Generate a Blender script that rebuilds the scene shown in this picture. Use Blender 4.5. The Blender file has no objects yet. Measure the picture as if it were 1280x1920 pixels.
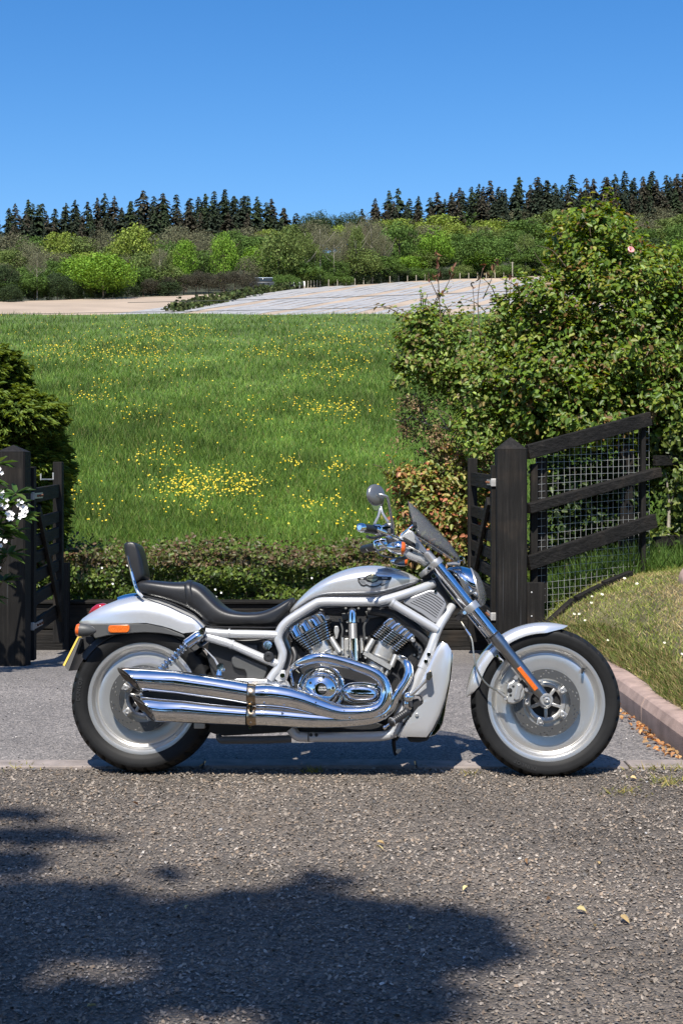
import bpy, bmesh, math, random
import numpy as np
from mathutils import Vector, Matrix
random.seed(11); RNG = np.random.default_rng(11)
R = math.radians
SC = bpy.context.scene
COL = SC.collection
# ---------------------------------------------------------------- camera, sky, sun, exposure
F = 2634.0; CAMZ = 1.28; HX = 640.0; HY = 880.0        # focal length in photo pixels, eye height, horizon
cam = bpy.data.cameras.new("camera"); camo = bpy.data.objects.new("camera", cam); COL.objects.link(camo)
camo.location = (0, 0, CAMZ); camo.rotation_euler = (R(90), 0, 0)
cam.sensor_width = 36.0; cam.sensor_fit = 'AUTO'; cam.lens = F / 1920 * 36.0
cam.shift_y = (HY - 960.0) / 1920.0
cam.clip_start = 0.05; cam.clip_end = 8000
SC.camera = camo
SUN_EL, SUN_AZ = R(55), math.atan2(0.20, 0.98)          # the light runs away from the camera and a little to the right
sd = Vector((math.sin(SUN_AZ) * math.cos(SUN_EL), math.cos(SUN_AZ) * math.cos(SUN_EL), -math.sin(SUN_EL)))
sl = bpy.data.lights.new("sun", 'SUN'); sl.energy = 5.0; sl.angle = R(0.53); sl.color = (1.0, 0.95, 0.87)
slo = bpy.data.objects.new("sun", sl); COL.objects.link(slo); slo.rotation_euler = sd.to_track_quat('-Z', 'Y').to_euler()
world = bpy.data.worlds.new("World"); SC.world = world; world.use_nodes = True
wn = world.node_tree; wn.nodes.clear()
sky = wn.nodes.new('ShaderNodeTexSky'); sky.sky_type = 'NISHITA'; sky.sun_disc = False
sky.sun_elevation = SUN_EL; sky.sun_rotation = math.pi + SUN_AZ
sky.altitude = 50; sky.air_density = 1.0; sky.dust_density = 0.7; sky.ozone_density = 4.0
hs = wn.nodes.new('ShaderNodeHueSaturation'); hs.inputs['Saturation'].default_value = 1.33; hs.inputs['Hue'].default_value = 0.505
bg = wn.nodes.new('ShaderNodeBackground'); bg.inputs['Strength'].default_value = 0.105
wo = wn.nodes.new('ShaderNodeOutputWorld')
wn.links.new(sky.outputs[0], hs.inputs['Color']); wn.links.new(hs.outputs[0], bg.inputs['Color']); wn.links.new(bg.outputs[0], wo.inputs['Surface'])
SC.view_settings.view_transform = 'Standard'; SC.view_settings.look = 'None'
SC.view_settings.exposure = 0.68; SC.view_settings.gamma = 1.0
SC.view_settings.use_curve_mapping = False
SC.cycles.max_bounces = 8; SC.cycles.transparent_max_bounces = 12; SC.cycles.use_denoising = True
SC.cycles.sample_clamp_indirect = 6.0

# ---------------------------------------------------------------- helpers
def tag(o, label=None, cat=None, group=None, kind=None):
    for k, v in (('label', label), ('category', cat), ('group', group), ('kind', kind)):
        if v: o[k] = v
    return o
def empty(name, loc, label, cat, group=None):
    o = bpy.data.objects.new(name, None); COL.objects.link(o); o.location = loc
    o.empty_display_size = 0.1
    return tag(o, label, cat, group)
def link(name, me, parent=None):
    o = bpy.data.objects.new(name, me); COL.objects.link(o)
    if parent is not None: o.parent = parent
    return o
def mesh_np(name, V, Fc, mat=None, col=None, smooth=False):
    """V (N,3), Fc (M,k) -> mesh; col (N,3) per-vertex colour attribute 'Col'"""
    V = np.asarray(V, dtype=np.float32); Fc = np.asarray(Fc, dtype=np.int32)
    me = bpy.data.meshes.new(name); k = Fc.shape[1]; m = len(Fc)
    me.vertices.add(len(V)); me.vertices.foreach_set('co', V.ravel())
    me.loops.add(m * k); me.loops.foreach_set('vertex_index', Fc.ravel())
    me.polygons.add(m); me.polygons.foreach_set('loop_start', np.arange(0, m * k, k, dtype=np.int32))
    me.polygons.foreach_set('loop_total', np.full(m, k, dtype=np.int32))
    if smooth: me.polygons.foreach_set('use_smooth', np.ones(m, dtype=bool))
    me.update(calc_edges=True)
    if col is not None:
        a = me.color_attributes.new('Col', 'FLOAT_COLOR', 'POINT')
        c = np.ones((len(V), 4), dtype=np.float32); c[:, :3] = col
        a.data.foreach_set('color', c.ravel())
    if mat is not None: me.materials.append(mat)
    return me

class MB:
    """collects vertices and faces of one part"""
    def __init__(s): s.v = []; s.f = []
    def add(s, vs, fs):
        n = len(s.v); s.v.extend([tuple(p) for p in vs]); s.f.extend([tuple(i + n for i in q) for q in fs]); return s
    def box(s, c, size, rot=None):
        c = Vector(c); hx, hy, hz = (q / 2 for q in size)
        P = [Vector((x, y, z)) for x in (-hx, hx) for y in (-hy, hy) for z in (-hz, hz)]
        if rot is not None: P = [rot @ p for p in P]
        return s.add([c + p for p in P], [(0, 1, 3, 2), (4, 6, 7, 5), (0, 4, 5, 1), (2, 3, 7, 6), (0, 2, 6, 4), (1, 5, 7, 3)])
    def bar(s, a, b, w, h, up=(0, 0, 1)):
        a, b = Vector(a), Vector(b); d = (b - a); L = d.length; d.normalize()
        y = Vector(up).cross(d)
        if y.length < 1e-4: y = Vector((1, 0, 0)).cross(d)
        y.normalize(); z = d.cross(y)
        m = Matrix((d, y, z)).transposed()
        return s.box((a + b) / 2, (L, w, h), m)
    def loft(s, rings, cap=True, closed=True):
        n = len(rings[0]); fs = []
        for i in range(len(rings) - 1):
            for j in range(n if closed else n - 1):
                a, b = i * n + j, i * n + (j + 1) % n
                fs.append((a, b, b + n, a + n))
        if cap and closed:
            fs.append(tuple(range(n - 1, -1, -1))); k = (len(rings) - 1) * n
            fs.append(tuple(range(k, k + n)))
        return s.add([p for r in rings for p in r], fs)
    def tube(s, pts, r, n=14, sm=0, cap=True):
        pts = [Vector(p) for p in pts]; rs = list(r) if hasattr(r, '__len__') else [r] * len(pts)
        if sm: pts, rs = smooth_path(pts, rs, sm)
        rings = []; t0 = None; u = None
        for i, p in enumerate(pts):
            t = (pts[min(i + 1, len(pts) - 1)] - pts[max(i - 1, 0)])
            if t.length < 1e-9: t = t0.copy()
            t.normalize()
            if u is None:
                u = t.orthogonal().normalized()
            else:
                u = (t0.rotation_difference(t) @ u); u = (u - t * u.dot(t)).normalized()
            v = t.cross(u); t0 = t
            rings.append([p + (u * math.cos(2 * math.pi * k / n) + v * math.sin(2 * math.pi * k / n)) * rs[i] for k in range(n)])
        return s.loft(rings, cap)
    def lathe(s, c, axis, prof, n=32, cap=True, sx=1.0):
        c = Vector(c); ax = Vector(axis).normalized(); u = ax.orthogonal().normalized(); v = ax.cross(u)
        rings = [[c + ax * h + (u * math.cos(2 * math.pi * k / n) + v * math.sin(2 * math.pi * k / n)) * max(r, 1e-5) for k in range(n)] for r, h in prof]
        return s.loft(rings, cap)
    def build(s, name, mat, parent=None, smooth=True, bevel=0.0, seg=2, ang=35, sub=0, label=None):
        me = bpy.data.meshes.new(name); me.from_pydata(s.v, [], s.f); me.update()
        bm = bmesh.new(); bm.from_mesh(me); bmesh.ops.recalc_face_normals(bm, faces=bm.faces); bm.to_mesh(me); bm.free()
        if mat is not None: me.materials.append(mat)
        if smooth:
            me.polygons.foreach_set('use_smooth', np.ones(len(me.polygons), dtype=bool))
            try: me.set_sharp_from_angle(angle=R(ang))
            except Exception: pass
        o = link(name, me, parent)
        if bevel:
            m = o.modifiers.new('bevel', 'BEVEL'); m.width = bevel; m.segments = seg; m.limit_method = 'ANGLE'; m.angle_limit = R(30)
        if sub:
            m = o.modifiers.new('subdivision', 'SUBSURF'); m.levels = sub; m.render_levels = sub
        if label: o['label'] = label
        return o
def smooth_path(P, rs, k):
    out = []; ro = []; n = len(P)
    for i in range(n - 1):
        p0, p1, p2, p3 = P[max(i - 1, 0)], P[i], P[i + 1], P[min(i + 2, n - 1)]
        for j in range(k):
            t = j / k
            q = 0.5 * ((2 * p1) + (p2 - p0) * t + (2 * p0 - 5 * p1 + 4 * p2 - p3) * t * t + (3 * p1 - p0 - 3 * p2 + p3) * t ** 3)
            out.append(q); ro.append(rs[i] + (rs[i + 1] - rs[i]) * t)
    out.append(P[-1]); ro.append(rs[-1]); return out, ro

# ---------------------------------------------------------------- materials
def mat_base(name):
    m = bpy.data.materials.new(name); m.use_nodes = True
    nt = m.node_tree; b = nt.nodes['Principled BSDF']; return m, nt, b
def noise(nt, scale, detail=4, rough=0.55, coord='Object'):
    tc = nt.nodes.new('ShaderNodeTexCoord'); n = nt.nodes.new('ShaderNodeTexNoise')
    n.inputs['Scale'].default_value = scale; n.inputs['Detail'].default_value = detail; n.inputs['Roughness'].default_value = rough
    nt.links.new(tc.outputs[coord], n.inputs['Vector']); return n
def ramp(nt, src, stops):
    r = nt.nodes.new('ShaderNodeValToRGB'); e = r.color_ramp.elements
    while len(e) < len(stops): e.new(0.5)
    for q, (p, c) in zip(e, stops): q.position = p; q.color = (*c, 1)
    nt.links.new(src, r.inputs['Fac']); return r
def bump(nt, b, src, strength, dist=0.01):
    n = nt.nodes.new('ShaderNodeBump'); n.inputs['Strength'].default_value = strength; n.inputs['Distance'].default_value = dist
    nt.links.new(src, n.inputs['Height']); nt.links.new(n.outputs[0], b.inputs['Normal']); return n
def simple(name, col, rough=0.5, metal=0.0, nscale=0, var=0.15, bmp=0.0, bscale=None, coat=0.0, spec=None, bdist=0.004):
    m, nt, b = mat_base(name)
    b.inputs['Base Color'].default_value = (*col, 1); b.inputs['Roughness'].default_value = rough; b.inputs['Metallic'].default_value = metal
    if coat: b.inputs['Coat Weight'].default_value = coat; b.inputs['Coat Roughness'].default_value = 0.04
    if spec is not None: b.inputs['Specular IOR Level'].default_value = spec
    if nscale:
        n = noise(nt, nscale)
        lo = tuple(c * (1 - var) for c in col); hi = tuple(min(1, c * (1 + var)) for c in col)
        r = ramp(nt, n.outputs['Fac'], [(0.3, lo), (0.7, hi)]); nt.links.new(r.outputs[0], b.inputs['Base Color'])
    if bmp:
        n2 = noise(nt, bscale or nscale, 5); bump(nt, b, n2.outputs['Fac'], bmp, bdist)
    return m
def colattr(name, rough=0.6, trans=0.0, spec=0.3, nscale=0.0, var=0.2):
    """colour from the vertex attribute; optional light passing through thin leaves"""
    m, nt, b = mat_base(name)
    a = nt.nodes.new('ShaderNodeAttribute'); a.attribute_name = 'Col'
    src = a.outputs['Color']
    if nscale:
        n = noise(nt, nscale); mx = nt.nodes.new('ShaderNodeMix'); mx.data_type = 'RGBA'; mx.blend_type = 'MULTIPLY'; mx.inputs['Factor'].default_value = 1.0
        r = ramp(nt, n.outputs['Fac'], [(0.3, (1 - var,) * 3), (0.7, (1 + var,) * 3)])
        nt.links.new(src, mx.inputs['A']); nt.links.new(r.outputs[0], mx.inputs['B']); src = mx.outputs['Result']
    nt.links.new(src, b.inputs['Base Color'])
    b.inputs['Roughness'].default_value = rough; b.inputs['Specular IOR Level'].default_value = spec
    if trans:
        t = nt.nodes.new('ShaderNodeBsdfTranslucent'); hsv = nt.nodes.new('ShaderNodeHueSaturation')
        hsv.inputs['Hue'].default_value = 0.475; hsv.inputs['Saturation'].default_value = 1.15; hsv.inputs['Value'].default_value = 1.5
        nt.links.new(src, hsv.inputs['Color']); nt.links.new(hsv.outputs[0], t.inputs['Color'])
        ms = nt.nodes.new('ShaderNodeMixShader'); ms.inputs[0].default_value = trans
        out = nt.nodes['Material Output']
        nt.links.new(b.outputs[0], ms.inputs[1]); nt.links.new(t.outputs[0], ms.inputs[2]); nt.links.new(ms.outputs[0], out.inputs['Surface'])
    return m
def glassy(name, tint, gloss, rough=0.05):
    m, nt, b = mat_base(name)
    t = nt.nodes.new('ShaderNodeBsdfTransparent'); t.inputs[0].default_value = (*tint, 1)
    b.inputs['Base Color'].default_value = (0.35, 0.36, 0.37, 1); b.inputs['Roughness'].default_value = rough
    ms = nt.nodes.new('ShaderNodeMixShader'); ms.inputs[0].default_value = gloss
    nt.links.new(t.outputs[0], ms.inputs[1]); nt.links.new(b.outputs[0], ms.inputs[2])
    nt.links.new(ms.outputs[0], nt.nodes['Material Output'].inputs['Surface']); return m

# ---------------------------------------------------------------- terrain
MA, MC = 0.1946, 0.000742
FY = np.array([110, 130, 150, 200, 250, 330, 400, 600, 1000, 3000.0]); FZ = np.array([12.3, 14.5, 17.4, 26.0, 34.5, 52.0, 60.0, 70.0, 80.0, 90.0])
def far_z(x, y):
    x = np.asarray(x, float); y = np.asarray(y, float)
    u = y - 13.0
    near = 0.3 + MA * u - MC * u * u
    far = np.interp(y, FY, FZ)
    t = np.clip((y - 100) / 15.0, 0, 1); t = t * t * (3 - 2 * t)
    z = near * (1 - t) + far * t
    z = z + np.clip((y - 210) / 120.0, 0, 1) * 0.035 * np.clip(x, -150, 150)
    z = z + 0.08 * np.sin(x * 0.35 + 1.3) * np.sin(y * 0.23) * np.clip((y - 14) / 10, 0, 1)
    return z
def drive_z(x, y):
    t = np.clip((np.asarray(y, float) - 8.3) / 3.2, 0, 1); return -0.2 * t * t * (3 - 2 * t)
def bank_x0(y):
    t = np.clip((np.asarray(y, float) - 8.7) / 1.2, 0, 1); return 1.665 - 0.27 * t * t * (3 - 2 * t)
def bank_z(x, y):
    x = np.asarray(x, float); y = np.asarray(y, float)
    k = 0.70 + 0.30 * np.clip((y - 6.0) / 3.5, 0, 1)
    z = 0.108 + 0.47 * k * (1 - np.exp(-np.maximum(x - bank_x0(y), 0) * 2.1))
    return z + 0.010 * np.sin(x * 9) * np.sin(y * 7) * np.clip((x - bank_x0(y)) / 0.2, 0, 1)
def P3(px, py, Y):
    """the point seen at photo pixel (px, py) at distance Y"""
    return Vector(((px - HX) * Y / F, Y, CAMZ - (py - HY) * Y / F))
def hit_far(px, py, y0=13.0, y1=420.0):
    """where the sight line through (px, py) meets the far terrain (arrays)"""
    px = np.asarray(px, float); py = np.asarray(py, float)
    lo = np.full(px.shape, y0); found = np.zeros(px.shape, bool); res = np.full(px.shape, float(y1))
    ys = np.concatenate([np.linspace(y0, 110, 160), np.linspace(111, y1, 220)])
    for a, b in zip(ys[:-1], ys[1:]):
        x = (px - HX) * b / F; z = CAMZ - (py - HY) * b / F
        h = far_z(x, b) >= z
        new = h & ~found; res[new] = a + (b - a) * RNG.random(new.sum()); found |= h
    x = (px - HX) * res / F
    return np.stack([x, res, far_z(x, res)], -1), found
def grid(name, xs, ys, zf, mat, kind='structure', smooth=True):
    X, Y = np.meshgrid(xs, ys); Z = zf(X, Y); V = np.stack([X.ravel(), Y.ravel(), Z.ravel()], -1)
    nx, ny = len(xs), len(ys); i = np.arange(nx - 1); j = np.arange(ny - 1); I, J = np.meshgrid(i, j)
    a = (J * nx + I).ravel(); Fc = np.stack([a, a + 1, a + nx + 1, a + nx], -1)
    o = link(name, mesh_np(name, V, Fc, mat, smooth=smooth)); o['kind'] = kind; return o
def leaves_np(C, N, D, Ln, Wd, fold=0.25, cols=None, curl=0.15):
    """folded leaf of two quads at each centre C with normal N and direction D"""
    C = np.asarray(C); n = len(C)
    N = N / np.linalg.norm(N, axis=1, keepdims=True)
    D = D - N * (D * N).sum(1, keepdims=True); D /= np.maximum(np.linalg.norm(D, axis=1, keepdims=True), 1e-6)
    S = np.cross(N, D); L = np.broadcast_to(np.asarray(Ln, float), (n,))[:, None]; Wd = np.broadcast_to(np.asarray(Wd, float), (n,))[:, None]
    b = C - D * L * 0.5; t = C + D * L * 0.5 - N * L * curl
    up = N * Wd * fold
    r1 = C - D * L * 0.22 + S * Wd * 0.5 + up; r2 = C + D * L * 0.16 + S * Wd * 0.42 + up
    l1 = C - D * L * 0.22 - S * Wd * 0.5 + up; l2 = C + D * L * 0.16 - S * Wd * 0.42 + up
    V = np.stack([b, r1, r2, t, l2, l1], 1).reshape(-1, 3)
    k = (np.arange(n) * 6)[:, None]
    Fc = np.concatenate([k + np.array([0, 1, 2, 3]), k + np.array([0, 3, 4, 5])], 1).reshape(-1, 4)
    c = None if cols is None else np.repeat(cols, 6, axis=0)
    return V, Fc, c
def unit(n):
    v = RNG.normal(size=(n, 3)); return v / np.linalg.norm(v, axis=1, keepdims=True)
def pick_cols(n, pal, jit=0.18):
    pal = np.array([p[:3] for p in pal]); w = RNG.integers(0, len(pal), n)
    return np.clip(pal[w] * (1 + jit * RNG.normal(size=(n, 1))), 0.004, 1)
# ================================================================ materials of the place
M_gravel, nt, b = mat_base('gravel_ground')
n1 = noise(nt, 1.3, 5, 0.6); n2 = noise(nt, 60, 6, 0.75)
vo = nt.nodes.new('ShaderNodeTexVoronoi'); vo.inputs['Scale'].default_value = 95; tc = nt.nodes.new('ShaderNodeTexCoord'); nt.links.new(tc.outputs['Object'], vo.inputs['Vector'])
r1 = ramp(nt, n1.outputs['Fac'], [(0.3, (0.075, 0.064, 0.052)), (0.5, (0.11, 0.095, 0.080)), (0.72, (0.15, 0.125, 0.10))])
r2 = ramp(nt, vo.outputs['Color'], [(0.0, (0.45, 0.45, 0.46)), (0.5, (1.0, 0.98, 0.96)), (1.0, (1.9, 1.8, 1.7))])
mx = nt.nodes.new('ShaderNodeMix'); mx.data_type = 'RGBA'; mx.blend_type = 'MULTIPLY'; mx.inputs['Factor'].default_value = 1
nt.links.new(r1.outputs[0], mx.inputs['A']); nt.links.new(r2.outputs[0], mx.inputs['B']); nt.links.new(mx.outputs['Result'], b.inputs['Base Color'])
b.inputs['Roughness'].default_value = 0.9
bump(nt, b, vo.outputs['Distance'], 0.9, 0.012)

M_asphalt, nt, b = mat_base('asphalt')
n1 = noise(nt, 1.4, 6, 0.65)
vo = nt.nodes.new('ShaderNodeTexVoronoi'); vo.inputs['Scale'].default_value = 120; tc = nt.nodes.new('ShaderNodeTexCoord'); nt.links.new(tc.outputs['Object'], vo.inputs['Vector'])
r1 = ramp(nt, n1.outputs['Fac'], [(0.3, (0.125, 0.114, 0.105)), (0.7, (0.185, 0.168, 0.155))])
r2 = ramp(nt, vo.outputs['Color'], [(0.0, (0.35, 0.35, 0.36)), (0.55, (1.0, 1.0, 1.0)), (1.0, (2.0, 1.95, 1.9))])
mx = nt.nodes.new('ShaderNodeMix'); mx.data_type = 'RGBA'; mx.blend_type = 'MULTIPLY'; mx.inputs['Factor'].default_value = 1
nt.links.new(r1.outputs[0], mx.inputs['A']); nt.links.new(r2.outputs[0], mx.inputs['B']); nt.links.new(mx.outputs['Result'], b.inputs['Base Color'])
b.inputs['Roughness'].default_value = 0.85
bump(nt, b, vo.outputs['Distance'], 0.8, 0.006)

M_kerb = simple('kerb_concrete', (0.30, 0.215, 0.18), 0.9, nscale=9, var=0.28, bmp=0.5, bscale=140, bdist=0.004)
M_strip = simple('edging_concrete', (0.225, 0.19, 0.17), 0.9, nscale=12, var=0.3, bmp=0.5, bscale=120, bdist=0.004)
M_soil = simple('bank_soil', (0.085, 0.075, 0.035), 0.95, nscale=3, var=0.5, bmp=0.6, bscale=30, bdist=0.02)
M_meadow = simple('meadow_ground', (0.075, 0.115, 0.020), 0.95, nscale=0.5, var=0.45, bmp=0.6, bscale=6, bdist=0.1)
M_field = simple('ploughed_soil', (0.32, 0.25, 0.185), 0.95, nscale=0.12, var=0.16, bmp=0.3, bscale=1.2, bdist=0.1)
M_hill = simple('woodland_floor', (0.028, 0.032, 0.014), 0.95, nscale=0.05, var=0.4)
M_sheet = simple('mulch_film', (0.32, 0.31, 0.295), 0.5, nscale=0.6, var=0.12)
M_grass = colattr('grass_blades', 0.65, trans=0.25, spec=0.2)
M_petal = colattr('petals', 0.5, trans=0.2, spec=0.2)
M_leaf = colattr('glossy_leaves', 0.42, trans=0.33, spec=0.3)
M_leaf_dull = colattr('dull_leaves', 0.55, trans=0.25, spec=0.25)
M_stone = colattr('stones', 0.8, spec=0.35, nscale=220, var=0.25)
M_bark = simple('bark', (0.10, 0.075, 0.05), 0.9, nscale=14, var=0.4, bmp=0.6, bscale=40)
M_palebark = simple('pale_bark', (0.30, 0.27, 0.21), 0.9, nscale=14, var=0.3, bmp=0.5, bscale=40)

# black stained timber: grain along the piece, scuffs and greyed streaks
def timber(name, axis, col=(0.0105, 0.0098, 0.0090)):
    m, nt, b = mat_base(name)
    tc = nt.nodes.new('ShaderNodeTexCoord'); mp = nt.nodes.new('ShaderNodeMapping')
    mp.inputs['Scale'].default_value = [2.0 if i == axis else 42.0 for i in range(3)]
    nt.links.new(tc.outputs['Object'], mp.inputs['Vector'])
    n = nt.nodes.new('ShaderNodeTexNoise'); n.inputs['Scale'].default_value = 1.0; n.inputs['Detail'].default_value = 7; n.inputs['Roughness'].default_value = 0.65
    nt.links.new(mp.outputs[0], n.inputs['Vector'])
    r = ramp(nt, n.outputs['Fac'], [(0.25, tuple(c * 0.55 for c in col)), (0.5, col), (0.66, tuple(c * 1.7 for c in col)), (0.78, (0.075, 0.062, 0.050))])
    nb = noise(nt, 3.5, 3); r2 = ramp(nt, nb.outputs['Fac'], [(0.3, (0.75, 0.72, 0.70)), (0.55, (1.2, 1.15, 1.1)), (0.72, (2.3, 1.9, 1.55))])
    mx = nt.nodes.new('ShaderNodeMix'); mx.data_type = 'RGBA'; mx.blend_type = 'MULTIPLY'; mx.inputs['Factor'].default_value = 1
    nt.links.new(r.outputs[0], mx.inputs['A']); nt.links.new(r2.outputs[0], mx.inputs['B']); nt.links.new(mx.outputs['Result'], b.inputs['Base Color'])
    b.inputs['Roughness'].default_value = 0.7; b.inputs['Specular IOR Level'].default_value = 0.2
    bump(nt, b, n.outputs['Fac'], 1.0, 0.012); return m
M_timber_z = timber('black_timber_upright', 2); M_timber_x = timber('black_timber_rail', 0); M_timber_y = timber('black_timber_gate', 1)
M_galv = simple('galvanised_steel', (0.55, 0.54, 0.52), 0.5, 0.75, nscale=25, var=0.25)
M_rust = simple('rusty_steel', (0.16, 0.065, 0.03), 0.85, 0.2, nscale=40, var=0.5)
M_wire = simple('wire', (0.42, 0.42, 0.40), 0.5, 0.35)
M_cable = simple('black_cable', (0.02, 0.02, 0.02), 0.6)

# ================================================================ ground
XE, YE = 1.50, 6.02
grid('gravel_forecourt', np.linspace(-25, 25, 80), np.concatenate([np.linspace(-45, 0, 10), np.linspace(0.6, YE, 30)]), lambda x, y: 0 * x - 0.004, M_gravel)
grid('asphalt_driveway', np.linspace(-2.75, XE, 24), np.linspace(YE + 0.145, 11.62, 40), drive_z, M_asphalt)
grid('verge', np.linspace(-40, -2.70, 40), np.linspace(YE, 11.7, 20), lambda x, y: -0.03 + drive_z(x, y), M_soil)
tb = np.concatenate([[-0.03, -0.012], np.linspace(0, 2.4, 50), np.linspace(2.6, 38, 26)]); yb = np.linspace(3.0, 12.6, 70)
TT_, YB = np.meshgrid(tb, yb); XB = bank_x0(YB) + TT_; ZB = np.where(TT_ < -0.02, -0.3, bank_z(XB, YB)); a = (np.arange(69)[:, None] * len(tb) + np.arange(len(tb) - 1)[None]).ravel()
o = link('grass_bank', mesh_np('grass_bank', np.stack([XB, YB, ZB], -1).reshape(-1, 3), np.stack([a, a + 1, a + len(tb) + 1, a + len(tb)], -1), M_soil, smooth=True)); o['kind'] = 'structure'
grid('meadow', np.concatenate([np.linspace(-120, -16, 24), np.linspace(-15, 15, 60), np.linspace(16, 120, 24)]), np.concatenate([np.linspace(11.66, 40, 60), np.linspace(41, 118, 60)]), lambda x, y: np.where(y < 13, 0.14 + 0.16 * (y - 11.66) / 1.34, far_z(x, y)), M_meadow)
field = grid('ploughed_field', np.linspace(-200, 200, 80), np.linspace(117, 300, 80), far_z, M_field)
grid('hillside', np.concatenate([np.linspace(-2500, -210, 20), np.linspace(-200, 200, 80), np.linspace(210, 2500, 20)]), np.concatenate([np.linspace(196, 420, 60), np.linspace(440, 4000, 30)]),
     lambda x, y: far_z(x, y) + np.where(y < 262, -0.8 + 0 * x, 0.25) , M_hill)

# pale concrete edging between asphalt and gravel: laid in lengths with open joints
strip = bpy.data.objects.new('edging_strip', None); COL.objects.link(strip); strip['kind'] = 'structure'
L0 = 0.915; x = -7.0; k = 0; proto = None
while x < XE + 0.1:
    w = min(L0, XE + 0.12 - x)
    me = None
    if proto is None or w < L0 - 0.01:
        o = MB().box((0, 0, 0), (w - 0.008, 0.135, 0.12)).build('edging_stone', M_strip, strip, bevel=0.006)
        proto = proto or o
    else:
        o = proto.copy(); COL.objects.link(o)
    o.location = (x + w / 2, YE + 0.07, -0.052 + 0.003 * math.sin(k * 2.1)); o.rotation_euler = (0, 0, 0.004 * math.sin(k * 3.7)); x += w; k += 1
# reddish kerb that holds the bank: half-battered stones along the right of the drive, turning right round the corner at the near end
kerb = bpy.data.objects.new('kerb', None); COL.objects.link(kerb); kerb['kind'] = 'structure'
def kerb_stone(a, c, h0):
    a, c = Vector(a), Vector(c); d = (c - a); Ln = d.length; d.normalize(); s = Vector((-d.y, d.x, 0))     # s points to the bank
    a2, c2 = a + d * 0.003, c - d * 0.003
    prof = [(0.0, -0.1), (0.0, 0.055), (0.02, 0.098), (0.034, 0.108), (0.128, 0.112), (0.132, -0.1)]
    rg = [[p + s * o_ + Vector((0, 0, z_)) for o_, z_ in prof] for p in (a2, c2)]
    return MB().loft(rg).build('kerb_stone', M_kerb, kerb, bevel=0.006, smooth=False)
pts = [Vector((XE + 0.0, 10.0, 0))]
for i in range(4): pts.append(Vector((XE + 0.015 * (i + 1), 10.0 - 0.915 * (i + 1), 0)))
ang = -math.pi / 2
for i in range(7):
    if i > 0: ang += R(13)
    pts.append(pts[-1] + Vector((math.cos(ang), math.sin(ang), 0)) * 0.6)
for a, c in zip(pts[:-1], pts[1:]):
    a = a.copy(); c = c.copy(); a.z = float(drive_z(0, a.y)); c.z = float(drive_z(0, c.y)); kerb_stone(a, c, 0)

# loose stones on the forecourt
def stones(name, n, xr, yr, smin, smax, pal, zoff=0.0, flat=0.6, dens=None):
    X = RNG.uniform(xr[0], xr[1], n); Y = RNG.uniform(0, 1, n)
    Y = yr[0] + (yr[1] - yr[0]) * Y
    s = smin + (smax - smin) * RNG.random(n) ** 2.6
    base = np.array([[1, 0, 0], [0.25, 0.95, 0.1], [-0.9, 0.35, 0], [-0.5, -0.85, 0.1], [0.4, -0.8, -0.1], [0.25, 0.1, 0.75], [-0.35, -0.1, 0.6]])
    Fc = np.array([[0, 1, 5], [1, 2, 6], [1, 6, 5], [2, 3, 6], [3, 4, 6], [4, 5, 6], [4, 0, 5]])
    V = base[None] * (1 + 0.28 * RNG.normal(size=(n, 7, 3))) * (s * 0.5)[:, None, None]
    a = RNG.uniform(0, 6.28, n); ca, sa = np.cos(a), np.sin(a)
    x = V[..., 0] * ca[:, None] - V[..., 1] * sa[:, None]; y = V[..., 0] * sa[:, None] + V[..., 1] * ca[:, None]
    z = V[..., 2] * flat * (0.7 + 0.6 * RNG.random(n))[:, None]
    tilt = 0.35 * RNG.normal(size=(n, 2)); z = z + x * tilt[:, :1] + y * tilt[:, 1:]
    V = np.stack([x + X[:, None], y + Y[:, None], z + zoff + s[:, None] * 0.05], -1).reshape(-1, 3)
    Fa = (np.arange(n) * 7)[:, None, None] + Fc[None]
    c = pick_cols(n, pal, 0.22)
    if dens: c = c * (0.86 + 0.16 * np.sin(X * 2.3 + 1.4 * np.sin(Y * 2.9)) * np.sin(Y * 3.1 + X) + 0.10 * np.sin(X * 7 + Y * 5))[:, None] * np.array([1.18, 1.13, 1.07])
    o = link(name, mesh_np(name, V, Fa.reshape(-1, 3), M_stone, np.repeat(c, 7, 0))); return o
PAL_G = [(0.15, 0.133, 0.115), (0.18, 0.16, 0.138), (0.105, 0.097, 0.088), (0.22, 0.193, 0.165), (0.165, 0.13, 0.10), (0.235, 0.21, 0.185), (0.075, 0.073, 0.072), (0.19, 0.152, 0.115)]
o = stones('gravel_stones', 120000, (-1.75, 1.9), (2.9, 6.0), 0.003, 0.0135, PAL_G, 0.0, 0.5, True); o['kind'] = 'stuff'; tag(o, 'grey angular gravel chips strewn over the forecourt', 'gravel')
o = stones('pale_pebbles', 700, (-1.75, 1.9), (2.9, 6.0), 0.004, 0.014, [(0.32, 0.30, 0.27), (0.42, 0.39, 0.35), (0.30, 0.23, 0.17), (0.22, 0.22, 0.22)]); o['kind'] = 'stuff'; tag(o, 'pale and white pebbles scattered among the grey gravel', 'pebbles')
o = stones('strip_grit', 1600, (-3.0, 1.6), (5.9, 6.16), 0.006, 0.02, PAL_G, 0.003); o['kind'] = 'stuff'; tag(o, 'loose grit spilled along the concrete edging strip', 'grit')
o = stones('asphalt_chippings', 9000, (-2.4, 1.48), (6.17, 8.6), 0.004, 0.011, [(0.16, 0.15, 0.148), (0.22, 0.21, 0.20), (0.11, 0.105, 0.105), (0.30, 0.28, 0.26)], 0.0); o['kind'] = 'stuff'; tag(o, 'small chippings bedded in the grey asphalt drive', 'chippings')

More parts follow.
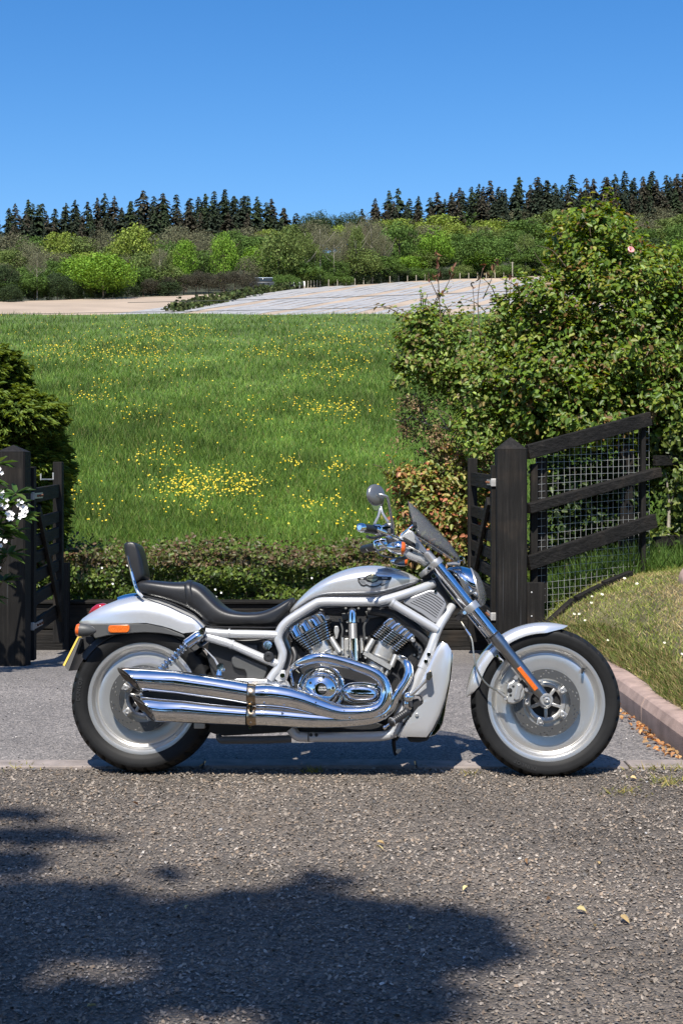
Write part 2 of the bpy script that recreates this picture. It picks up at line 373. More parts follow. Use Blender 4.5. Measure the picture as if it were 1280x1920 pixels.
# meadow grass and buttercups
def blades(name, B, h, wd, cols, mat, lean=0.45):
    n = len(B); a = RNG.uniform(0, 6.28, n); sx = np.stack([np.cos(a), np.sin(a), 0 * a], -1)
    ln = RNG.normal(size=(n, 2)) * lean
    top = B + np.stack([ln[:, 0] * h, ln[:, 1] * h, h], -1)
    V = np.stack([B - sx * wd[:, None] * .5, B + sx * wd[:, None] * .5, top], 1).reshape(-1, 3)
    Fc = np.arange(3 * n).reshape(-1, 3)
    return link(name, mesh_np(name, V, Fc, mat, np.repeat(cols, 3, 0)))
n = 490000
px = RNG.uniform(-260, 1540, n); px[:90000] = np.where(RNG.random(90000) < 0.5, RNG.uniform(-1000, -260, 90000), RNG.uniform(1540, 2300, 90000)); py = 588 + (1072 - 588) * RNG.random(n) ** 0.9
B, ok = hit_far(px, py, 12.2, 112); B = B[ok & (B[:, 1] < 110)]
n = len(B); pat = np.sin(B[:, 0] * 0.9 + 1.7 * np.sin(B[:, 1] * 0.35)) * np.sin(B[:, 1] * 0.55 + 0.8 * np.sin(B[:, 0] * 0.7)) + 0.6 * np.sin(B[:, 0] * 2.7 + B[:, 1]) * np.sin(B[:, 1] * 1.9 - B[:, 0])
h = (0.105 + 0.035 * pat) * (0.6 + 0.8 * RNG.random(n)); h *= 1 + 0.15 * (B[:, 1] > 40)
wd = 0.006 + 0.00042 * B[:, 1]
c = pick_cols(n, [(0.088, 0.165, 0.022), (0.112, 0.190, 0.028), (0.064, 0.130, 0.022), (0.16, 0.225, 0.045), (0.078, 0.145, 0.034)], 0.22)
c *= (1 - 0.26 * pat + 0.17 * np.sin(B[:, 0] * 5.1 + 3 * np.sin(B[:, 1] * 1.3)) * np.sin(B[:, 1] * 3.3))[:, None]; dry = RNG.random(n) < 0.05; c[dry] = np.array([0.20, 0.19, 0.07]) * (0.8 + 0.4 * RNG.random((dry.sum(), 1)))
o = blades('meadow_grass', B, h, wd, np.clip(c, 0.01, 1), M_grass); tag(o, 'long green grass growing over the sloping meadow', 'grass', kind='stuff')
# buttercups in drifts
cl = []
def drift(cx, cy, rx, ry, m):
    m = int(m * 1.6); cl.append(np.stack([cx + 1.15 * rx * RNG.normal(size=m), cy + ry * RNG.normal(size=m)], -1))
for cx, cy, rx, ry, m in [(380, 940, 46, 16, 170), (330, 945, 18, 10, 50), (460, 945, 22, 12, 50), (300, 880, 26, 10, 40), (630, 905, 14, 10, 26), (600, 975, 20, 8, 30), (550, 900, 16, 8, 22), (610, 790, 22, 9, 46), (560, 780, 14, 6, 18), (660, 800, 10, 8, 10),
                          (190, 675, 52, 12, 130), (100, 665, 16, 4, 24), (270, 690, 40, 16, 60), (350, 640, 30, 10, 60), (290, 640, 40, 10, 60), (620, 650, 46, 12, 100), (520, 675, 40, 10, 60), (600, 720, 34, 10, 60), (660, 700, 20, 12, 30), (200, 740, 12, 5, 14), (200, 770, 20, 5, 20), (260, 800, 30, 8, 20), (350, 820, 20, 8, 12), (480, 810, 30, 8, 16), (700, 640, 20, 10, 24), (150, 760, 10, 8, 14),
                          (130, 930, 8, 20, 22), (140, 960, 8, 14, 12), (380, 995, 26, 6, 14), (660, 1020, 18, 6, 12), (180, 990, 16, 10, 10), (330, 705, 60, 20, 30), (430, 780, 30, 14, 16), (690, 790, 40, 6, 24), (60, 690, 40, 10, 20)]: drift(cx, cy, rx, ry, m)
cl.append(np.stack([RNG.uniform(-200, 1500, 420), 600 + 440 * RNG.random(420) ** 1.3], -1)); cl.append(np.stack([RNG.uniform(-200, 1500, 500), RNG.uniform(596, 690, 500)], -1))
cl = np.concatenate(cl); B, ok = hit_far(cl[:, 0], cl[:, 1], 12.4, 112); B = B[ok & (B[:, 1] < 110)]
n = len(B); B = B + np.stack([0 * B[:, 0], 0 * B[:, 0], 0.17 + 0.10 * RNG.random(n)], -1)
s = 0.0075 + 0.00019 * B[:, 1]; s = s * (0.7 + 0.6 * RNG.random(n))
ang = np.arange(5) * 2 * math.pi / 5
Nn = unit(n) * 0.5 + np.array([0, -0.6, 0.9]); Nn /= np.linalg.norm(Nn, axis=1, keepdims=True); U = np.cross(Nn, [0.3, 0.9, 0.1]); U /= np.linalg.norm(U, axis=1, keepdims=True); Wv = np.cross(Nn, U)
rim = B[:, None] + s[:, None, None] * (U[:, None] * np.cos(ang)[None, :, None] + Wv[:, None] * np.sin(ang)[None, :, None]) + Nn[:, None] * s[:, None, None] * 0.4
V = np.concatenate([B[:, None], rim], 1).reshape(-1, 3); Fc = (np.arange(n) * 6)[:, None, None] + np.array([[0, 1, 2], [0, 2, 3], [0, 3, 4], [0, 4, 5], [0, 5, 1]])[None]
o = link('buttercups', mesh_np('buttercups', V, Fc.reshape(-1, 3), M_petal, np.repeat(pick_cols(n, [(0.66, 0.47, 0.02), (0.62, 0.50, 0.05)], 0.1), 6, 0))); tag(o, 'yellow buttercups in drifts across the green meadow', 'flowers', kind='stuff')

# bank grass, dry patch, daisies
n = 90000
Y = RNG.uniform(5.0, 12.4, n); X = bank_x0(Y) + 2.9 * RNG.random(n) ** 1.2; Z = bank_z(X, Y); B = np.stack([X, Y, Z], -1)
dryness = 1.1 * np.exp(-((X - 2.30) / 0.30) ** 2 - ((Y - 8.9) / 1.3) ** 2) + 0.35 * (np.sin(X * 6 + Y * 2) * np.sin(Y * 5)) + 0.2 * (X < bank_x0(Y) + 0.05)
isd = RNG.random(n) < np.clip(dryness * 0.9 + 0.12, 0, 0.95)
c = pick_cols(n, [(0.17, 0.215, 0.036), (0.24, 0.28, 0.06), (0.12, 0.17, 0.03), (0.30, 0.30, 0.09)], 0.2)
c[isd] = pick_cols(isd.sum(), [(0.42, 0.32, 0.15), (0.50, 0.39, 0.20), (0.32, 0.25, 0.11)], 0.15)
h = (0.014 + 0.026 * RNG.random(n) ** 1.5) * np.where(isd, 0.7, 1); 
tall = (RNG.random(n) < 0.05); h[tall] *= 1.7
o = blades('bank_grass', B, h, 0.0045 + 0.003 * RNG.random(n), c, M_grass, 0.9); tag(o, 'short patchy grass with a straw coloured patch on the bank beside the kerb', 'grass', kind='stuff')
n = 9000; Y = RNG.uniform(5.6, 9.9, n); X = bank_x0(Y) - 0.01 + 0.02 * np.sin(Y * 5) + 0.16 * RNG.random(n); B = np.stack([X, Y, bank_z(X, Y) + 0.004], -1)
o = blades('kerb_grass', B, 0.022 + 0.035 * RNG.random(n), 0.004 + 0.003 * RNG.random(n), pick_cols(n, [(0.10, 0.14, 0.03), (0.20, 0.17, 0.07), (0.075, 0.11, 0.022), (0.28, 0.21, 0.10)], 0.2), M_grass, 0.8); tag(o, 'ragged grass edge creeping over the back of the kerb', 'grass', kind='stuff')
n = 9000; X = RNG.uniform(1.42, 3.2, n); Y = RNG.uniform(10.5, 12.4, n); Z = bank_z(X, Y); B = np.stack([X, Y, Z], -1)
o = blades('fence_grass', B, 0.08 + 0.16 * RNG.random(n), 0.006 + 0.004 * RNG.random(n), pick_cols(n, [(0.06, 0.12, 0.02), (0.09, 0.15, 0.03)], 0.2), M_grass, 0.5); tag(o, 'longer green grass growing under the wire fence', 'grass', kind='stuff')
# daisies on the bank: each flower small, beyond counting at this size
dp = [(1103, 1077), (1017, 1078), (887, 1093), (1115, 1134), (1108, 1130), (1121, 1129), (1109, 1118), (1141, 1118), (1076, 1151), (1146, 1188), (1139, 1200), (1170, 1208), (1278, 1226), (1222, 1077), (1193, 1094), (1190, 1096), (1128, 1114), (1135, 1104), (1170, 1084), (1085, 1151), (1096, 1163), (1245, 1205)]
V = []; Fq = []; cc = []
for qx, qy in dp[::2] + dp[-3:]:
    for Yt in np.linspace(6.2, 12, 400):
        p = P3(qx, qy, Yt)
        if p.x > float(bank_x0(p.y)) and float(bank_z(p.x, p.y)) + 0.03 >= p.z: break
    r = random.uniform(0.009, 0.014); nrm = Vector((random.uniform(-.3, .3), -0.6, 0.8)).normalized(); u = nrm.orthogonal().normalized(); w = nrm.cross(u); k = len(V)
    V.append(tuple(p + nrm * 0.002)); cc.append((0.75, 0.6, 0.1))
    for i in range(10):
        rr = r * (1.0 if i % 2 == 0 else 0.72); V.append(tuple(p + (u * math.cos(i * .628) + w * math.sin(i * .628)) * rr)); cc.append((0.85, 0.85, 0.82))
    Fq += [(k, k + 1 + i, k + 1 + (i + 1) % 10) for i in range(10)]
o = link('daisies', mesh_np('daisies', np.array(V), np.array(Fq), M_petal, np.array(cc))); tag(o, 'white daisies dotted over the grass bank', 'flowers', kind='stuff')
# dead brown leaves in the gutter by the kerb
n = 80; X = 1.49 - np.abs(RNG.normal(size=n)) * 0.045; Y = RNG.choice([7.25, 7.0, 6.75, 6.55, 6.3], n) + 0.13 * RNG.normal(size=n); Y = np.clip(Y, 5.9, 8.5)
N0 = unit(n) * 0.5 + np.array([0, 0, 0.8]); V, Fc, c = leaves_np(np.stack([X, Y, 0.012 + 0.012 * RNG.random(n)], -1), N0, unit(n), 0.022 + 0.016 * RNG.random(n), 0.013 + 0.009 * RNG.random(n), 0.35, pick_cols(n, [(0.42, 0.20, 0.07), (0.50, 0.30, 0.13), (0.30, 0.15, 0.06)], 0.2))
o = link('dead_leaves', mesh_np('dead_leaves', V, Fc, M_leaf_dull, c)); tag(o, 'crisp orange brown dead leaves lying in the gutter against the kerb', 'leaves', kind='stuff')
n = 26; X = RNG.uniform(-1.6, 1.7, n); Y = 3.2 + 2.9 * RNG.random(n)
V, Fc, c = leaves_np(np.stack([X, Y, 0 * X + 0.012], -1), unit(n) * 0.4 + np.array([0, 0, 0.8]), unit(n), 0.02 + 0.02 * RNG.random(n), 0.010 + 0.008 * RNG.random(n), 0.3, pick_cols(n, [(0.45, 0.33, 0.16), (0.30, 0.18, 0.09), (0.5, 0.42, 0.2)], 0.2))
o = link('leaf_litter', mesh_np('leaf_litter', V, Fc, M_leaf_dull, c)); tag(o, 'few dry leaf scraps scattered on the gravel', 'leaves', kind='stuff')

# weeds and moss where the edging meets the gravel
cs = [(1255, 1468, 30, 5, 130), (1165, 1488, 22, 4, 50), (586, 1447, 10, 2, 40), (1240, 1442, 30, 3, 90), (30, 1440, 30, 3, 40), (880, 1452, 8, 2, 24)]
V = []
for qx, qy, sx_, sy_, m_ in cs:
    a = RNG.normal(size=(m_, 2)); py_ = qy + a[:, 1] * sy_; Yw = CAMZ * F / (py_ - HY); V.append(np.stack([(qx + a[:, 0] * sx_ - HX) * Yw / F, Yw, 0 * Yw + 0.002], -1))
B = np.concatenate(V); n = len(B)
o = blades('weeds', B, 0.008 + 0.018 * RNG.random(n), 0.004 + 0.003 * RNG.random(n), pick_cols(n, [(0.22, 0.21, 0.05), (0.32, 0.26, 0.08), (0.14, 0.16, 0.04)], 0.2), M_grass, 1.2); tag(o, 'small yellowish weeds and moss at the edge of the gravel', 'weeds', kind='stuff')
# ================================================================ far fields and woods
edge_px = np.array([-400, 0, 300, 430, 560, 760, 1000, 1700]); edge_py = np.array([572, 566, 556, 552, 541, 528, 518, 505])
EB, _ = hit_far(edge_px, edge_py, 120); EBx, EBy = EB[:, 0], np.maximum.accumulate(EB[:, 1])
def wood_edge(x): return np.interp(x, EBx, EBy)
bpy.data.objects.remove(field, do_unlink=True)
T, X = np.meshgrid(np.linspace(0, 1, 50), np.linspace(-200, 200, 110)); Yg = 117 + T * (wood_edge(X) - 117); V = np.stack([X, Yg, far_z(X, Yg) + 0.05], -1).reshape(-1, 3)
a = (np.arange(109)[:, None] * 50 + np.arange(49)[None]).ravel()
field = link('ploughed_field', mesh_np('ploughed_field', V, np.stack([a, a + 50, a + 51, a + 1], -1), M_field, smooth=True)); field['kind'] = 'structure'
hg, _ = hit_far([250, 320, 380, 430, 490, 560], [592, 588, 574, 563, 551, 541], 118); HGx, HGy = hg[:, 0], np.maximum.accumulate(hg[:, 1])
# pale film laid over the crop rows of the right-hand field
dirv = np.array([7.5, 27.0]) / math.hypot(7.5, 27)
for k in range(-34, 60):
    if k % 6 == 5: continue
    ts = np.linspace(0, 150, 60); p = np.array([k * 1.62 - 14, 128.0])[None] + ts[:, None] * dirv[None]
    xe = np.interp(p[:, 1], HGy, HGx, left=HGx[0] - 6); ok = (p[:, 1] < wood_edge(p[:, 0]) - 4) & (p[:, 0] > xe + 2) & (np.abs(p[:, 0] / p[:, 1]) < 0.42)
    p = p[ok]
    if len(p) < 3: continue
    nrm = np.array([dirv[1], -dirv[0]])
    rows = [p + nrm * o_ for o_ in (-0.5, -0.25, 0.25, 0.5)]; hz = [0.07, 0.19, 0.19, 0.07]
    V = np.stack([np.column_stack([r, far_z(r[:, 0], r[:, 1]) + h_]) for r, h_ in zip(rows, hz)], 1); m_ = len(p)
    a = (np.arange(m_ - 1)[:, None] * 4 + np.arange(3)[None]).ravel()
    link('mulch_sheet', mesh_np('mulch_sheet', V.reshape(-1, 3), np.stack([a, a + 1, a + 5, a + 4], -1), M_sheet), field)

M_crown = colattr('far_foliage', 0.75, trans=0.2, spec=0.08)
def crown_mesh(name, pal, lobes, per, leaf, rx=0.5, rz=0.5, sparse=1.0, seed=0):
    """unit tree crown: overlapping lobes of leaf clumps between z=0.15 and z=1"""
    g = np.random.default_rng(seed); pts = []; nr = []; br = []
    for i in range(lobes):
        d = g.normal(size=3); d /= np.linalg.norm(d); d[2] = abs(d[2]) * 1.0 if g.random() < 0.7 else -abs(d[2]) * 0.7
        c = np.array([d[0] * rx * 0.62, d[1] * rx * 0.62, 0.50 + d[2] * rz * 0.68]) * 1.0
        r = g.uniform(0.13, 0.22) * (rx / 0.5) ** 0.5
        q = g.normal(size=(per, 3)); q /= np.linalg.norm(q, axis=1, keepdims=True)
        rr = r * (0.55 + 0.5 * g.random(per) ** 0.5)
        pts.append(c + q * rr[:, None] * np.array([1, 1, 0.85])); nr.append(q); br.append(np.full(per, g.uniform(0.75, 1.25)))
    P = np.concatenate(pts); N = np.concatenate(nr); bb = np.concatenate(br); n = len(P)
    N = N + 0.6 * g.normal(size=(n, 3)); N /= np.linalg.norm(N, axis=1, keepdims=True)
    U = np.cross(N, g.normal(size=(n, 3))); U /= np.linalg.norm(U, axis=1, keepdims=True); Wv = np.cross(N, U)
    s = leaf * (0.6 + 0.8 * g.random(n)) * sparse
    V = np.stack([P + U * s[:, None], P + Wv * s[:, None] * 0.8, P - U * s[:, None] * 0.9, P - Wv * s[:, None] * 0.7], 1).reshape(-1, 3)
    Fc = np.arange(4 * n).reshape(-1, 4)
    pl = np.array(pal); c = pl[g.integers(0, len(pl), n)] * (bb * (1 + 0.15 * g.normal(size=n)))[:, None]
    return mesh_np(name, V, Fc, M_crown, np.repeat(np.clip(c, 0.004, 1), 4, 0))
def conifer_mesh(seed, pal, spread=0.22):
    g = np.random.default_rng(seed); V = []; C = []
    z = 0.16
    while z < 0.985:
        t = (1 - z) / 0.84; rad = spread * (t ** 0.75) * g.uniform(0.75, 1.25) + 0.010
        for b_ in range(int(6 + 6 * t)):
            a = g.uniform(0, 6.283); r = rad * g.uniform(0.6, 1.15); d = np.array([math.cos(a), math.sin(a), 0]); s = np.array([-d[1], d[0], 0])
            droop = -0.25 * r * g.uniform(0.4, 1.6)
            for q0, q1, wq in ((0.05, 0.55, 0.42), (0.35, 0.8, 0.36), (0.6, 1.05, 0.26)):
                p0 = d * r * q0 + np.array([0, 0, z + droop * q0 ** 1.5 + 0.012]); p1 = d * r * q1 + np.array([0, 0, z + droop * q1 ** 1.5 + (0.02 if q1 == 1 else 0)])
                w_ = s * r * wq * g.uniform(0.7, 1.3) + np.array([0, 0, g.normal() * 0.006])
                V += [p0 - w_ * 0.6, p1 - w_ * 0.3 + np.array([0, 0, -0.012]), p1 + w_ * 0.3, p0 + w_ * 0.6 + np.array([0, 0, -0.01])]
                c = np.array(pal[g.integers(0, len(pal))]) * g.uniform(0.7, 1.3); C += [c] * 4
        z += g.uniform(0.018, 0.030)
    V = np.array(V); return mesh_np('conifer_crown', V, np.arange(len(V)).reshape(-1, 4), M_crown, np.array(C))
def trunk_mesh(r0=0.022, r1=0.006, limbs=5, h=0.72, seed=0, mat=None):
    g = random.Random(seed); m = MB(); m.tube([(0, 0, -0.03), (0.004, 0, h * 0.5), (-0.004, 0.003, h)], [r0, r0 * 0.7, r1], 7)
    for i in range(limbs):
        a = g.uniform(0, 6.28); z = g.uniform(0.25, 0.6) * h / 0.72; L_ = g.uniform(0.15, 0.33)
        m.tube([(0, 0, z), (math.cos(a) * L_ * 0.6, math.sin(a) * L_ * 0.6, z + L_ * 0.5), (math.cos(a) * L_, math.sin(a) * L_, z + L_)], [r0 * 0.5, r0 * 0.3, 0.002], 5)
    me = bpy.data.meshes.new('trunk'); me.from_pydata(m.v, [], m.f); me.update(); me.materials.append(mat or M_bark); return me
PALS = {
 'bright': [(0.13, 0.235, 0.028), (0.11, 0.205, 0.026), (0.165, 0.265, 0.038)],
 'lime': [(0.19, 0.25, 0.045), (0.155, 0.215, 0.038), (0.225, 0.27, 0.06)],
 'olive': [(0.125, 0.17, 0.048), (0.145, 0.185, 0.055), (0.10, 0.145, 0.042)],
 'mid': [(0.085, 0.145, 0.034), (0.10, 0.165, 0.038), (0.07, 0.12, 0.030)],
 'dark': [(0.040, 0.062, 0.025), (0.050, 0.074, 0.029), (0.034, 0.052, 0.024)],
 'twig': [(0.15, 0.145, 0.085), (0.13, 0.13, 0.075), (0.16, 0.165, 0.09)],
 'thorn': [(0.066, 0.060, 0.042), (0.080, 0.070, 0.048), (0.052, 0.054, 0.034)]}
CM = {}
for k, (nm, pal) in enumerate(PALS.items()):
    sp = {'twig': 0.62, 'thorn': 0.8}.get(nm, 1.0)
    CM[nm] = [crown_mesh('crown_' + nm, pal, 34, 150, 0.0185, seed=100 + 10 * k + j, sparse=sp) for j in range(3)]
CH = crown_mesh('chestnut_crown', PALS['bright'], 70, 150, 0.017, rx=0.62, rz=0.42, seed=77)
TR = [trunk_mesh(seed=s) for s in range(3)]; TRP = [trunk_mesh(0.009, 0.003, 9, 0.92, seed=40 + s, mat=M_bark) for s in range(2)]
CONP = [[(0.030, 0.042, 0.026), (0.040, 0.050, 0.030), (0.024, 0.034, 0.022)], [(0.050, 0.046, 0.032), (0.040, 0.042, 0.028), (0.060, 0.052, 0.036)], [(0.036, 0.054, 0.026), (0.046, 0.064, 0.030), (0.028, 0.042, 0.022)]]  # conifer greens lightened in the colour, in place of distance haze
TRP2 = [trunk_mesh(0.012, 0.004, 7, 0.95, seed=60 + s, mat=M_palebark) for s in range(2)]
CON = [conifer_mesh(900 + s, CONP[s % 3], 0.17 + 0.02 * (s % 5)) for s in range(10)]
CTR = trunk_mesh(0.010, 0.002, 0, 0.97)
WOODS = 'broadleaved trees in the wood beyond the fields'; PINES = 'conifers along the ridge'
def far_tree(name, label, group, crown, trunk, px, top, Y, wpx, cat='tree'):
    x = (px - HX) * Y / F; z0 = float(far_z(x, Y)); zt = CAMZ - (top - HY) * Y / F; h = max(zt - z0, 2.5)
    w = wpx * Y / F * (1.3 if name == 'broadleaved_tree' else 1.0)
    t = empty(name, (x, Y, z0), label, cat, group); t.rotation_euler = (0, 0, random.uniform(0, 6.28))
    c = link('crown', crown, t); c.scale = (w, w, h)
    tr = link('trunk', trunk, t); tr.scale = (h, h, h); return t
LBL = {'bright': 'fresh bright green broadleaved tree standing in the hillside wood', 'lime': 'yellow green tree in new leaf standing in the hillside wood', 'olive': 'olive green broadleaved tree standing in the hillside wood',
       'mid': 'mid green leafy tree standing in the hillside wood', 'dark': 'dark green dense tree standing in the hillside wood', 'twig': 'grey brown tree still almost bare standing in the hillside wood'}
def wd(px, dy=3.0): 
    Yb = 220.0
    for _ in range(8): Yb = float(wood_edge((px - HX) * Yb / F))
    return Yb + dy
# single trees one can pick out
far_tree('chestnut_tree', 'large round bright green tree standing alone at the left field edge', None, CH, TR[0], 194, 472, wd(194, -1), 118)
far_tree('leafy_tree', 'vivid green upright tree left of the olive trees, taller of the bright pair', None, CM['bright'][0], TR[1], 420, 434, wd(420, 16), 62)
far_tree('leafy_tree', 'vivid green rounded tree, smaller and left of the bright pair in the wood', None, CM['bright'][1], TR[2], 349, 446, wd(349, 18), 56)
far_tree('yew_tree', 'very dark evergreen at the far left end of the field edge', None, CM['dark'][0], TR[0], 10, 492, wd(10, 1), 62)
far_tree('yew_tree', 'low dark evergreen bush just left of the large round green tree', None, CM['dark'][1], TR[1], 108, 514, wd(108, 1), 46)
far_tree('lime_tree', 'broad yellow green tree high in the wood above the round green tree', None, CM['lime'][0], TR[0], 255, 420, wd(255, 52), 110)
far_tree('oak_tree', 'broad pale olive tree by the field edge above the striped rolls', None, CM['olive'][0], TR[0], 522, 424, wd(522, 8), 104)
far_tree('oak_tree', 'mid green oak left of the wooden pole at the field edge', None, CM['mid'][0], TR[1], 905, 432, wd(905, 4), 100)
far_tree('oak_tree', 'yellowish green oak rising in the middle of the right hand wood', None, CM['bright'][2], TR[1], 815, 424, wd(815, 6), 84)
far_tree('oak_tree', 'dark green oak at the left end of the right hand wood', None, CM['mid'][2], TR[1], 748, 410, wd(748, 10), 92)
for i, (q, tp, w) in enumerate([(655, 405, 44), (684, 398, 46), (708, 412, 38), (640, 440, 34)]):
    far_tree('bare_tree', 'slender grey tree nearly bare of leaves in the gap of the wood', 'bare grey trees in the gap', CM['twig'][i % 3], TRP[i % 2], q, tp, wd(q, 5), w)
for i, (q, tp, w) in enumerate([(572, 432, 40), (600, 424, 44), (626, 436, 36), (668, 418, 34), (696, 424, 38), (722, 438, 34), (590, 452, 30), (70, 470, 40), (300, 462, 40), (985, 436, 40)]):
    t_ = far_tree('bare_tree', 'thin pale trunked tree with a sparse high crown at the front of the wood', 'pale trunked trees at the front of the wood', CM['twig' if i % 3 else 'olive'][i % 3], TRP2[i % 2], q, tp, wd(q, 2), w)
    for c in t_.children:
        if c.name.startswith('crown'): c.location.z = 0.36 * c.scale.z; c.scale.z *= 0.64
for i, (q, tp, w) in enumerate([(345, 512, 46), (368, 506, 44), (392, 510, 40), (415, 507, 44), (440, 506, 44), (466, 508, 40), (285, 520, 40), (312, 516, 40)]):
    far_tree('thorn_bush', 'dark brownish thorn bush in the row along the field edge', 'dark thorn bushes along the field edge', CM['thorn'][i % 3], TR[i % 3], q, tp, wd(q, 1), w + 10, 'bush')
rr = random.Random(5)
for lay, (dy, t0, wmin, wmax, pal) in enumerate([(88, 0, 60, 95, ['olive', 'twig', 'lime', 'olive', 'mid', 'twig']), (58, 24, 60, 95, ['twig', 'olive', 'mid', 'lime', 'olive', 'twig']), (30, 46, 55, 85, ['mid', 'olive', 'olive', 'twig', 'bright', 'mid']), (7, 68, 50, 80, ['mid', 'mid', 'olive', 'dark', 'mid', 'bright'])]):
    q = -480.0
    while q < 1780:
        left = q < 560
        if lay == 3 and (130 < q < 260 or 330 < q < 480): q += 40; continue
        base = 443 - 0.045 * q + t0 * (1 - 0.12 * (q > 640)) + rr.uniform(-11, 11)
        if 560 < q < 690 and lay == 0: base += -4
        nm = rr.choice(pal)
        if q > 690 and lay >= 2: nm = rr.choice(['mid', 'mid', 'mid', 'bright', 'dark', 'olive'])
        if q > 1000 and lay < 2: nm = rr.choice(['olive', 'twig', 'mid', 'olive'])
        far_tree('broadleaved_tree', LBL[nm], WOODS, rr.choice(CM[nm]), rr.choice(TR), q, base, wd(q, dy) + rr.uniform(-6, 6), rr.uniform(wmin, wmax))
        q += rr.uniform(32, 58)
# scrub that fills the foot of the wood and the dark understorey of the ridge
q = -400.0
while q < 1700:
    if not (330 < q < 520): sb_ = far_tree('scrub_bush', 'low tangled scrub at the foot of the wood along the field edge', 'scrub at the foot of the wood', rr.choice(CM['mid'] + CM['olive'] + CM['dark']), TR[0], q, rr.uniform(522, 534) - 0.028 * q + (14 if q < 560 else 0), wd(q, rr.uniform(-1, 6)), rr.uniform(40, 64), 'bush')
    if not (330 < q < 520):
        for c in sb_.children:
            if c.name.startswith('crown'): c.location.z = -0.32 * c.scale.z; c.scale.z *= 1.3
    q += rr.uniform(18, 30)
# ridge conifers
cp = np.array([-200, 0, 60, 170, 260, 330, 400, 480, 530, 562, 566]); ct = np.array([385, 380, 372, 372, 360, 358, 354, 356, 372, 384, 400])
dp_ = np.array([676, 690, 750, 800, 870, 930, 990, 1050, 1130, 1180, 1280, 1500]); dt = np.array([386, 366, 352, 352, 340, 335, 325, 326, 322, 318, 316, 320])
def ridge(q):
    if q <= 566: return float(np.interp(q, cp, ct))
    return float(np.interp(q, dp_, dt))
for lay in range(3):
    q = -330.0
    while q < 1620:
        if 568 < q < 676: q += 6; continue
        top = ridge(q) - 5 + abs(rr.gauss(0, 14)) + [0, 14, 34][lay] + rr.uniform(-5, 7)
        Y = 372 - lay * 14 + rr.uniform(-4, 4)
        t = far_tree('conifer_tree', 'tall dark conifer in the row along the skyline ridge', PINES, rr.choice(CON), CTR, q, top, Y, 1)
        h = 0
        for c in t.children:
            if c.name.startswith('crown'):
                s = max(c.scale.z, 16.5) * rr.uniform(0.85, 1.35); c.scale = (s, s, s)
                t.location.z = CAMZ - (top - HY) * Y / F - s
            else: c.scale = (s, s, s)
        q += rr.uniform(11, 27)
for q, tp in [(585, 392), (602, 388), (622, 396), (645, 392), (664, 390), (574, 396)]:
    far_tree('broadleaved_tree', LBL['dark'], WOODS, CM['dark'][1], TR[0], q, tp + 4, 352, 34)

# low hedge and fence between the two fields
P = []; cN = 2600
tt = RNG.random(cN); qx = np.interp(tt, [0, .25, .5, .75, 1], [322, 400, 450, 500, 560]); hx = np.interp(qx, [320, 380, 430, 490, 560], HGx[1:]); hy = np.interp(qx, [320, 380, 430, 490, 560], HGy[1:])
hx = hx + RNG.normal(size=cN) * 0.6; hy = hy + RNG.normal(size=cN) * 0.5; hz = far_z(hx, hy) + RNG.random(cN) ** 1.3 * (0.7 + 0.6 * np.sin(tt * 40) ** 2)
N0 = unit(cN) + np.array([0, -0.2, 0.6]); V, Fc, c = leaves_np(np.stack([hx, hy, hz], -1), N0, unit(cN), 0.5, 0.4, 0.1, pick_cols(cN, [(0.05, 0.075, 0.025), (0.08, 0.095, 0.035), (0.035, 0.045, 0.02)], 0.2))
o = link('field_hedge', mesh_np('field_hedge', V, Fc, M_crown, c)); tag(o, 'low scrubby hedge running up between the two bare fields', 'hedge')
fn = empty('field_fence', (0, 0, 0), 'row of short pale posts along the top edge of the striped field', 'fence')
pm = None
for i, q in enumerate(np.concatenate([np.linspace(566, 600, 7), np.linspace(616, 960, 22)])):
    Y = wd(q, -1.2); x = (q - HX) * Y / F; z = float(far_z(x, Y))
    if pm is None: pm = MB().box((0, 0, 0.55), (0.13, 0.13, 1.3)).build('fence_post', M_palebark, fn); o = pm
    else: o = pm.copy(); COL.objects.link(o)
    o.location = (x, Y, z)
Y = wd(960, -2); x = (960 - HX) * Y / F; z = float(far_z(x, Y))
po = empty('wooden_pole', (x, Y, z), 'thin pale wooden pole standing at the edge of the striped field', 'pole')
MB().tube([(0, 0, -0.3), (0, 0, 3.0)], [0.13, 0.10], 8).build('shaft', M_palebark, po); MB().box((0, 0, 2.85), (0.5, 0.07, 0.08)).build('crossbar', M_palebark, po)
M_rollw = simple('white_film', (0.8, 0.8, 0.78), 0.4); M_rollb = simple('black_film', (0.02, 0.02, 0.022), 0.4)
for i, (q, lb) in enumerate([(546, 'leftmost of three black rolls with white edges at the field edge'), (556, 'middle of three black rolls with white edges at the field edge'), (565, 'rightmost of three black rolls with white edges at the field edge')]):
    Y = wd(q, -2.5); x = (q - HX) * Y / F; z = float(far_z(x, Y)); t = empty('film_roll', (x, Y, z), lb, 'roll', 'rolls of film at the field edge')
    MB().lathe((0, 0, 0.62), (1, 0.35, 0), [(0.05, -0.3), (0.62, -0.3), (0.62, 0.22), (0.05, 0.22)], 20).build('roll_body', M_rollb, t)
    MB().lathe((0, 0, 0.62), (1, 0.35, 0), [(0.56, 0.221), (0.65, 0.221), (0.65, 0.42), (0.56, 0.42)], 20).build('white_edge', M_rollw, t)
Y = wd(492, 1.0); x = (492 - HX) * Y / F; z = float(far_z(x, Y))
v = empty('parked_vehicle', (x, Y, z), 'dark vehicle with a pale roof half hidden behind the field hedge', 'vehicle')
M_vb = simple('vehicle_paint', (0.03, 0.035, 0.04), 0.4); M_vr = simple('vehicle_roof', (0.35, 0.42, 0.5), 0.4); M_vg = simple('vehicle_glass', (0.02, 0.025, 0.03), 0.08)
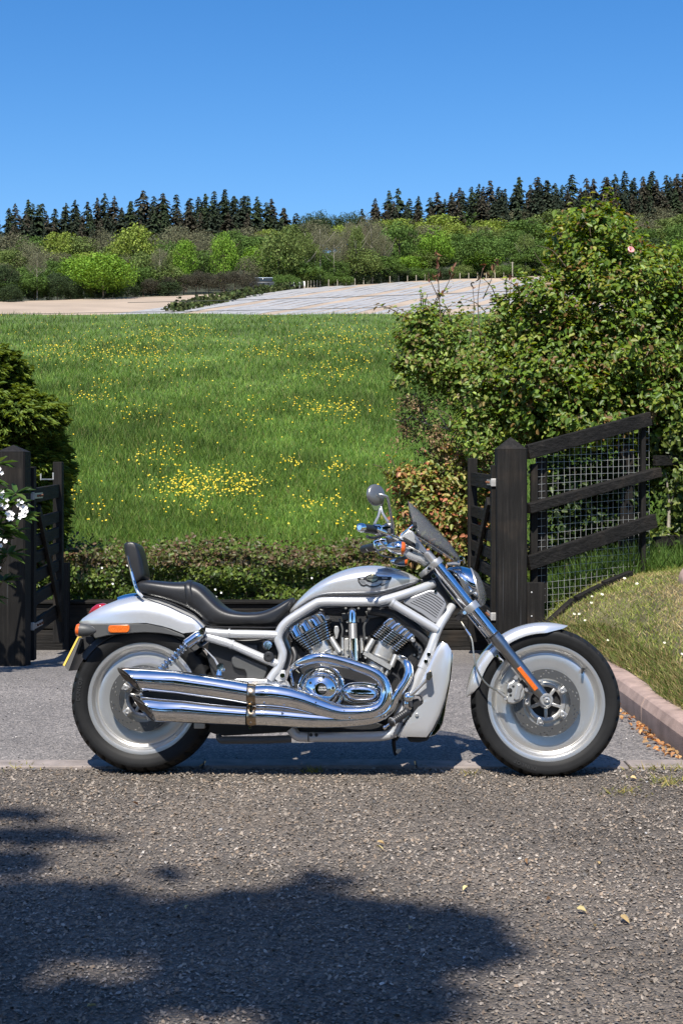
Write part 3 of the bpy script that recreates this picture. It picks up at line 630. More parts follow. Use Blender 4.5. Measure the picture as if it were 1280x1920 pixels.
MB().box((0, 0, 0.95), (3.9, 1.7, 0.8)).build('body', M_vb, v, bevel=0.12); MB().box((0.2, 0, 1.62), (2.7, 1.55, 0.56)).build('cab', M_vg, v, bevel=0.1); MB().box((0.2, 0, 1.94), (2.8, 1.6, 0.10)).build('roof', M_vr, v, bevel=0.04)
for sx_ in (-1.2, 1.2):
    for sy_ in (-0.8, 0.8): MB().lathe((sx_, sy_ - 0.1, 0.38), (0, 1, 0), [(0.05, 0), (0.36, 0), (0.38, 0.05), (0.38, 0.17), (0.36, 0.22), (0.05, 0.22)], 16).build('wheel', M_cable, v)
# overhead wires crossing below the skyline of the fields
def wire(lbl, a, c, Y, sag):
    A, B_ = P3(*a, Y), P3(*c, Y * 1.06); d = B_ - A
    pts = [A + d * t + Vector((0, 0, -sag * 4 * (s_ - s_ * s_))) for t in np.linspace(-0.4, 1.4, 30) for s_ in [((t + 0.4) / 1.8)]]
    up = sag * 4 * (0.222 * 0.778) ; pts = [p + Vector((0, 0, up)) for p in pts]
    o = MB().tube(pts, 0.012, 5).build('overhead_wire', M_cable); tag(o, lbl, 'cable')
wire('lower of two thin black wires strung across the far fields', (0, 589), (960, 571), 58, 0.10)
wire('upper of two thin black wires strung across the far fields', (470, 562), (1000, 544), 60, 0.08)

# ================================================================ gateway timber
def wedge_post(name, label, pxl, pxr, sh, ap, Y, zb, mat=M_timber_z):
    xl, xr = (pxl - HX) * Y / F, (pxr - HX) * Y / F; w = xr - xl; cx = (xl + xr) / 2; zs = CAMZ - (sh - HY) * Y / F; za = CAMZ - (ap - HY) * (Y + w / 2) / F
    t = empty(name, (cx, Y + w / 2, zb), label, 'gate post')
    h = w / 2; c = 0.012
    def ring(z, k=1.0): return [(q[0] * k, q[1] * k, z) for q in ((-h + c, -h), (h - c, -h), (h, -h + c), (h, h - c), (h - c, h), (-h + c, h), (-h, h - c), (-h, -h + c))]
    MB().loft([ring(-0.3), ring((zs - zb) * 0.5), ring(zs - zb)]).build('shaft', mat, t, smooth=False)
    m = MB(); r0 = ring(zs - zb + 0.0005, 1.012); m.add(r0 + [(0, 0, za - zb)], [(i, (i + 1) % 8, 8) for i in range(8)] + [tuple(range(7, -1, -1))]); m.build('pyramid_cap', mat, t, smooth=False)
    g = random.Random(name + label)
    for i in range(3):                                           # drying cracks: thin dark slivers let into the face
        xx = g.uniform(-h * 0.7, h * 0.7); z0 = g.uniform(0.1, 0.8); L_ = g.uniform(0.25, 0.6)
        MB().add([(xx, -h - 0.0006, z0), (xx + 0.004, -h - 0.0006, z0 + L_ * .5), (xx + 0.001, -h - 0.0006, z0 + L_), (xx - 0.003, -h - 0.0006, z0 + L_ * .45)], [(0, 1, 2, 3)]).build('crack', M_cable, t, smooth=False)
    return t
wedge_post('gate_post', 'thick black gate post with pyramid top right of the motorcycle, by the wire fence', 932, 988, 842, 819, 10.0, -0.12)
wedge_post('gate_post', 'thick black gate post with pyramid top at the left edge behind white flowers', -7, 47, 847, 834, 9.75, -0.10)
t = empty('side_board', tuple(P3(1004, 1145, 10.02)), 'short upright black board fixed against the right gate post', 'board')
MB().box((0, 0.03, 0), (0.125, 0.05, 0.40)).build('plank', M_timber_z, t, smooth=False, bevel=0.004)
for dz in (0.13, -0.04): MB().lathe((-0.03, 0.004, dz), (0, -1, 0), [(0.006, 0), (0.006, 0.004), (0.001, 0.006)], 8).build('bolt', M_galv, t)

def gate(side, label, n_px, f_px, Yn, Yf, n_top, f_top, rails, brace, mir):
    xn, xf = (n_px - HX) * Yn / F, (f_px - HX) * Yf / F
    zn, zf = CAMZ - (n_top - HY) * Yn / F, CAMZ - (f_top - HY) * Yf / F
    g0 = float(drive_z(0, Yn)); t = empty('field_gate', (xn, Yn, g0), label, 'gate')
    def loc(x, y, z): return (x - xn, y - Yn, z - g0)
    MB().box(loc(xn, Yn, (zn + g0 + 0.03) / 2), (0.052, 0.085, zn - g0 - 0.03)).build('stile', M_timber_z, t, smooth=False, bevel=0.004)
    MB().box(loc(xf, Yf, (zf - 0.10) / 2 ), (0.072, 0.085, zf + 0.10)).build('stile', M_timber_z, t, smooth=False, bevel=0.004)
    for z, hh in rails:
        MB().bar(loc(xn, Yn + 0.043, z), loc(xf, Yf - 0.043, z + 0.02), 0.034, hh).build('rail', M_timber_y, t, smooth=False, bevel=0.003)
    (za, zb) = brace
    MB().bar(loc(xn + mir * 0.036, Yn + 0.06, za), loc(xf + mir * 0.036, Yf - 0.06, zb), 0.026, 0.075).build('brace', M_timber_y, t, smooth=False, bevel=0.003)
    for z in (rails[0][0], rails[-1][0] + 0.02):
        h_ = bpy.data.objects.new('hinge', None); COL.objects.link(h_); h_.parent = t
        MB().box(loc(xn - mir * 0.0, Yn - 0.052, z), (0.06, 0.012, 0.055)).build('plate', M_galv, h_, smooth=False, bevel=0.002)
        MB().lathe(loc(xn - mir * 0.04, Yn - 0.045, z - 0.035), (0, 0, 1), [(0.011, 0), (0.011, 0.03), (0.008, 0.031), (0.008, 0.07)], 12).build('pin', M_galv, h_)
        MB().box(loc(xn + mir * 0.028, Yn + 0.10, z), (0.006, 0.26, 0.04)).build('strap', M_galv, h_, smooth=False)
        for k in range(3): MB().lathe(loc(xn + mir * 0.031, Yn + 0.04 + k * 0.075, z), (mir, 0, 0), [(0.009, 0), (0.009, 0.012), (0.001, 0.014)], 8).build('rusty_bolt', M_rust, h_)
    return t, loc, xn, xf
gate(1, 'open black timber gate leaf hinged on the right gate post', 926, 885, 10.17, 11.25, 872, 859, [(1.185, 0.105), (0.93, 0.085), (0.79, 0.085), (0.66, 0.08), (0.53, 0.085), (0.37, 0.09), (0.20, 0.105)], (1.05, 0.25), -1)
lg, lloc, xn, xf = gate(-1, 'open black timber gate leaf hinged on the left gate post', 60, 110, 10.07, 11.2, 875, 866, [(1.09, 0.105), (0.885, 0.085), (0.76, 0.085), (0.64, 0.08), (0.50, 0.085), (0.34, 0.09), (0.14, 0.105)], (1.0, 0.10), 1)
p0 = lloc(*P3(77, 888, 10.75)); p1 = lloc(*P3(77, 899, 10.75)); p2 = lloc(*P3(100, 899, 10.9)); p3 = lloc(*P3(100, 886, 10.9))
MB().tube([p0, p1, p2, p3], 0.006, 8).build('latch_loop', M_galv, lg)

# low wall of black sleepers across the far end of the drive
wl = empty('sleeper_wall', (0, 11.5, -0.25), 'low wall of black timber sleepers below the green hedge behind the motorcycle', 'wall')
for row in range(2):
    x0 = -2.75 + (0.0 if row == 0 else -0.9)
    while x0 < 3.0:
        MB().box((x0 + 1.2, 0.06 + 0.004 * row, 0.11 + 0.215 * row), (2.392, 0.12, 0.205)).build('sleeper', M_timber_x, wl, smooth=False, bevel=0.008); x0 += 2.4
MB().box((0.0, 0.055, 0.442), (6.4, 0.16, 0.022)).build('coping_board', M_timber_x, wl, smooth=False, bevel=0.004)
t = empty('short_post', tuple(P3(125, 1210, 11.42)), 'short weathered black post behind the open left gate', 'post')
MB().box((0, 0, 0.32), (0.05, 0.07, 0.70)).build('post', M_timber_z, t, smooth=False)

# sloping side fence with wire netting, right
ff = empty('side_fence', tuple(P3(1005, 1150, 10.1)), 'black rail fence with square wire netting climbing the grass bank at right', 'fence')
O = Vector(ff.location)
def fl(px, py, Y): return P3(px, py, Y) - O
for (a, c, w, h) in [((988, 848, 10.08), (1217, 785, 10.62), 0.045, 0.105), ((988, 954, 10.06), (1233, 885, 10.66), 0.085, 0.070), ((989, 1056, 10.08), (1227, 976, 10.62), 0.045, 0.105)]:
    MB().bar(fl(*a), fl(*c), w, h).build('rail', M_timber_x, ff, smooth=False, bevel=0.005)
for (px, top, bot, Y, w, dpt) in [(1203, 790, 1085, 10.675, 0.115, 0.035), (1014, 858, 1130, 10.24, 0.055, 0.08), (1172, 830, 1090, 11.2, 0.10, 0.1), (1000, 870, 1110, 10.16, 0.06, 0.05)]:
    a, c = fl(px, bot, Y), fl(px, top, Y); MB().bar(a, c, w, dpt, (1, 0, 0)).build('fence_post', M_timber_z, ff, smooth=False, bevel=0.005)
for (a, c) in [((1226, 864, 10.95), (1420, 858, 11.6)), ((1226, 1016, 10.95), (1420, 1000, 11.6))]:
    MB().bar(fl(*a), fl(*c), 0.04, 0.08).build('rail', M_timber_x, ff, smooth=False, bevel=0.004)
m = MB(); A, C = Vector(P3(1004, 1000, 10.17)), Vector(P3(1216, 1000, 10.72)); d = C - A; hl = Vector((d.x, d.y, 0)); nW = int(hl.length / 0.051)
def gz(p): return float(bank_z(p.x, p.y)) if p.x > 1.45 else 0.0
zt = lambda t_: CAMZ - ((850 - 62 * t_) - HY) * (10.17 + .5 * t_) / F
rj = random.Random(3)
for i in range(nW + 1):
    t_ = i / nW; p = A + d * t_; p.z = 0; top = zt(t_); lo = gz(p) - 0.02; mid = (top + lo) / 2; j1, j2 = rj.uniform(-.006, .006), rj.uniform(-.006, .006)
    m.tube([Vector((p.x, p.y, lo)) - O, Vector((p.x + j1, p.y, mid)) - O, Vector((p.x + j2, p.y, top)) - O], 0.0013, 4)
for k in range(32):
    zz = -0.05 + k * 0.051; pts = []
    for t_ in np.linspace(0, 1, 12):
        p = A + d * t_; z_ = zz + 0.04 * t_ + 0.004 * math.sin(k + 5 * t_)
        if gz(p) - 0.03 < z_ < zt(t_): pts.append(Vector((p.x, p.y, z_)) - O)
    if len(pts) > 1: m.tube(pts, 0.0013, 4)
m.build('wire_netting', M_wire, ff)
gb = empty('edging_boards', tuple(P3(1060, 1135, 10.0)), 'old black edging boards lying along the foot of the wire fence', 'boards'); O2 = Vector(gb.location)
def on_bank(px, py, Y):
    p = P3(px, py, Y); p.z = float(bank_z(p.x, p.y)) + 0.02; return p - O2
for (a, c) in [((1024, 1158, 9.9), (1075, 1124, 10.05)), ((1079, 1121, 10.05), (1128, 1097, 10.2)), ((1131, 1095, 10.25), (1182, 1080, 10.45))]:
    MB().bar(on_bank(*a), on_bank(*c), 0.05, 0.06).build('board', M_timber_x, gb, smooth=False, bevel=0.005)
rk = MB(); g = random.Random(8); rings = []
for i, (z, r) in enumerate([(-.05, .09), (0, .12), (0.06, .115), (0.11, .085), (0.135, .04)]): rings.append([(math.cos(a) * r * g.uniform(.85, 1.15), math.sin(a) * r * g.uniform(.85, 1.15), z) for a in np.linspace(0, 6.283, 11)[:-1]])
rk.loft(rings); o = rk.build('boulder', M_kerb, None, sub=1); o.location = P3(1301, 1090, 9.6); o.location.z = float(bank_z(o.location.x, o.location.y)) - 0.02; tag(o, 'smooth pinkish boulder on top of the grass bank at the right edge', 'rock')

# ================================================================ bushes
LEAFV = {}
def leaf_meshes(key, pal, mat, ratio, fold=0.22, curl=0.12):
    if key not in LEAFV:
        out = []
        for i in range(6):
            V, Fc, c = leaves_np(np.zeros((1, 3)), np.array([[0, 0, 1.0]]), np.array([[1.0, 0, 0]]), 1.0, ratio, fold, np.array([pal[i % len(pal)]]) * (0.85 + 0.3 * random.random()), curl)
            out.append(mesh_np('leaf', V, Fc, mat, c))
        LEAFV[key] = out
    return LEAFV[key]
def bush(name, label, cat, ells, n, L_, ratio, pal, mat, n_obj, stems=(), stem_mat=None, up=0.62, shell=0.48, rand=0.52, clump=0.75, shoots=0):
    px, py, _, _, Y0, _ = ells[0]; base = P3(px, py, Y0); base.z = 0.1; root = empty(name, tuple(base), label, cat); O = np.array(base)
    vol = np.array([e[2] * e[3] for e in ells], float); vol /= vol.sum(); C = []; Nn = []; key = []
    for e, v_ in zip(ells, vol):
        m_ = int(n * v_) + 1; q = unit(m_); r = shell + (1 - shell) * RNG.random(m_) ** 0.6; r *= 1 + 0.10 * np.sin(q[:, 0] * 7 + e[0]) * np.sin(q[:, 2] * 6 + e[1]) + 0.06 * RNG.normal(size=m_)
        Y = e[4]; ax = np.array([e[2] * Y / F, e[5], e[3] * Y / F]); c0 = np.array(P3(e[0], e[1], Y))
        kc = max(10, int(m_ / 55)); cq = unit(kc); cr = shell * 0.9 + (1.03 - shell * 0.9) * RNG.random(kc) ** 0.5; w_ = RNG.integers(0, kc, m_); cl_ = RNG.random(m_) < clump     # sprays: leaves gather round shoot tips
        loc = np.where(cl_[:, None], cq[w_] * cr[w_][:, None] + RNG.normal(size=(m_, 3)) * 0.105 * (80.0 / max(40.0, e[2])) ** 0.5, q * r[:, None])
        q = np.where(cl_[:, None], 0.6 * cq[w_] + 0.4 * q, q); r = np.linalg.norm(loc, axis=1)
        C.append(c0 + loc * ax); Nn.append(q); key.append(r - q[:, 1] * 0.6)
    C = np.concatenate(C); q = np.concatenate(Nn); key = np.concatenate(key)
    sh_c = []; sh_q = []
    for _ in range(shoots):
        e = ells[random.randrange(len(ells))]; d = unit(1)[0]; d[2] = abs(d[2]) * 0.9 + 0.1; d[1] = -abs(d[1]) * 0.5; ax = np.array([e[2] * e[4] / F, e[5], e[3] * e[4] / F]); p0 = np.array(P3(e[0], e[1], e[4])) + d * ax * 0.85; L2 = random.uniform(0.12, 0.27); dd = d * np.array([1, 1, 0.5]) + np.array([0, 0, 0.7]); dd /= np.linalg.norm(dd)
        p1 = p0 + dd * L2 * 0.55; p2 = p1 + (dd + np.array([d[0] * 0.5, 0, -0.35])) * L2 * 0.5
        MB().tube([Vector(p - O) for p in (p0, p1, p2)], [0.005, 0.004, 0.002], 5, sm=3).build('shoot', stem_mat or M_bark, root)
        for t_ in np.linspace(0.1, 1, 9): sh_c.append((p0 + (p1 - p0) * t_ * 2 if t_ < .5 else p1 + (p2 - p1) * (t_ * 2 - 1)) + RNG.normal(size=3) * 0.018); sh_q.append(d)
    if sh_c: C = np.concatenate([C, sh_c]); q = np.concatenate([q, sh_q]); key = np.concatenate([key, np.full(len(sh_c), -9.0)])
    m_ = len(C)
    N = q * 0.7 + np.array([0, -0.15, up]) + rand * unit(m_) * 0.9; D = unit(m_) + np.array([0, 0, -0.4]) + q * 0.6
    Ln = L_ * (0.5 + 0.85 * RNG.random(m_)); order = np.argsort(-key); big = order[:n_obj * 4:4] if n_obj else []; rest = np.setdiff1d(np.arange(m_), big)
    V, Fc, c = leaves_np(C[rest] - O, N[rest], D[rest], Ln[rest], Ln[rest] * ratio, 0.2, pick_cols(len(rest), pal, 0.2))
    o = link('foliage', mesh_np('foliage', V, Fc, mat, c), root); o['kind'] = 'stuff'
    if n_obj:
        lm = leaf_meshes(name, pal, mat, ratio)
        for k, i in enumerate(big):
            nn = Vector(N[i]).normalized(); dd = Vector(D[i]); dd = (dd - nn * dd.dot(nn)).normalized(); ss = nn.cross(dd)
            ob = link('leaf', lm[k % 6], root); Mx = Matrix((dd, ss, nn)).transposed().to_4x4(); ob.matrix_local = Matrix.Translation(Vector(C[i] - O)) @ Mx @ Matrix.Scale(Ln[i] * 1.1, 4)
    for s in stems:
        pts = [P3(*p[:3]) - base for p in s['p']]; MB().tube(pts, [s['r'] * (1 - 0.75 * k / max(1, len(pts) - 1)) for k in range(len(pts))], 6, sm=3).build('stem', stem_mat or M_bark, root)
    return root, base
ROSE = [(0.100, 0.165, 0.018), (0.130, 0.200, 0.024), (0.062, 0.115, 0.015), (0.185, 0.235, 0.032), (0.105, 0.145, 0.022), (0.090, 0.155, 0.024), (0.24, 0.25, 0.05), (0.075, 0.135, 0.018), (0.16, 0.10, 0.035), (0.115, 0.185, 0.02)]
def st(r, *p): return {'r': r, 'p': p}
rb, rbase = bush('rose_bush', 'tall dense green climbing rose bush towering over the sloping fence at right', 'bush',
     [(1160, 640, 165, 200, 11.6, .75), (1110, 470, 85, 95, 11.6, .5), (1180, 560, 105, 105, 11.7, .6), (1030, 700, 110, 130, 11.5, .6), (1260, 690, 105, 160, 11.6, .6), (1090, 780, 130, 75, 11.3, .55), (1010, 580, 55, 75, 11.5, .4), (985, 745, 55, 90, 11.5, .45), (1230, 760, 90, 80, 11.3, .5), (1120, 420, 40, 36, 11.6, .3), (1258, 600, 50, 60, 11.7, .4)],
     44000, 0.047, 0.62, ROSE, M_leaf, 300,
     [st(0.02, (1150, 1080, 11.8), (1140, 900, 11.7), (1120, 640, 11.6), (1105, 420, 11.6)), st(0.016, (1190, 1080, 11.6), (1200, 850, 11.6), (1215, 600, 11.6)), st(0.014, (1100, 1080, 11.7), (1060, 850, 11.6), (1030, 640, 11.5)),
      st(0.006, (1060, 500, 11.4), (1035, 470, 11.4), (1005, 460, 11.4)), st(0.005, (1040, 520, 11.4), (1012, 490, 11.4), (1000, 470, 11.4)), st(0.006, (1050, 480, 11.5), (1042, 445, 11.5), (1035, 425, 11.5))], M_bark, shoots=46)
M_pink = simple('pink_petal', (0.75, 0.34, 0.33), 0.5); M_red = simple('red_leaf', (0.28, 0.075, 0.03), 0.4)
for (qx, qy, mt, r) in [(1181, 469, M_pink, 0.028), (1166, 706, M_red, 0.02)]:
    m = MB(); c = P3(qx, qy, 10.95) - rbase
    for k in range(3):
        rr_ = r * (1 - 0.25 * k)
        m.lathe(c, (0.2, -0.8, 0.4), [(rr_ * .4, -rr_ * .5), (rr_ * .9, 0), (rr_, rr_ * .45), (rr_ * .85, rr_ * .5), (rr_ * .6, rr_ * .1)], 9, cap=False)
    m.build('rose_flower', mt, rb)
bush('bramble_bush', 'lower lighter green bush with thin upright shoots left of the tall rose bush', 'bush',
     [(870, 665, 110, 88, 11.9, .5), (800, 650, 62, 78, 11.9, .4), (960, 660, 70, 85, 11.8, .4), (780, 700, 50, 50, 11.9, .35), (905, 730, 80, 70, 11.7, .4), (900, 810, 60, 60, 11.6, .35), (790, 600, 45, 30, 11.9, .25), (950, 600, 50, 45, 11.8, .3)],
     12500, 0.042, 0.62, [(0.14, 0.215, 0.035), (0.19, 0.26, 0.045), (0.09, 0.155, 0.026), (0.24, 0.28, 0.065), (0.19, 0.15, 0.06), (0.11, 0.18, 0.03)], M_leaf, 300,
     [st(0.009, (835, 720, 11.8), (826, 610, 11.8), (822, 540, 11.8), (819, 475, 11.8)), st(0.006, (822, 560, 11.8), (840, 530, 11.8), (850, 500, 11.8)), st(0.006, (900, 640, 11.8), (895, 560, 11.8), (905, 500, 11.8)), st(0.005, (905, 560, 11.8), (922, 520, 11.8), (930, 490, 11.8)), st(0.006, (880, 640, 11.8), (888, 580, 11.8), (885, 535, 11.8)), st(0.005, (822, 560, 11.8), (808, 530, 11.8), (803, 520, 11.8)), st(0.006, (945, 600, 11.7), (955, 550, 11.7), (958, 520, 11.7)),
      st(0.006, (790, 610, 11.8), (760, 585, 11.8), (728, 572, 11.8)), st(0.012, (878, 880, 11.9), (872, 800, 11.9), (860, 700, 11.9))], M_bark, shell=0.3, shoots=34)
# brown seed heads on the tall shoots
V = []; 
heads = [(819, 478), (817, 495), (822, 510), (850, 500), (905, 500), (898, 520), (930, 490), (925, 505), (885, 535), (803, 520), (846, 515), (815, 520), (826, 545), (911, 512), (958, 522)]
C0 = np.array([P3(a + random.uniform(-4, 4), b_ + random.uniform(-5, 5), 11.78) for a, b_ in heads for _ in range(3)]); n = len(C0)
V, Fc, c = leaves_np(C0, unit(n) + np.array([0, -.8, 0]), unit(n) * .5 + np.array([0.1, 0, 1.0]), 0.065, 0.018, 0.2, pick_cols(n, [(0.14, 0.06, 0.035), (0.20, 0.10, 0.05), (0.17, 0.13, 0.06)], .2))
o = link('seed_heads', mesh_np('seed_heads', V, Fc, M_leaf_dull, c)); tag(o, 'reddish brown young leaf tips on the thin shoots above the bramble bush', 'leaves', kind='stuff')
bush('thorn_shrub', 'sparse twiggy brownish shrub between the red tinged bush and the green bramble', 'bush',
     [(810, 800, 72, 68, 12.0, .35), (850, 850, 55, 55, 11.9, .3), (770, 770, 40, 50, 12.0, .3), (910, 850, 40, 50, 11.7, .3)], 3600, 0.030, 0.5, [(0.17, 0.155, 0.055), (0.21, 0.15, 0.07), (0.11, 0.125, 0.035), (0.25, 0.16, 0.09)], M_leaf_dull, 0,
     [st(0.022, (880, 960, 12.0), (877, 880, 12.0), (873, 800, 12.0), (868, 760, 12.0)), st(0.009, (875, 830, 12.0), (840, 805, 11.9), (800, 795, 11.9), (770, 780, 11.9)), st(0.008, (875, 850, 12.0), (850, 825, 12.0), (825, 820, 12.0)), st(0.008, (873, 800, 12.0), (890, 775, 12.0), (900, 750, 12.0)), st(0.006, (800, 795, 11.9), (785, 760, 11.9), (780, 740, 11.9)), st(0.006, (840, 805, 11.9), (820, 770, 11.9), (810, 745, 11.9)), st(0.005, (770, 780, 11.9), (755, 790, 11.9), (735, 785, 11.9)), st(0.005, (875, 870, 12), (830, 860, 11.9), (790, 840, 11.9))], M_palebark, shell=0.1)
bush('photinia_bush', 'low bush with red and yellow tinged young leaves behind the open right gate', 'bush',
     [(810, 960, 82, 90, 11.95, .45), (780, 910, 55, 50, 11.95, .35), (860, 960, 70, 110, 11.9, .4), (800, 1030, 80, 60, 11.95, .4), (750, 900, 28, 28, 11.9, .2), (910, 960, 50, 120, 11.9, .35), (840, 880, 55, 45, 11.95, .3)], 11000, 0.046, 0.55, [(0.15, 0.19, 0.035), (0.21, 0.24, 0.045), (0.10, 0.14, 0.028), (0.36, 0.20, 0.08), (0.32, 0.28, 0.08), (0.25, 0.26, 0.055), (0.08, 0.12, 0.025), (0.38, 0.15, 0.08)], M_leaf, 300,
     [st(0.012, (830, 1120, 12.0), (825, 1000, 12.0), (815, 900, 12.0))], M_bark, shoots=16)
bush('laurel_shrub', 'yellow green leafy shrub with a pale stem beyond the far end of the fence', 'bush',
     [(1262, 900, 42, 110, 11.2, .3), (1300, 930, 60, 120, 11.3, .4), (1240, 1010, 30, 50, 11.2, .25), (1250, 820, 50, 50, 11.2, .3), (1225, 860, 22, 60, 11.3, .2)], 3600, 0.052, 0.6, [(0.12, 0.16, 0.03), (0.08, 0.12, 0.022), (0.16, 0.19, 0.045), (0.05, 0.085, 0.018)], M_leaf, 150,
     [st(0.020, (1249, 1075, 11.1), (1252, 1000, 11.1), (1253, 940, 11.1), (1246, 880, 11.1)), st(0.010, (1252, 960, 11.1), (1265, 920, 11.1), (1275, 880, 11.1))], M_palebark, shell=0.3)
bush('fence_shrub', 'dark green shrub growing behind the square wire netting', 'bush',
     [(1090, 900, 105, 70, 11.4, .4), (1130, 970, 90, 70, 11.5, .4), (1050, 960, 60, 90, 11.4, .3), (1180, 920, 60, 110, 11.5, .3), (1110, 1040, 90, 45, 11.6, .3)], 8000, 0.048, 0.6, [(0.028, 0.055, 0.012), (0.040, 0.070, 0.016), (0.022, 0.040, 0.010), (0.06, 0.09, 0.02)], M_leaf, 150,
     [st(0.014, (1060, 1110, 11.4), (1065, 980, 11.4), (1080, 880, 11.4)), st(0.012, (1140, 1100, 11.4), (1130, 960, 11.4), (1120, 860, 11.4))], M_bark, shell=0.2)
# clipped hedge behind the sleeper wall
n = 17000; X = RNG.uniform(-3.3, 3.0, n); t_ = RNG.random(n); fr = RNG.random(n) < 0.62
Y = np.where(fr, 11.72 + 0.05 * RNG.random(n) + 0.10 * np.sin(X * 5) * np.sin(t_ * 9), 11.75 + 0.9 * RNG.random(n)); Z = np.where(fr, 0.15 + 0.42 * t_, 0.53 + 0.05 * RNG.normal(size=n) + 0.05 * (Y - 11.7)) + 0.03 * np.sin(X * 4.3)
N0 = np.where(fr[:, None], np.array([0, -0.8, 0.45]), np.array([0, -0.2, 1.0])) + unit(n) * 0.85
c = pick_cols(n, [(0.070, 0.115, 0.020), (0.10, 0.15, 0.026), (0.045, 0.075, 0.016), (0.15, 0.19, 0.04)], 0.2); br_ = (Z > 0.47) & (RNG.random(n) < 0.72); c[br_] = pick_cols(br_.sum(), [(0.12, 0.105, 0.045), (0.15, 0.10, 0.055), (0.085, 0.09, 0.03)], .2)
hd = empty('clipped_hedge', (0, 12.0, 0.15), 'low clipped green hedge with brownish top along the sleeper wall', 'hedge'); O = np.array(hd.location)
V, Fc, c = leaves_np(np.stack([X, Y, Z], -1) - O, N0, unit(n), 0.032 + 0.014 * RNG.random(n), 0.022 + 0.01 * RNG.random(n), .2, c); o = link('foliage', mesh_np('foliage', V, Fc, M_leaf, c), hd); o['kind'] = 'stuff'
n = 1500; X = RNG.uniform(-3.2, 2.6, n); Y = RNG.uniform(11.75, 12.6, n); o = blades('twigs', np.stack([X, Y, 0 * X + 0.42], -1) - O, 0.10 + 0.12 * RNG.random(n), np.full(n, 0.006), pick_cols(n, [(0.14, 0.09, 0.05), (0.09, 0.09, 0.03)], .2), M_leaf_dull, 0.35); o.parent = hd; o['kind'] = 'stuff'
m = MB(); g = random.Random(4)
for i in range(60):
    xx = g.uniform(-2.8, 2.0); m.tube([(xx, 11.85 - 12, 0), (xx + g.uniform(-.1, .1), 11.85 - 12, 0.2), (xx + g.uniform(-.15, .15), 11.8 - 12, 0.38)], 0.006, 4)
m.build('stems', M_bark, hd)['kind'] = 'stuff'
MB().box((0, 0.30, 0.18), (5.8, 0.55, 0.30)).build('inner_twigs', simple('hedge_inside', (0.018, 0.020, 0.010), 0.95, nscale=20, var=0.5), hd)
n = 22; X = RNG.uniform(-2.6, 1.2, n); Z = RNG.uniform(0.2, 0.52, n); V, Fc, c = leaves_np(np.stack([X, 0 * X + 11.68, Z], -1), unit(n) * .4 + np.array([0, -1, .4]), unit(n), 0.021, 0.018, .2, pick_cols(n, [(0.8, 0.8, 0.76)], .05))
o = link('hedge_blossom', mesh_np('hedge_blossom', V, Fc, M_petal, c)); tag(o, 'small white blossoms dotted over the clipped hedge', 'flowers', kind='stuff')
# feathery conifer hedge, left
cy = empty('cypress_hedge', tuple(P3(-40, 900, 11.9)), 'feathery yellow green cypress hedge bulging in at the left edge', 'hedge'); O = np.array(cy.location)
EL = [(-30, 775, 100, 100, 11.9, .7), (-60, 890, 185, 150, 11.95, .8), (40, 790, 80, 45, 11.7, .5), (-20, 700, 70, 55, 11.9, .5), (50, 772, 72, 36, 11.8, .4), (30, 860, 85, 120, 11.9, .5), (10, 960, 115, 140, 12.0, .6)]
Vs = []; Fs = []; Cs = []; off = 0
for e in EL:
    m_ = int(e[2] * e[3] * 1.7); q = unit(m_); r = 0.62 + 0.38 * RNG.random(m_) ** 0.5; Y = e[4]; ax = np.array([e[2] * Y / F, e[5], e[3] * Y / F]); kc = int(m_ / 34); cq = unit(kc); w_ = RNG.integers(0, kc, m_); tq = RNG.random(m_) ** 0.7; out_ = cq * np.array([1, 1, .55]) + np.array([0.25, -0.05, 0.1]); out_ /= np.linalg.norm(out_, axis=1, keepdims=True)
    loc = cq[w_] * 0.78 + out_[w_] * (tq * (0.14 + 0.16 * RNG.random(kc)[w_]))[:, None] + RNG.normal(size=(m_, 3)) * (0.085 * (1.15 - tq))[:, None]; r = 0.66 + 0.3 * tq; q = cq[w_]
    C = np.array(P3(e[0], e[1], Y)) + loc * ax
    D = q * np.array([1, 1, 0.6]) + np.array([0.45, -0.1, 0.05]) + 0.75 * unit(m_); N = np.cross(D, unit(m_) * 0.5 + np.array([0, 1, 0])) + np.array([0, -0.1, 0.4])
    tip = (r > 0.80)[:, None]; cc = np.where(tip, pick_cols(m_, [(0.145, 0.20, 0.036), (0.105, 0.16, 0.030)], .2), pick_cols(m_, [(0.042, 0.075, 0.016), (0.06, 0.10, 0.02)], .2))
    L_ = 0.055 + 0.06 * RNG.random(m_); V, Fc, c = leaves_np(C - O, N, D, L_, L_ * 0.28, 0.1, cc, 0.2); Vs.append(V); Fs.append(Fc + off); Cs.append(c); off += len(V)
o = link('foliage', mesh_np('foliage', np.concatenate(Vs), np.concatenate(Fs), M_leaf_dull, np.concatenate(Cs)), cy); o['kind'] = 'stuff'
for (a, c) in [((-60, 1150), (-50, 760)), ((40, 1150), (30, 800))]: MB().tube([P3(*a, 12.1) - Vector(O), P3(*c, 12.0) - Vector(O)], [0.07, 0.02], 8).build('trunk', M_bark, cy)
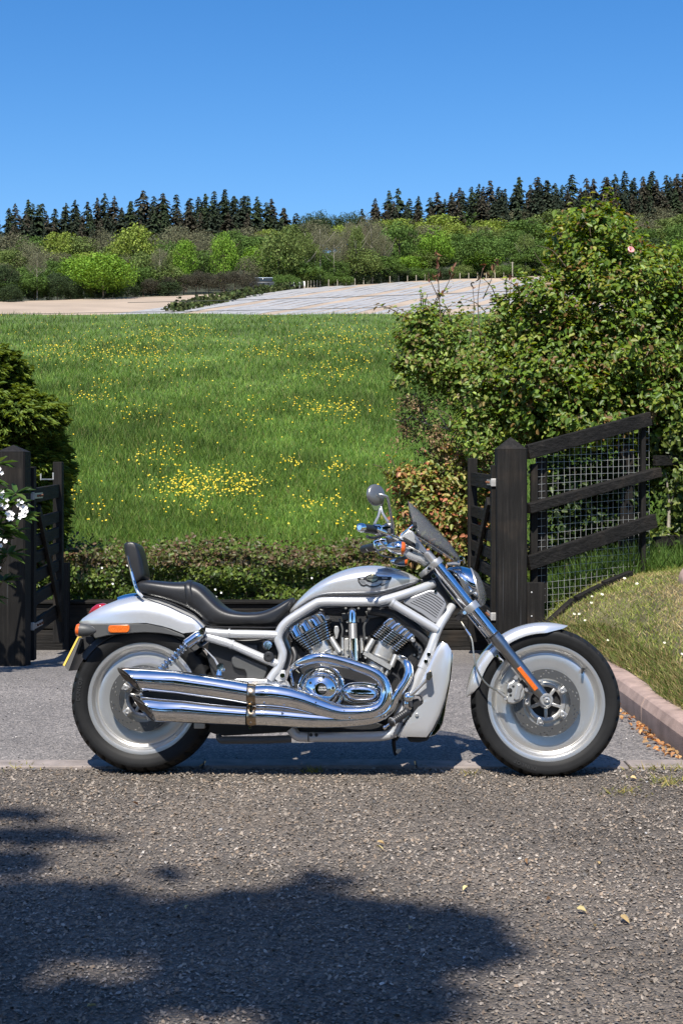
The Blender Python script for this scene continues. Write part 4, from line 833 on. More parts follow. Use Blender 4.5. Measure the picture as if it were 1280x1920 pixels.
# rhododendron in flower, left foreground of the post
rh = empty('rhododendron', tuple(P3(-20, 1180, 9.2)), 'rhododendron with clusters of white flowers in front of the left gate post', 'shrub'); O = Vector(rh.location)
lm = leaf_meshes('rhodo', [(0.05, 0.10, 0.02), (0.035, 0.075, 0.016), (0.08, 0.13, 0.03), (0.025, 0.055, 0.014)], M_leaf, 0.30, 0.15, 0.10); g = random.Random(21)
tips = [(30, 925, 9.2), (12, 945, 9.15), (38, 970, 9.2), (8, 995, 9.1), (-15, 960, 9.1), (-10, 1010, 9.1), (15, 1040, 9.15), (-20, 900, 9.2), (-30, 1060, 9.1), (5, 1090, 9.2), (-5, 870, 9.25), (-25, 1120, 9.1), (22, 1000, 9.3), (-50, 960, 8.7), (-70, 1040, 8.6), (-60, 1100, 8.8), (-40, 1000, 8.9), (-90, 980, 8.7), (-30, 1085, 8.9), (-80, 1140, 8.8), (-20, 930, 8.9), (-45, 900, 8.9), (-100, 900, 8.9), (25, 948, 9.15), (-5, 985, 9.0)]
for (qx, qy, Y) in tips:
    c = P3(qx, qy, Y); MB().tube([P3(-40, 1180, 9.3) - O, (P3(-40, 1180, 9.3) * 0.4 + c * 0.6) - O + Vector((-.03, 0, -.05)), c - O], [0.012, 0.008, 0.004], 6, sm=3).build('stem', M_bark, rh)
    for k in range(11):
        a = k * 0.62 + g.uniform(0, .5); d = Vector((math.cos(a), math.sin(a) * 0.8, g.uniform(-0.35, 0.55))).normalized(); L_ = g.uniform(0.095, 0.145); nn = (Vector((0, -0.3, 1)) + Vector((g.uniform(-.4, .4), g.uniform(-.4, .4), 0))).normalized(); nn = (nn - d * nn.dot(d)).normalized()
        ob = link('leaf', lm[g.randrange(6)], rh); ob.matrix_local = Matrix.Translation(c - O + d * L_ * 0.55) @ Matrix((d, nn.cross(d), nn)).transposed().to_4x4() @ Matrix.Scale(L_, 4)
M_white = simple('white_petal', (0.86, 0.84, 0.83), 0.5)
for (qx, qy, Y) in [(8, 945, 9.02), (22, 968, 9.02), (42, 962, 9.04), (12, 972, 9.0), (0, 930, 9.0), (6, 1020, 9.0), (-2, 1060, 9.0), (-3, 880, 9.1), (46, 958, 9.1), (36, 945, 9.08), (-14, 1000, 9.0)]:
    fl_ = bpy.data.objects.new('flower_cluster', None); COL.objects.link(fl_); fl_.parent = rh; m = MB()
    for k in range(5):
        c = P3(qx, qy, Y) - O + Vector((g.uniform(-.03, .03), g.uniform(-.03, .03), g.uniform(-.03, .03))); nrm = Vector((g.uniform(-.6, .6), -1, g.uniform(-.1, .8))).normalized(); u = nrm.orthogonal().normalized(); w = nrm.cross(u)
        for j in range(5):
            a = j * 1.2566 + k; d = u * math.cos(a) + w * math.sin(a); s = nrm.cross(d); r = 0.0145
            m.add([c, c + d * r * .55 + s * r * .42 + nrm * .006, c + d * r * 1.1 + nrm * .012, c + d * r * .55 - s * r * .42 + nrm * .006], [(0, 1, 2, 3)])
    m.build('petals', M_white, fl_, smooth=False)

# the tree behind the camera whose shade falls across the gravel, and the garden hedge beyond it
sdv = np.array(sd)
V = []; cc = []; lf = RNG
blobs = []
def shade(qx, qy, rx, ry, dens, ht):
    Y = CAMZ * F / (qy - HY); x = (qx - HX) * Y / F
    Y0, Y1 = CAMZ * F / (qy + ry - HY), CAMZ * F / (qy - ry - HY); blobs.append((x, Y, rx * Y / F, (Y1 - Y0) / 2, dens, ht))
for b_ in [(330, 1742, 310, 56, 820, 9.0), (660, 1758, 210, 60, 560, 8.6), (850, 1775, 110, 38, 130, 8.8), (60, 1712, 190, 56, 520, 9.2), (80, 1568, 130, 14, 90, 9.8), (10, 1528, 60, 12, 36, 10.0), (0, 1625, 70, 26, 80, 9.6), (620, 1862, 210, 56, 430, 8.4), (100, 1890, 170, 44, 260, 8.6), (470, 1828, 170, 44, 300, 8.6), (760, 1905, 120, 24, 80, 8.4), (-280, 1640, 130, 130, 500, 9.6), (250, 2070, 900, 90, 1900, 8.8), (-280, 1850, 200, 200, 700, 9.0)]: shade(*b_)
gq = random.Random(12)
for _ in range(70):
    a = gq.uniform(0, 6.283); shade(430 + 520 * math.cos(a) * gq.uniform(.75, 1.08), 1765 + 118 * math.sin(a) * gq.uniform(.75, 1.12), gq.uniform(14, 40), gq.uniform(5, 11), gq.randint(8, 22), 9.0)
P_ = []
for (x, y, rx, ry, m_, ht) in blobs:
    m_ = int(m_ * 1.0); q = RNG.normal(size=(m_, 2)) * 0.55; nq = np.linalg.norm(q, axis=1); q = q[nq < 1.25]; hz = ht + 0.7 * RNG.random(len(q)) 
    t_ = hz / -sdv[2]; P_.append(np.stack([x + q[:, 0] * rx - sdv[0] * t_, y + q[:, 1] * ry - sdv[1] * t_, hz], -1))
P_ = np.concatenate(P_); n = len(P_)
ot = empty('shade_tree', (-3.2, -3.6, 0), 'leafy garden tree behind the viewer that shades the near gravel', 'tree'); O = np.array(ot.location)
V, Fc, c = leaves_np(P_ - O, unit(n) * .6 + np.array([0, 0, 1.0]), unit(n), 0.12, 0.075, .15, pick_cols(n, [(0.05, 0.09, 0.02), (0.04, 0.07, 0.016)], .2)); link('crown', mesh_np('shade_crown', V, Fc, M_leaf_dull, c), ot)
n = 7000; q = unit(n); P_ = np.array([-2.5, -9.5, 5.6]) + q * (RNG.random(n) ** 0.4)[:, None] * np.array([7.5, 3.0, 3.0]); V, Fc, c = leaves_np(P_ - O, q + unit(n) * .6 + np.array([0, 0, .5]), unit(n), 0.42, 0.30, .15, pick_cols(n, [(0.05, 0.09, 0.02), (0.035, 0.06, 0.015)], .2)); link('crown', mesh_np('sky_blocking_crown', V, Fc, M_leaf_dull, c), ot)  # extra unseen crown, added to block sky fill and darken the chrome reflections
m = MB(); m.tube([(0, 0, -0.1), (0.1, 0.1, 3.2), (0.5, 0.5, 8.8)], [0.20, 0.15, 0.06], 10, sm=3); m.tube([(0.1, 0.1, 3.2), (1.0, 0.8, 6.6), (1.8, 1.4, 8.9)], [0.11, 0.07, 0.03], 8, sm=3); m.tube([(0.3, 0.3, 5.5), (-0.4, 0.9, 7.6), (-0.4, 1.4, 9.0)], [0.08, 0.05, 0.02], 8, sm=3); m.build('trunk', M_bark, ot)
n = 9000; X = RNG.uniform(-22, 22, n); Z = 3.4 * RNG.random(n) + 0.4 * np.sin(X) + 0.2 * np.sin(X * 2.7); Y = -17 + 0.5 * RNG.normal(size=n); gh = empty('garden_hedge', (0, -17, 0), 'dark garden hedge closing the forecourt behind the viewer', 'hedge'); O = np.array(gh.location)
V, Fc, c = leaves_np(np.stack([X, Y, Z], -1) - O, unit(n) + np.array([0, .8, .3]), unit(n), 0.5, 0.35, .1, pick_cols(n, [(0.03, 0.05, 0.015), (0.045, 0.07, 0.02)], .2)); o = link('foliage', mesh_np('foliage', V, Fc, M_crown, c), gh); o['kind'] = 'stuff'
# ================================================================ the motorcycle
def metal(name, col, rough, nscale=0, var=0.1, aniso=0.0, bmp=0.0, bscale=60):
    m = simple(name, col, rough, 1.0, nscale, var, bmp, bscale, bdist=0.001)
    if aniso: m.node_tree.nodes['Principled BSDF'].inputs['Anisotropic'].default_value = aniso
    return m
M_chrome = metal('chrome', (0.86, 0.87, 0.88), 0.035)
M_alu = simple('brushed_aluminium', (0.50, 0.49, 0.47), 0.34, 0.75, 30, 0.06)
M_wheel = simple('turned_aluminium', (0.72, 0.71, 0.685), 0.30, 0.88, 8, 0.06)
M_cast = simple('cast_aluminium', (0.50, 0.49, 0.46), 0.42, 0.85, 60, 0.1, 0.25, 300, bdist=0.001)
M_fork = metal('satin_grey_alloy', (0.36, 0.36, 0.36), 0.30)
M_silver = simple('anodised_silver_paint', (0.66, 0.665, 0.67), 0.26, 0.66, coat=0.5)
M_frame = simple('silver_frame_paint', (0.50, 0.505, 0.51), 0.36, 0.4, coat=0.3)
M_black = simple('black_plastic', (0.016, 0.016, 0.017), 0.45)
M_engine = simple('black_engine_casting', (0.014, 0.014, 0.015), 0.5, 0.2, bmp=0.3, nscale=0, bscale=150)
M_dgrey = simple('dark_grey_plastic', (0.055, 0.056, 0.055), 0.5, bmp=0.15, bscale=200, nscale=0)
M_leath = simple('black_leather', (0.013, 0.013, 0.014), 0.42, 0, 18, 0.25, 0.25, 260, bdist=0.0012)
M_tyre = simple('tyre_rubber', (0.0075, 0.0075, 0.0075), 0.6, 0, 24, 0.25, 0.2, 200, bdist=0.001, spec=0.25)
M_tyre2 = simple('tyre_lettering', (0.024, 0.024, 0.025), 0.6)
M_fin = simple('polished_fin_edge', (0.74, 0.73, 0.70), 0.22, 1.0)
M_dchrome = metal('dark_chrome', (0.16, 0.15, 0.14), 0.2)
M_bronze = metal('heat_tinted_steel', (0.42, 0.33, 0.23), 0.22, 20, 0.35)
M_amber = simple('amber_lens', (0.60, 0.10, 0.01), 0.18, coat=0.5); M_redl = simple('red_lens', (0.28, 0.01, 0.02), 0.12, coat=0.6)
M_reflx, nt, b = mat_base('amber_reflector'); vo = nt.nodes.new('ShaderNodeTexVoronoi'); vo.inputs['Scale'].default_value = 330; tc = nt.nodes.new('ShaderNodeTexCoord'); nt.links.new(tc.outputs['Object'], vo.inputs['Vector'])
r = ramp(nt, vo.outputs['Distance'], [(0.0, (0.70, 0.20, 0.03)), (0.6, (0.48, 0.09, 0.01))]); nt.links.new(r.outputs[0], b.inputs['Base Color']); b.inputs['Roughness'].default_value = 0.25
M_yel = simple('plate_edge_yellow', (0.75, 0.52, 0.10), 0.4); M_plate = simple('plate_back', (0.10, 0.095, 0.09), 0.4)
M_smoke = glassy('smoked_screen', (0.68, 0.69, 0.72), 0.15, 0.05); M_lens = glassy('clear_lens', (0.92, 0.93, 0.94), 0.16, 0.03)
M_mirback = simple('mirror_back', (0.20, 0.20, 0.20), 0.32, 0.6)

GY, GX = 5.925, 645.0
LEAN, YAW = R(-7.0), R(-2.0)
bike = empty('motorcycle', ((GX - HX) * GY / F, GY, 0.0), 'silver cruiser motorcycle with black seat and chrome twin exhausts parked across the gateway', 'motorcycle')
bike.rotation_euler = (LEAN, 0, YAW)
BM_ = Matrix.Translation(bike.location) @ Matrix.Rotation(YAW, 4, 'Z') @ Matrix.Rotation(LEAN, 4, 'X'); BI = BM_.inverted()
CO = BI @ Vector((0, 0, CAMZ))
def L(px, py, w=0.0):
    """bike-space point on the plane w metres to the near side of the mid plane, as measured from the photo"""
    q = BI @ P3(px, py, 6.0); d = q - CO; t = (-w - CO.y) / d.y; return CO + d * t
PX = 5.9 / F                                    # metres per photo pixel at the machine
def mir(p): return Vector((p[0], -p[1], p[2]))
def T(name, pts, r, mat, parent=None, n=14, sm=5, both=False, label=None):
    P = [L(*p) for p in pts]; rs = r if not hasattr(r, '__len__') else list(r)
    m = MB(); m.tube(P, rs, n, sm); o = m.build(name, mat, parent or bike, label=label)
    if both:
        m = MB(); m.tube([mir(p) for p in P], rs, n, sm); m.build(name, mat, parent or bike)
    return o
def plate(name, out, w0, w1, mat, parent=None, bevel=0.004, puff=0.0, both=False, seg=3, label=None):
    """extrude a measured outline from depth w0 to the near face at w1; puff domes the near face"""
    P = [L(x, y, w1) for x, y in out]
    def mk(sg):
        m = MB(); far = [Vector((p.x, -w0 * sg, p.z)) for p in P]; near = [Vector((p.x, -w1 * sg, p.z)) for p in P]; rings = [far, near]
        if puff:
            c = sum(near, Vector()) / len(near)
            for k, h in ((0.93, 0.45), (0.78, 0.8), (0.5, 0.96)): rings.append([Vector((c.x + (p.x - c.x) * k, -(w1 + puff * h) * sg, c.z + (p.z - c.z) * k)) for p in near])
        m.loft(rings); return m.build(name, mat, parent or bike, bevel=bevel, seg=seg, label=label if sg > 0 else None)
    o = mk(1)
    if both: mk(-1)
    return o
def disc(name, px, py, w, rpx, h, mat, parent=None, prof=None, n=20):
    r = rpx * PX; prof = prof or [(r, 0), (r, h * 0.7), (r * 0.85, h), (r * 0.3, h)]
    m = MB(); m.lathe(L(px, py, w), (0, -1, 0), prof, n); return m.build(name, mat, parent or bike)
def ring_loft(name, st, mat, e=0.8, n=28, parent=None, sub=0, e2=None):
    """st: (top px,py),(bottom px,py),half width -> body symmetric about the mid plane"""
    rings = []
    for (tx, ty), (bx, by), hw in st:
        tp = L(tx, ty, 0); bt = L(bx, by, hw * 0.9); c = (Vector((tp.x, 0, tp.z)) + Vector((bt.x, 0, bt.z))) / 2; up = (Vector((tp.x, 0, tp.z)) - Vector((bt.x, 0, bt.z))) / 2; rg = []
        for k in range(n):
            a = 2 * math.pi * k / n; ca, sa = math.cos(a), math.sin(a); ee = e2 if (e2 and sa < 0) else e; yy = math.copysign(abs(ca) ** ee, ca) * hw; zz = math.copysign(abs(sa) ** ee, sa)
            rg.append(c + up * zz + Vector((0, -yy, 0)))
        rings.append(rg)
    m = MB(); m.loft(rings); return m.build(name, mat, parent or bike, sub=sub, ang=60)

# ---- wheels
def text_mesh(s, size, depth=0.0008):
    cu = bpy.data.curves.new('lettering', 'FONT'); cu.body = s; cu.size = size; cu.extrude = depth; cu.align_x = 'CENTER'; cu.align_y = 'CENTER'; cu.resolution_u = 2
    o = bpy.data.objects.new('lettering', cu); COL.objects.link(o); dg = bpy.context.evaluated_depsgraph_get(); me = bpy.data.meshes.new_from_object(o.evaluated_get(dg)); bpy.data.objects.remove(o); return me
def wheel(px, py, Rt, hw, rimr, dish_w, rotor_w, rotor_r, label, front):
    c = L(px, py, 0.0); c = Vector((c.x, 0, c.z))
    wh = bpy.data.objects.new('wheel', None); COL.objects.link(wh); wh.parent = bike; wh['label'] = label
    rb = rimr * PX
    # tyre with cut grooves, as one revolved grid displaced inward along the groove arcs
    nA = 420; prof = []
    for s in np.linspace(-1, 1, 41):
        t = abs(s)
        if t < 0.62: a = t / 0.62 * R(62); r = Rt - (hw * 0.62) * (1 - math.cos(a)) * 0.95; y = hw * math.sin(a) / math.sin(R(62)) * 0.97
        else:
            q = (t - 0.62) / 0.38; r0 = Rt - (hw * 0.62) * (1 - math.cos(R(62))) * 0.95; r = r0 + (rb - 0.004 - r0) * q; y = hw * (0.97 + 0.05 * math.sin(q * math.pi * 0.8) - 0.16 * q * q)
        prof.append((r, math.copysign(y, s), t))
    th = np.linspace(0, 2 * math.pi, nA, endpoint=False); V = []
    pr = np.array(prof); S = np.sign(pr[:, 1])
    TH, TT = np.meshgrid(th, pr[:, 2]); SG = np.meshgrid(th, S)[1]
    ng = 22 if front else 20
    ph = (TH * ng / (2 * math.pi) + (SG > 0) * 0.5 + TT * 1.15 - 0.9 * TT ** 2 * 1.2) % 1.0
    ph2 = (TH * ng / (2 * math.pi) + 0.45 + (SG > 0) * 0.5 + TT * 0.8) % 1.0
    g = (np.abs(ph - 0.5) < 0.085) & (TT > 0.14) & (TT < 0.60); g2 = (np.abs(ph2 - 0.5) < 0.075) & (TT > 0.34) & (TT < 0.55)
    dep = np.where(g | g2, 0.011, 0.0); dep = dep + np.where((np.abs(TT - 0.80) < 0.02), 0.001, 0)
    RR = np.meshgrid(th, pr[:, 0])[1] - dep * (TT < 0.7); YY = np.meshgrid(th, pr[:, 1])[1] - np.sign(np.meshgrid(th, pr[:, 1])[1]) * dep * (TT >= 0.5)
    V = np.stack([c.x + RR * np.cos(TH), YY, c.z + RR * np.sin(TH)], -1).reshape(-1, 3)
    i = np.arange(len(prof) - 1)[:, None]; j = np.arange(nA)[None]; a = (i * nA + j).ravel(); b_ = (i * nA + (j + 1) % nA).ravel()
    link('tyre', mesh_np('tyre', V, np.stack([a, b_, b_ + nA, a + nA], -1), M_tyre, smooth=True), wh)
    # rim and solid dished disc
    def lat(name, prof, mat, n=128, par=wh):
        m = MB(); m.lathe(c, (0, -1, 0), prof, n, cap=False); return m.build(name, mat, par, ang=40)
    d = dish_w; e = hw * 0.80
    lat('rim', [(rb - 0.002, -e), (rb + 0.003, -e + .006), (rb + 0.003, e - 0.006), (rb + 0.002, e), (rb - 0.010, e + 0.001), (rb - 0.020, e - 0.001), (rb - 0.0225, e - 0.006), (rb - 0.026, e - 0.012), (rb - 0.030, e - 0.014), (rb - 0.034, e - 0.022), (rb - 0.036, d + 0.004), (rb - 0.040, d), (rb - 0.042, d - 0.004)], M_wheel)
    lat('disc_face', [(rb - 0.041, d - 0.004), (rb - 0.044, d), (rb - 0.055, d + 0.002), (rb * 0.7, d + 0.001), (rb * 0.5, d - 0.004), (0.085, d - 0.006), (0.072, d - 0.004), (0.072, -d)], M_wheel)
    lat('disc_face', [(rb - 0.002, -e), (rb - 0.03, -e), (rb - 0.04, -d), (0.07, -d), (0.0, -d)], M_wheel)
    # hub: dark openings between five spokes
    lat('hub_recess', [(0.0, d - 0.014), (0.074, d - 0.014)], M_engine, 40)
    lat('hub_ring', [(0.064, d - 0.012), (0.064, d + 0.006), (0.072, d + 0.010), (0.082, d + 0.008), (0.086, d - 0.004)], M_alu, 64)
    lat('hub', [(0.0, d + 0.022), (0.022, d + 0.022), (0.026, d + 0.018), (0.028, d - 0.012)], M_alu, 32)
    for k in range(5):
        a = k * 2 * math.pi / 5 + (0.95 if front else 0.4); dv = Vector((math.cos(a), 0, math.sin(a)))
        MB().bar(c + dv * 0.024 + Vector((0, -(d - 0.001), 0)), c + dv * 0.068 + Vector((0, -(d - 0.001), 0)), 0.014, 0.020, (0, 1, 0)).build('spoke', M_alu, wh, bevel=0.003)
    # drilled brake rotor: a real ring with holes through it
    r1 = rotor_r; r0 = rotor_r * 0.715; nS, nR = 220, 9; bm = []; holes = set(); w0, w1 = rotor_w, rotor_w + 0.0055
    hs_ = []
    for k in range(10):
        base = k * 22
        for off, rr_ in ((3, 7), (7, 5), (10, 7), (13, 4), (17, 2)): hs_.append(((base + off) % nS, rr_))
    for (s_, q_) in hs_: holes.add((s_, q_)); holes.add(((s_ + 1) % nS, q_))
    m = MB(); rad = [r0 + (r1 - r0) * k / nR for k in range(nR + 1)]; vs = []
    for w in (w0, w1):
        for k in range(nR + 1):
            for s_ in range(nS): a = 2 * math.pi * s_ / nS; vs.append((c.x + rad[k] * math.cos(a), -w, c.z + rad[k] * math.sin(a)))
    half = (nR + 1) * nS; fs = []
    def vid(l, k, s_): return l * half + k * nS + s_ % nS
    for k in range(nR):
        for s_ in range(nS):
            if (s_, k) in holes:
                for (p, q) in (((k, s_), (k, s_ + 1)), ((k, s_ + 1), (k + 1, s_ + 1)), ((k + 1, s_ + 1), (k + 1, s_)), ((k + 1, s_), (k, s_))): fs.append((vid(0, *p), vid(0, *q), vid(1, *q), vid(1, *p)))
                continue
            fs.append((vid(1, k, s_), vid(1, k, s_ + 1), vid(1, k + 1, s_ + 1), vid(1, k + 1, s_))); fs.append((vid(0, k, s_), vid(0, k + 1, s_), vid(0, k + 1, s_ + 1), vid(0, k, s_ + 1)))
    for s_ in range(nS):
        fs.append((vid(0, 0, s_), vid(0, 0, s_ + 1), vid(1, 0, s_ + 1), vid(1, 0, s_))); fs.append((vid(0, nR, s_ + 1), vid(0, nR, s_), vid(1, nR, s_), vid(1, nR, s_ + 1)))
    m.add(vs, fs); m.build('brake_rotor', simple('rotor_steel', (0.15, 0.147, 0.14), 0.32, 0.75), wh, ang=30)
    # floating carrier with five bolted arms
    for k in range(5):
        a = k * 2 * math.pi / 5 + (0.62 if front else 0.1); dv = Vector((math.cos(a), 0, math.sin(a))); p = c + dv * 0.083; yv = Vector((0, -1, 0))
        MB().bar(p - dv * 0.014 + yv * (rotor_w + .001), p + dv * 0.022 + yv * (rotor_w + .001), 0.028, 0.007, (0, 1, 0)).build('rotor_arm', M_alu, wh, bevel=0.003)
        MB().lathe(p + yv * (d + 0.002), (0, -1, 0), [(0.012, 0), (0.012, rotor_w - d + 0.006), (0.010, rotor_w - d + 0.009), (0.005, rotor_w - d + 0.009), (0.004, rotor_w - d + 0.006)], 16).build('rotor_bolt', M_alu, wh)
    return wh, c
fw, FC = wheel(1021, 1316, 140 * PX, 0.060, 111, 0.016, 0.054, 62 * PX, 'front wheel, solid silver disc with drilled brake rotor and tyre', True)
rw, RC = wheel(273.5, 1308, 140 * PX, 0.088, 106, 0.034, 0.074, 62 * PX, 'rear wheel, wider, half hidden behind the mufflers', False)
MB().tube([L(1092, 1254, 0.018), L(1091, 1258, 0.04), L(1090, 1262, 0.055)], [0.006, 0.006, 0.004], 8).build('valve', M_black, fw)
for wc, wpar, word, a0, rr_, yw in ((RC, rw, 'DUNLOP', R(172), 120.5 * PX, 0.088), (FC, fw, 'DUNLOP', R(250), 123 * PX, 0.0605)):
    for k, chh in enumerate(word):
        a = a0 - (k - 2.5) * 0.062; me = text_mesh(chh, 0.022, 0.0006); me.materials.append(M_tyre2); o = link('tyre_letter', me, wpar)
        pos = Vector((wc.x + rr_ * math.cos(a), -yw * 1.012, wc.z + rr_ * math.sin(a))); xr = Vector((math.sin(a), 0, -math.cos(a))); zr = Vector((math.cos(a), 0, math.sin(a)))
        o.matrix_local = Matrix.Translation(pos) @ Matrix((xr, zr, Vector((0, -1, 0)))).transposed().to_4x4()

# ---- fenders
def arch(name, c, rings_fn, a0, a1, n=40, mat=M_silver):
    """fender: profile (radius, y) swept round the wheel centre"""
    m = MB(); rs = []
    for i in range(n + 1):
        t = i / n; a = a0 + (a1 - a0) * t; pr = rings_fn(t)
        rs.append([Vector((c.x + r * math.cos(a), y, c.z + r * math.sin(a))) for r, y in pr])
    m.loft(rs, cap=True); return m.build(name, mat, bike, ang=50)
def ffp(t):
    ro = 149.5 * PX; tip = min(1, t / 0.10, (1 - t) / 0.16); tip = max(0.0, tip) ** 0.6; ri = ro - (19.5 * PX) * tip - 0.003; hw = 0.072 * (0.55 + 0.45 * tip)
    out = [(ri, -hw), (ri + (ro - ri) * .5, -hw * 0.98), (ro - .012 * tip, -hw * .86), (ro - .003 * tip, -hw * .55), (ro, 0), (ro - .003 * tip, hw * .55), (ro - .012 * tip, hw * .86), (ri + (ro - ri) * .5, hw * .98), (ri, hw)]
    th_ = 0.003; inn = [(r - th_ * 0.6, y * (1 - th_ / hw)) for r, y in reversed(out)]
    return out + inn
arch('front_fender', FC, ffp, R(176.5), R(73.5))
# rear fender: near-side skirt follows the photo outline, crowned over the tyre
RF = [((152, 1166), (151.5, 1169.5), 0.05), ((160, 1158.5), (158, 1169.5), 0.075), ((172, 1150), (172, 1169.3), 0.09), ((194, 1136.5), (194, 1169), 0.102), ((225, 1124.5), (225, 1168.5), 0.112), ((256, 1117.5), (256, 1168), 0.118), ((275, 1116), (275, 1168), 0.12), ((303, 1119), (303, 1173.5), 0.12), ((322, 1125), (322, 1179), 0.12), ((340, 1133), (343, 1187.5), 0.118), ((356, 1142), (366, 1184.5), 0.116), ((370, 1150), (380, 1178), 0.112), ((382, 1161), (386, 1172), 0.10)]
def shell_loft(name, st, mat, n=22, th=0.003, e=0.62):
    rings = []
    for (tx, ty), (bx, by), hw in st:
        tp = L(tx, ty, 0); bt = L(bx, by, hw); zc, H = bt.z, max(tp.z - bt.z, 0.004); o_, i_ = [], []
        for k in range(n + 1):
            a = math.pi * k / n; ca, sa = math.cos(a), math.sin(a); yy = math.copysign(abs(ca) ** e, ca); zz = abs(sa) ** e; xx = bt.x + (tp.x - bt.x) * zz
            o_.append(Vector((xx, -yy * hw, zc + zz * H))); i_.append(Vector((xx, -yy * (hw - th), zc + zz * (H - th * 0.8))))
        rings.append(o_ + i_[::-1])
    m = MB(); m.loft(rings); return m.build(name, mat, bike, ang=55)
shell_loft('rear_fender', RF, M_silver)
shell_loft('tail_hump', [((222, 1119.5), (222, 1127), 0.045), ((236, 1114.5), (236, 1126), 0.055), ((252, 1112), (252, 1124), 0.058), ((268, 1112.5), (268, 1124), 0.056)], M_chrome, e=0.8)
plate('fender_strut', [(151.5, 1170), (180, 1169.5), (240, 1168.7), (272, 1168.6), (303, 1174), (337, 1187.5), (345, 1191), (347, 1196), (325, 1191), (300, 1187), (270, 1185.5), (246, 1187), (222, 1189), (202, 1191.5), (179, 1197), (172, 1190)], 0.095, 0.116, M_dgrey, bevel=0.003)
# inner mudguard over the rear tyre, black
def ifp(t):
    ro = 141.5 * PX + 0.006; hw = 0.085
    o_ = [(ro - 0.03, -hw), (ro - 0.004, -hw * .9), (ro, 0), (ro - 0.004, hw * .9), (ro - 0.03, hw)]; return o_ + [(r - .003, y * .97) for r, y in reversed(o_)]
arch('inner_mudguard', RC, ifp, R(147), R(42), 30, M_black)
plate('plate_bracket', [(146, 1195), (172, 1186), (180, 1199), (168, 1212), (152, 1226), (143, 1228), (136, 1238), (130, 1236), (140, 1212)], -0.05, 0.05, M_black, bevel=0.004)
o = plate('number_plate', [(146, 1193.5), (148.6, 1195), (121.5, 1249), (118.2, 1247)], -0.11, 0.11, M_yel, bevel=0.0)
pb = plate('plate_holder', [(149.2, 1196), (151.5, 1197.5), (129, 1258), (122.2, 1250)], -0.108, 0.108, M_plate, bevel=0.0)
def indicator(lens_px, body_px, py, w, r, mat_body, slope=0.0, both=False, back=False):
    """bullet lamp: body tapers away from the lens"""
    a = L(lens_px, py, w); b_ = L(body_px, py + slope, w); ax = (b_ - a); Ln = ax.length; ind = bpy.data.objects.new('indicator', None); COL.objects.link(ind); ind.parent = bike
    rr_ = r * PX; MB().lathe(a, ax, [(rr_ * .97, 0.0), (rr_, Ln * .08), (rr_ * .98, Ln * .3), (rr_ * .8, Ln * .6), (rr_ * .5, Ln * .85), (rr_ * .2, Ln * .98), (0.001, Ln)], 24).build('housing', mat_body, ind)
    MB().lathe(a, -ax, [(rr_ * .93, 0), (rr_ * .93, rr_ * .25), (rr_ * .8, rr_ * .5), (rr_ * .4, rr_ * .66), (0.001, rr_ * .7)], 24).build('lens', M_amber, ind); return ind
indicator(150, 181, 1181, 0.17, 12.3, M_dgrey, 2); indicator(150, 181, 1183, -0.17, 12.0, M_dgrey, 2)
for w_ in (0.16, -0.16): MB().tube([L(168, 1184, w_), L(172, 1188, w_ * .55), L(176, 1190, w_ * 0.3)], 0.011, 10).build('indicator_stalk', M_black, bike)
rl = plate('side_reflector', [(206, 1172.5), (240, 1171.5), (243, 1174), (243.4, 1179), (241, 1184.5), (237, 1186), (208, 1186.3), (204, 1184), (202.8, 1179.5), (203.6, 1175)], 0.112, 0.122, M_reflx, bevel=0.002)
plate('reflector_surround', [(202, 1171.5), (242, 1170), (246, 1174), (246.2, 1180), (243, 1187.5), (204, 1188.5), (200.5, 1184), (200.2, 1176)], 0.108, 0.118, M_dgrey, bevel=0.002)
ring_loft('tail_lamp', [((170, 1146), (167, 1154), 0.03), ((176, 1138), (174, 1150), 0.045), ((184, 1132.5), (184, 1146), 0.05), ((196, 1130.5), (196, 1140), 0.05), ((202, 1132.5), (202, 1138), 0.035)], M_redl, 0.8, 20)

# ---- seat, strap, backrest
SEAT = [((257, 1098), (259, 1112.5), 0.075), ((263, 1091.5), (264, 1114), 0.098), ((270, 1088.5), (271, 1116), 0.108), ((288, 1088), (287, 1120), 0.118), ((319, 1092), (319, 1128.5), 0.126), ((345, 1092), (345, 1139.5), 0.13), ((360, 1089.5), (358, 1147), 0.132), ((375, 1092.5), (370, 1155.5), 0.135), ((388, 1102.5), (379, 1164.5), 0.140), ((403, 1118), (389, 1172), 0.146), ((421, 1137), (404, 1174.5), 0.150), ((438, 1145.5), (425, 1174.5), 0.150), ((459, 1149), (450, 1174.5), 0.148), ((485, 1148.5), (480, 1175.5), 0.140), ((503, 1144.5), (502, 1176), 0.126), ((521, 1135.5), (519, 1175), 0.105), ((538, 1125), (529, 1166), 0.088), ((549, 1119.8), (538, 1152), 0.078), ((555.5, 1121), (545, 1143), 0.06)]
ring_loft('seat', SEAT, M_leath, 0.58, 36, sub=1)
def seat_at(px):
    for a, b_ in zip(SEAT[:-1], SEAT[1:]):
        if a[0][0] <= px <= b_[0][0]:
            t = (px - a[0][0]) / (b_[0][0] - a[0][0]); return [tuple(a[0][i] + (b_[0][i] - a[0][i]) * t for i in (0, 1)), tuple(a[1][i] + (b_[1][i] - a[1][i]) * t for i in (0, 1)), a[2] + (b_[2] - a[2]) * t]
sts = []
for q in (352, 355, 359, 362.5, 365.5):
    (tx, ty), (bx, by), hw = seat_at(q); k = 0.0 if q in (352, 365.5) else 1.6; sts.append(((tx, ty - k), (bx + (3 if q > 358 else 1), by + 0.5), hw + k * 0.0022))
ring_loft('seat_strap', sts, M_leath, 0.58, 36)
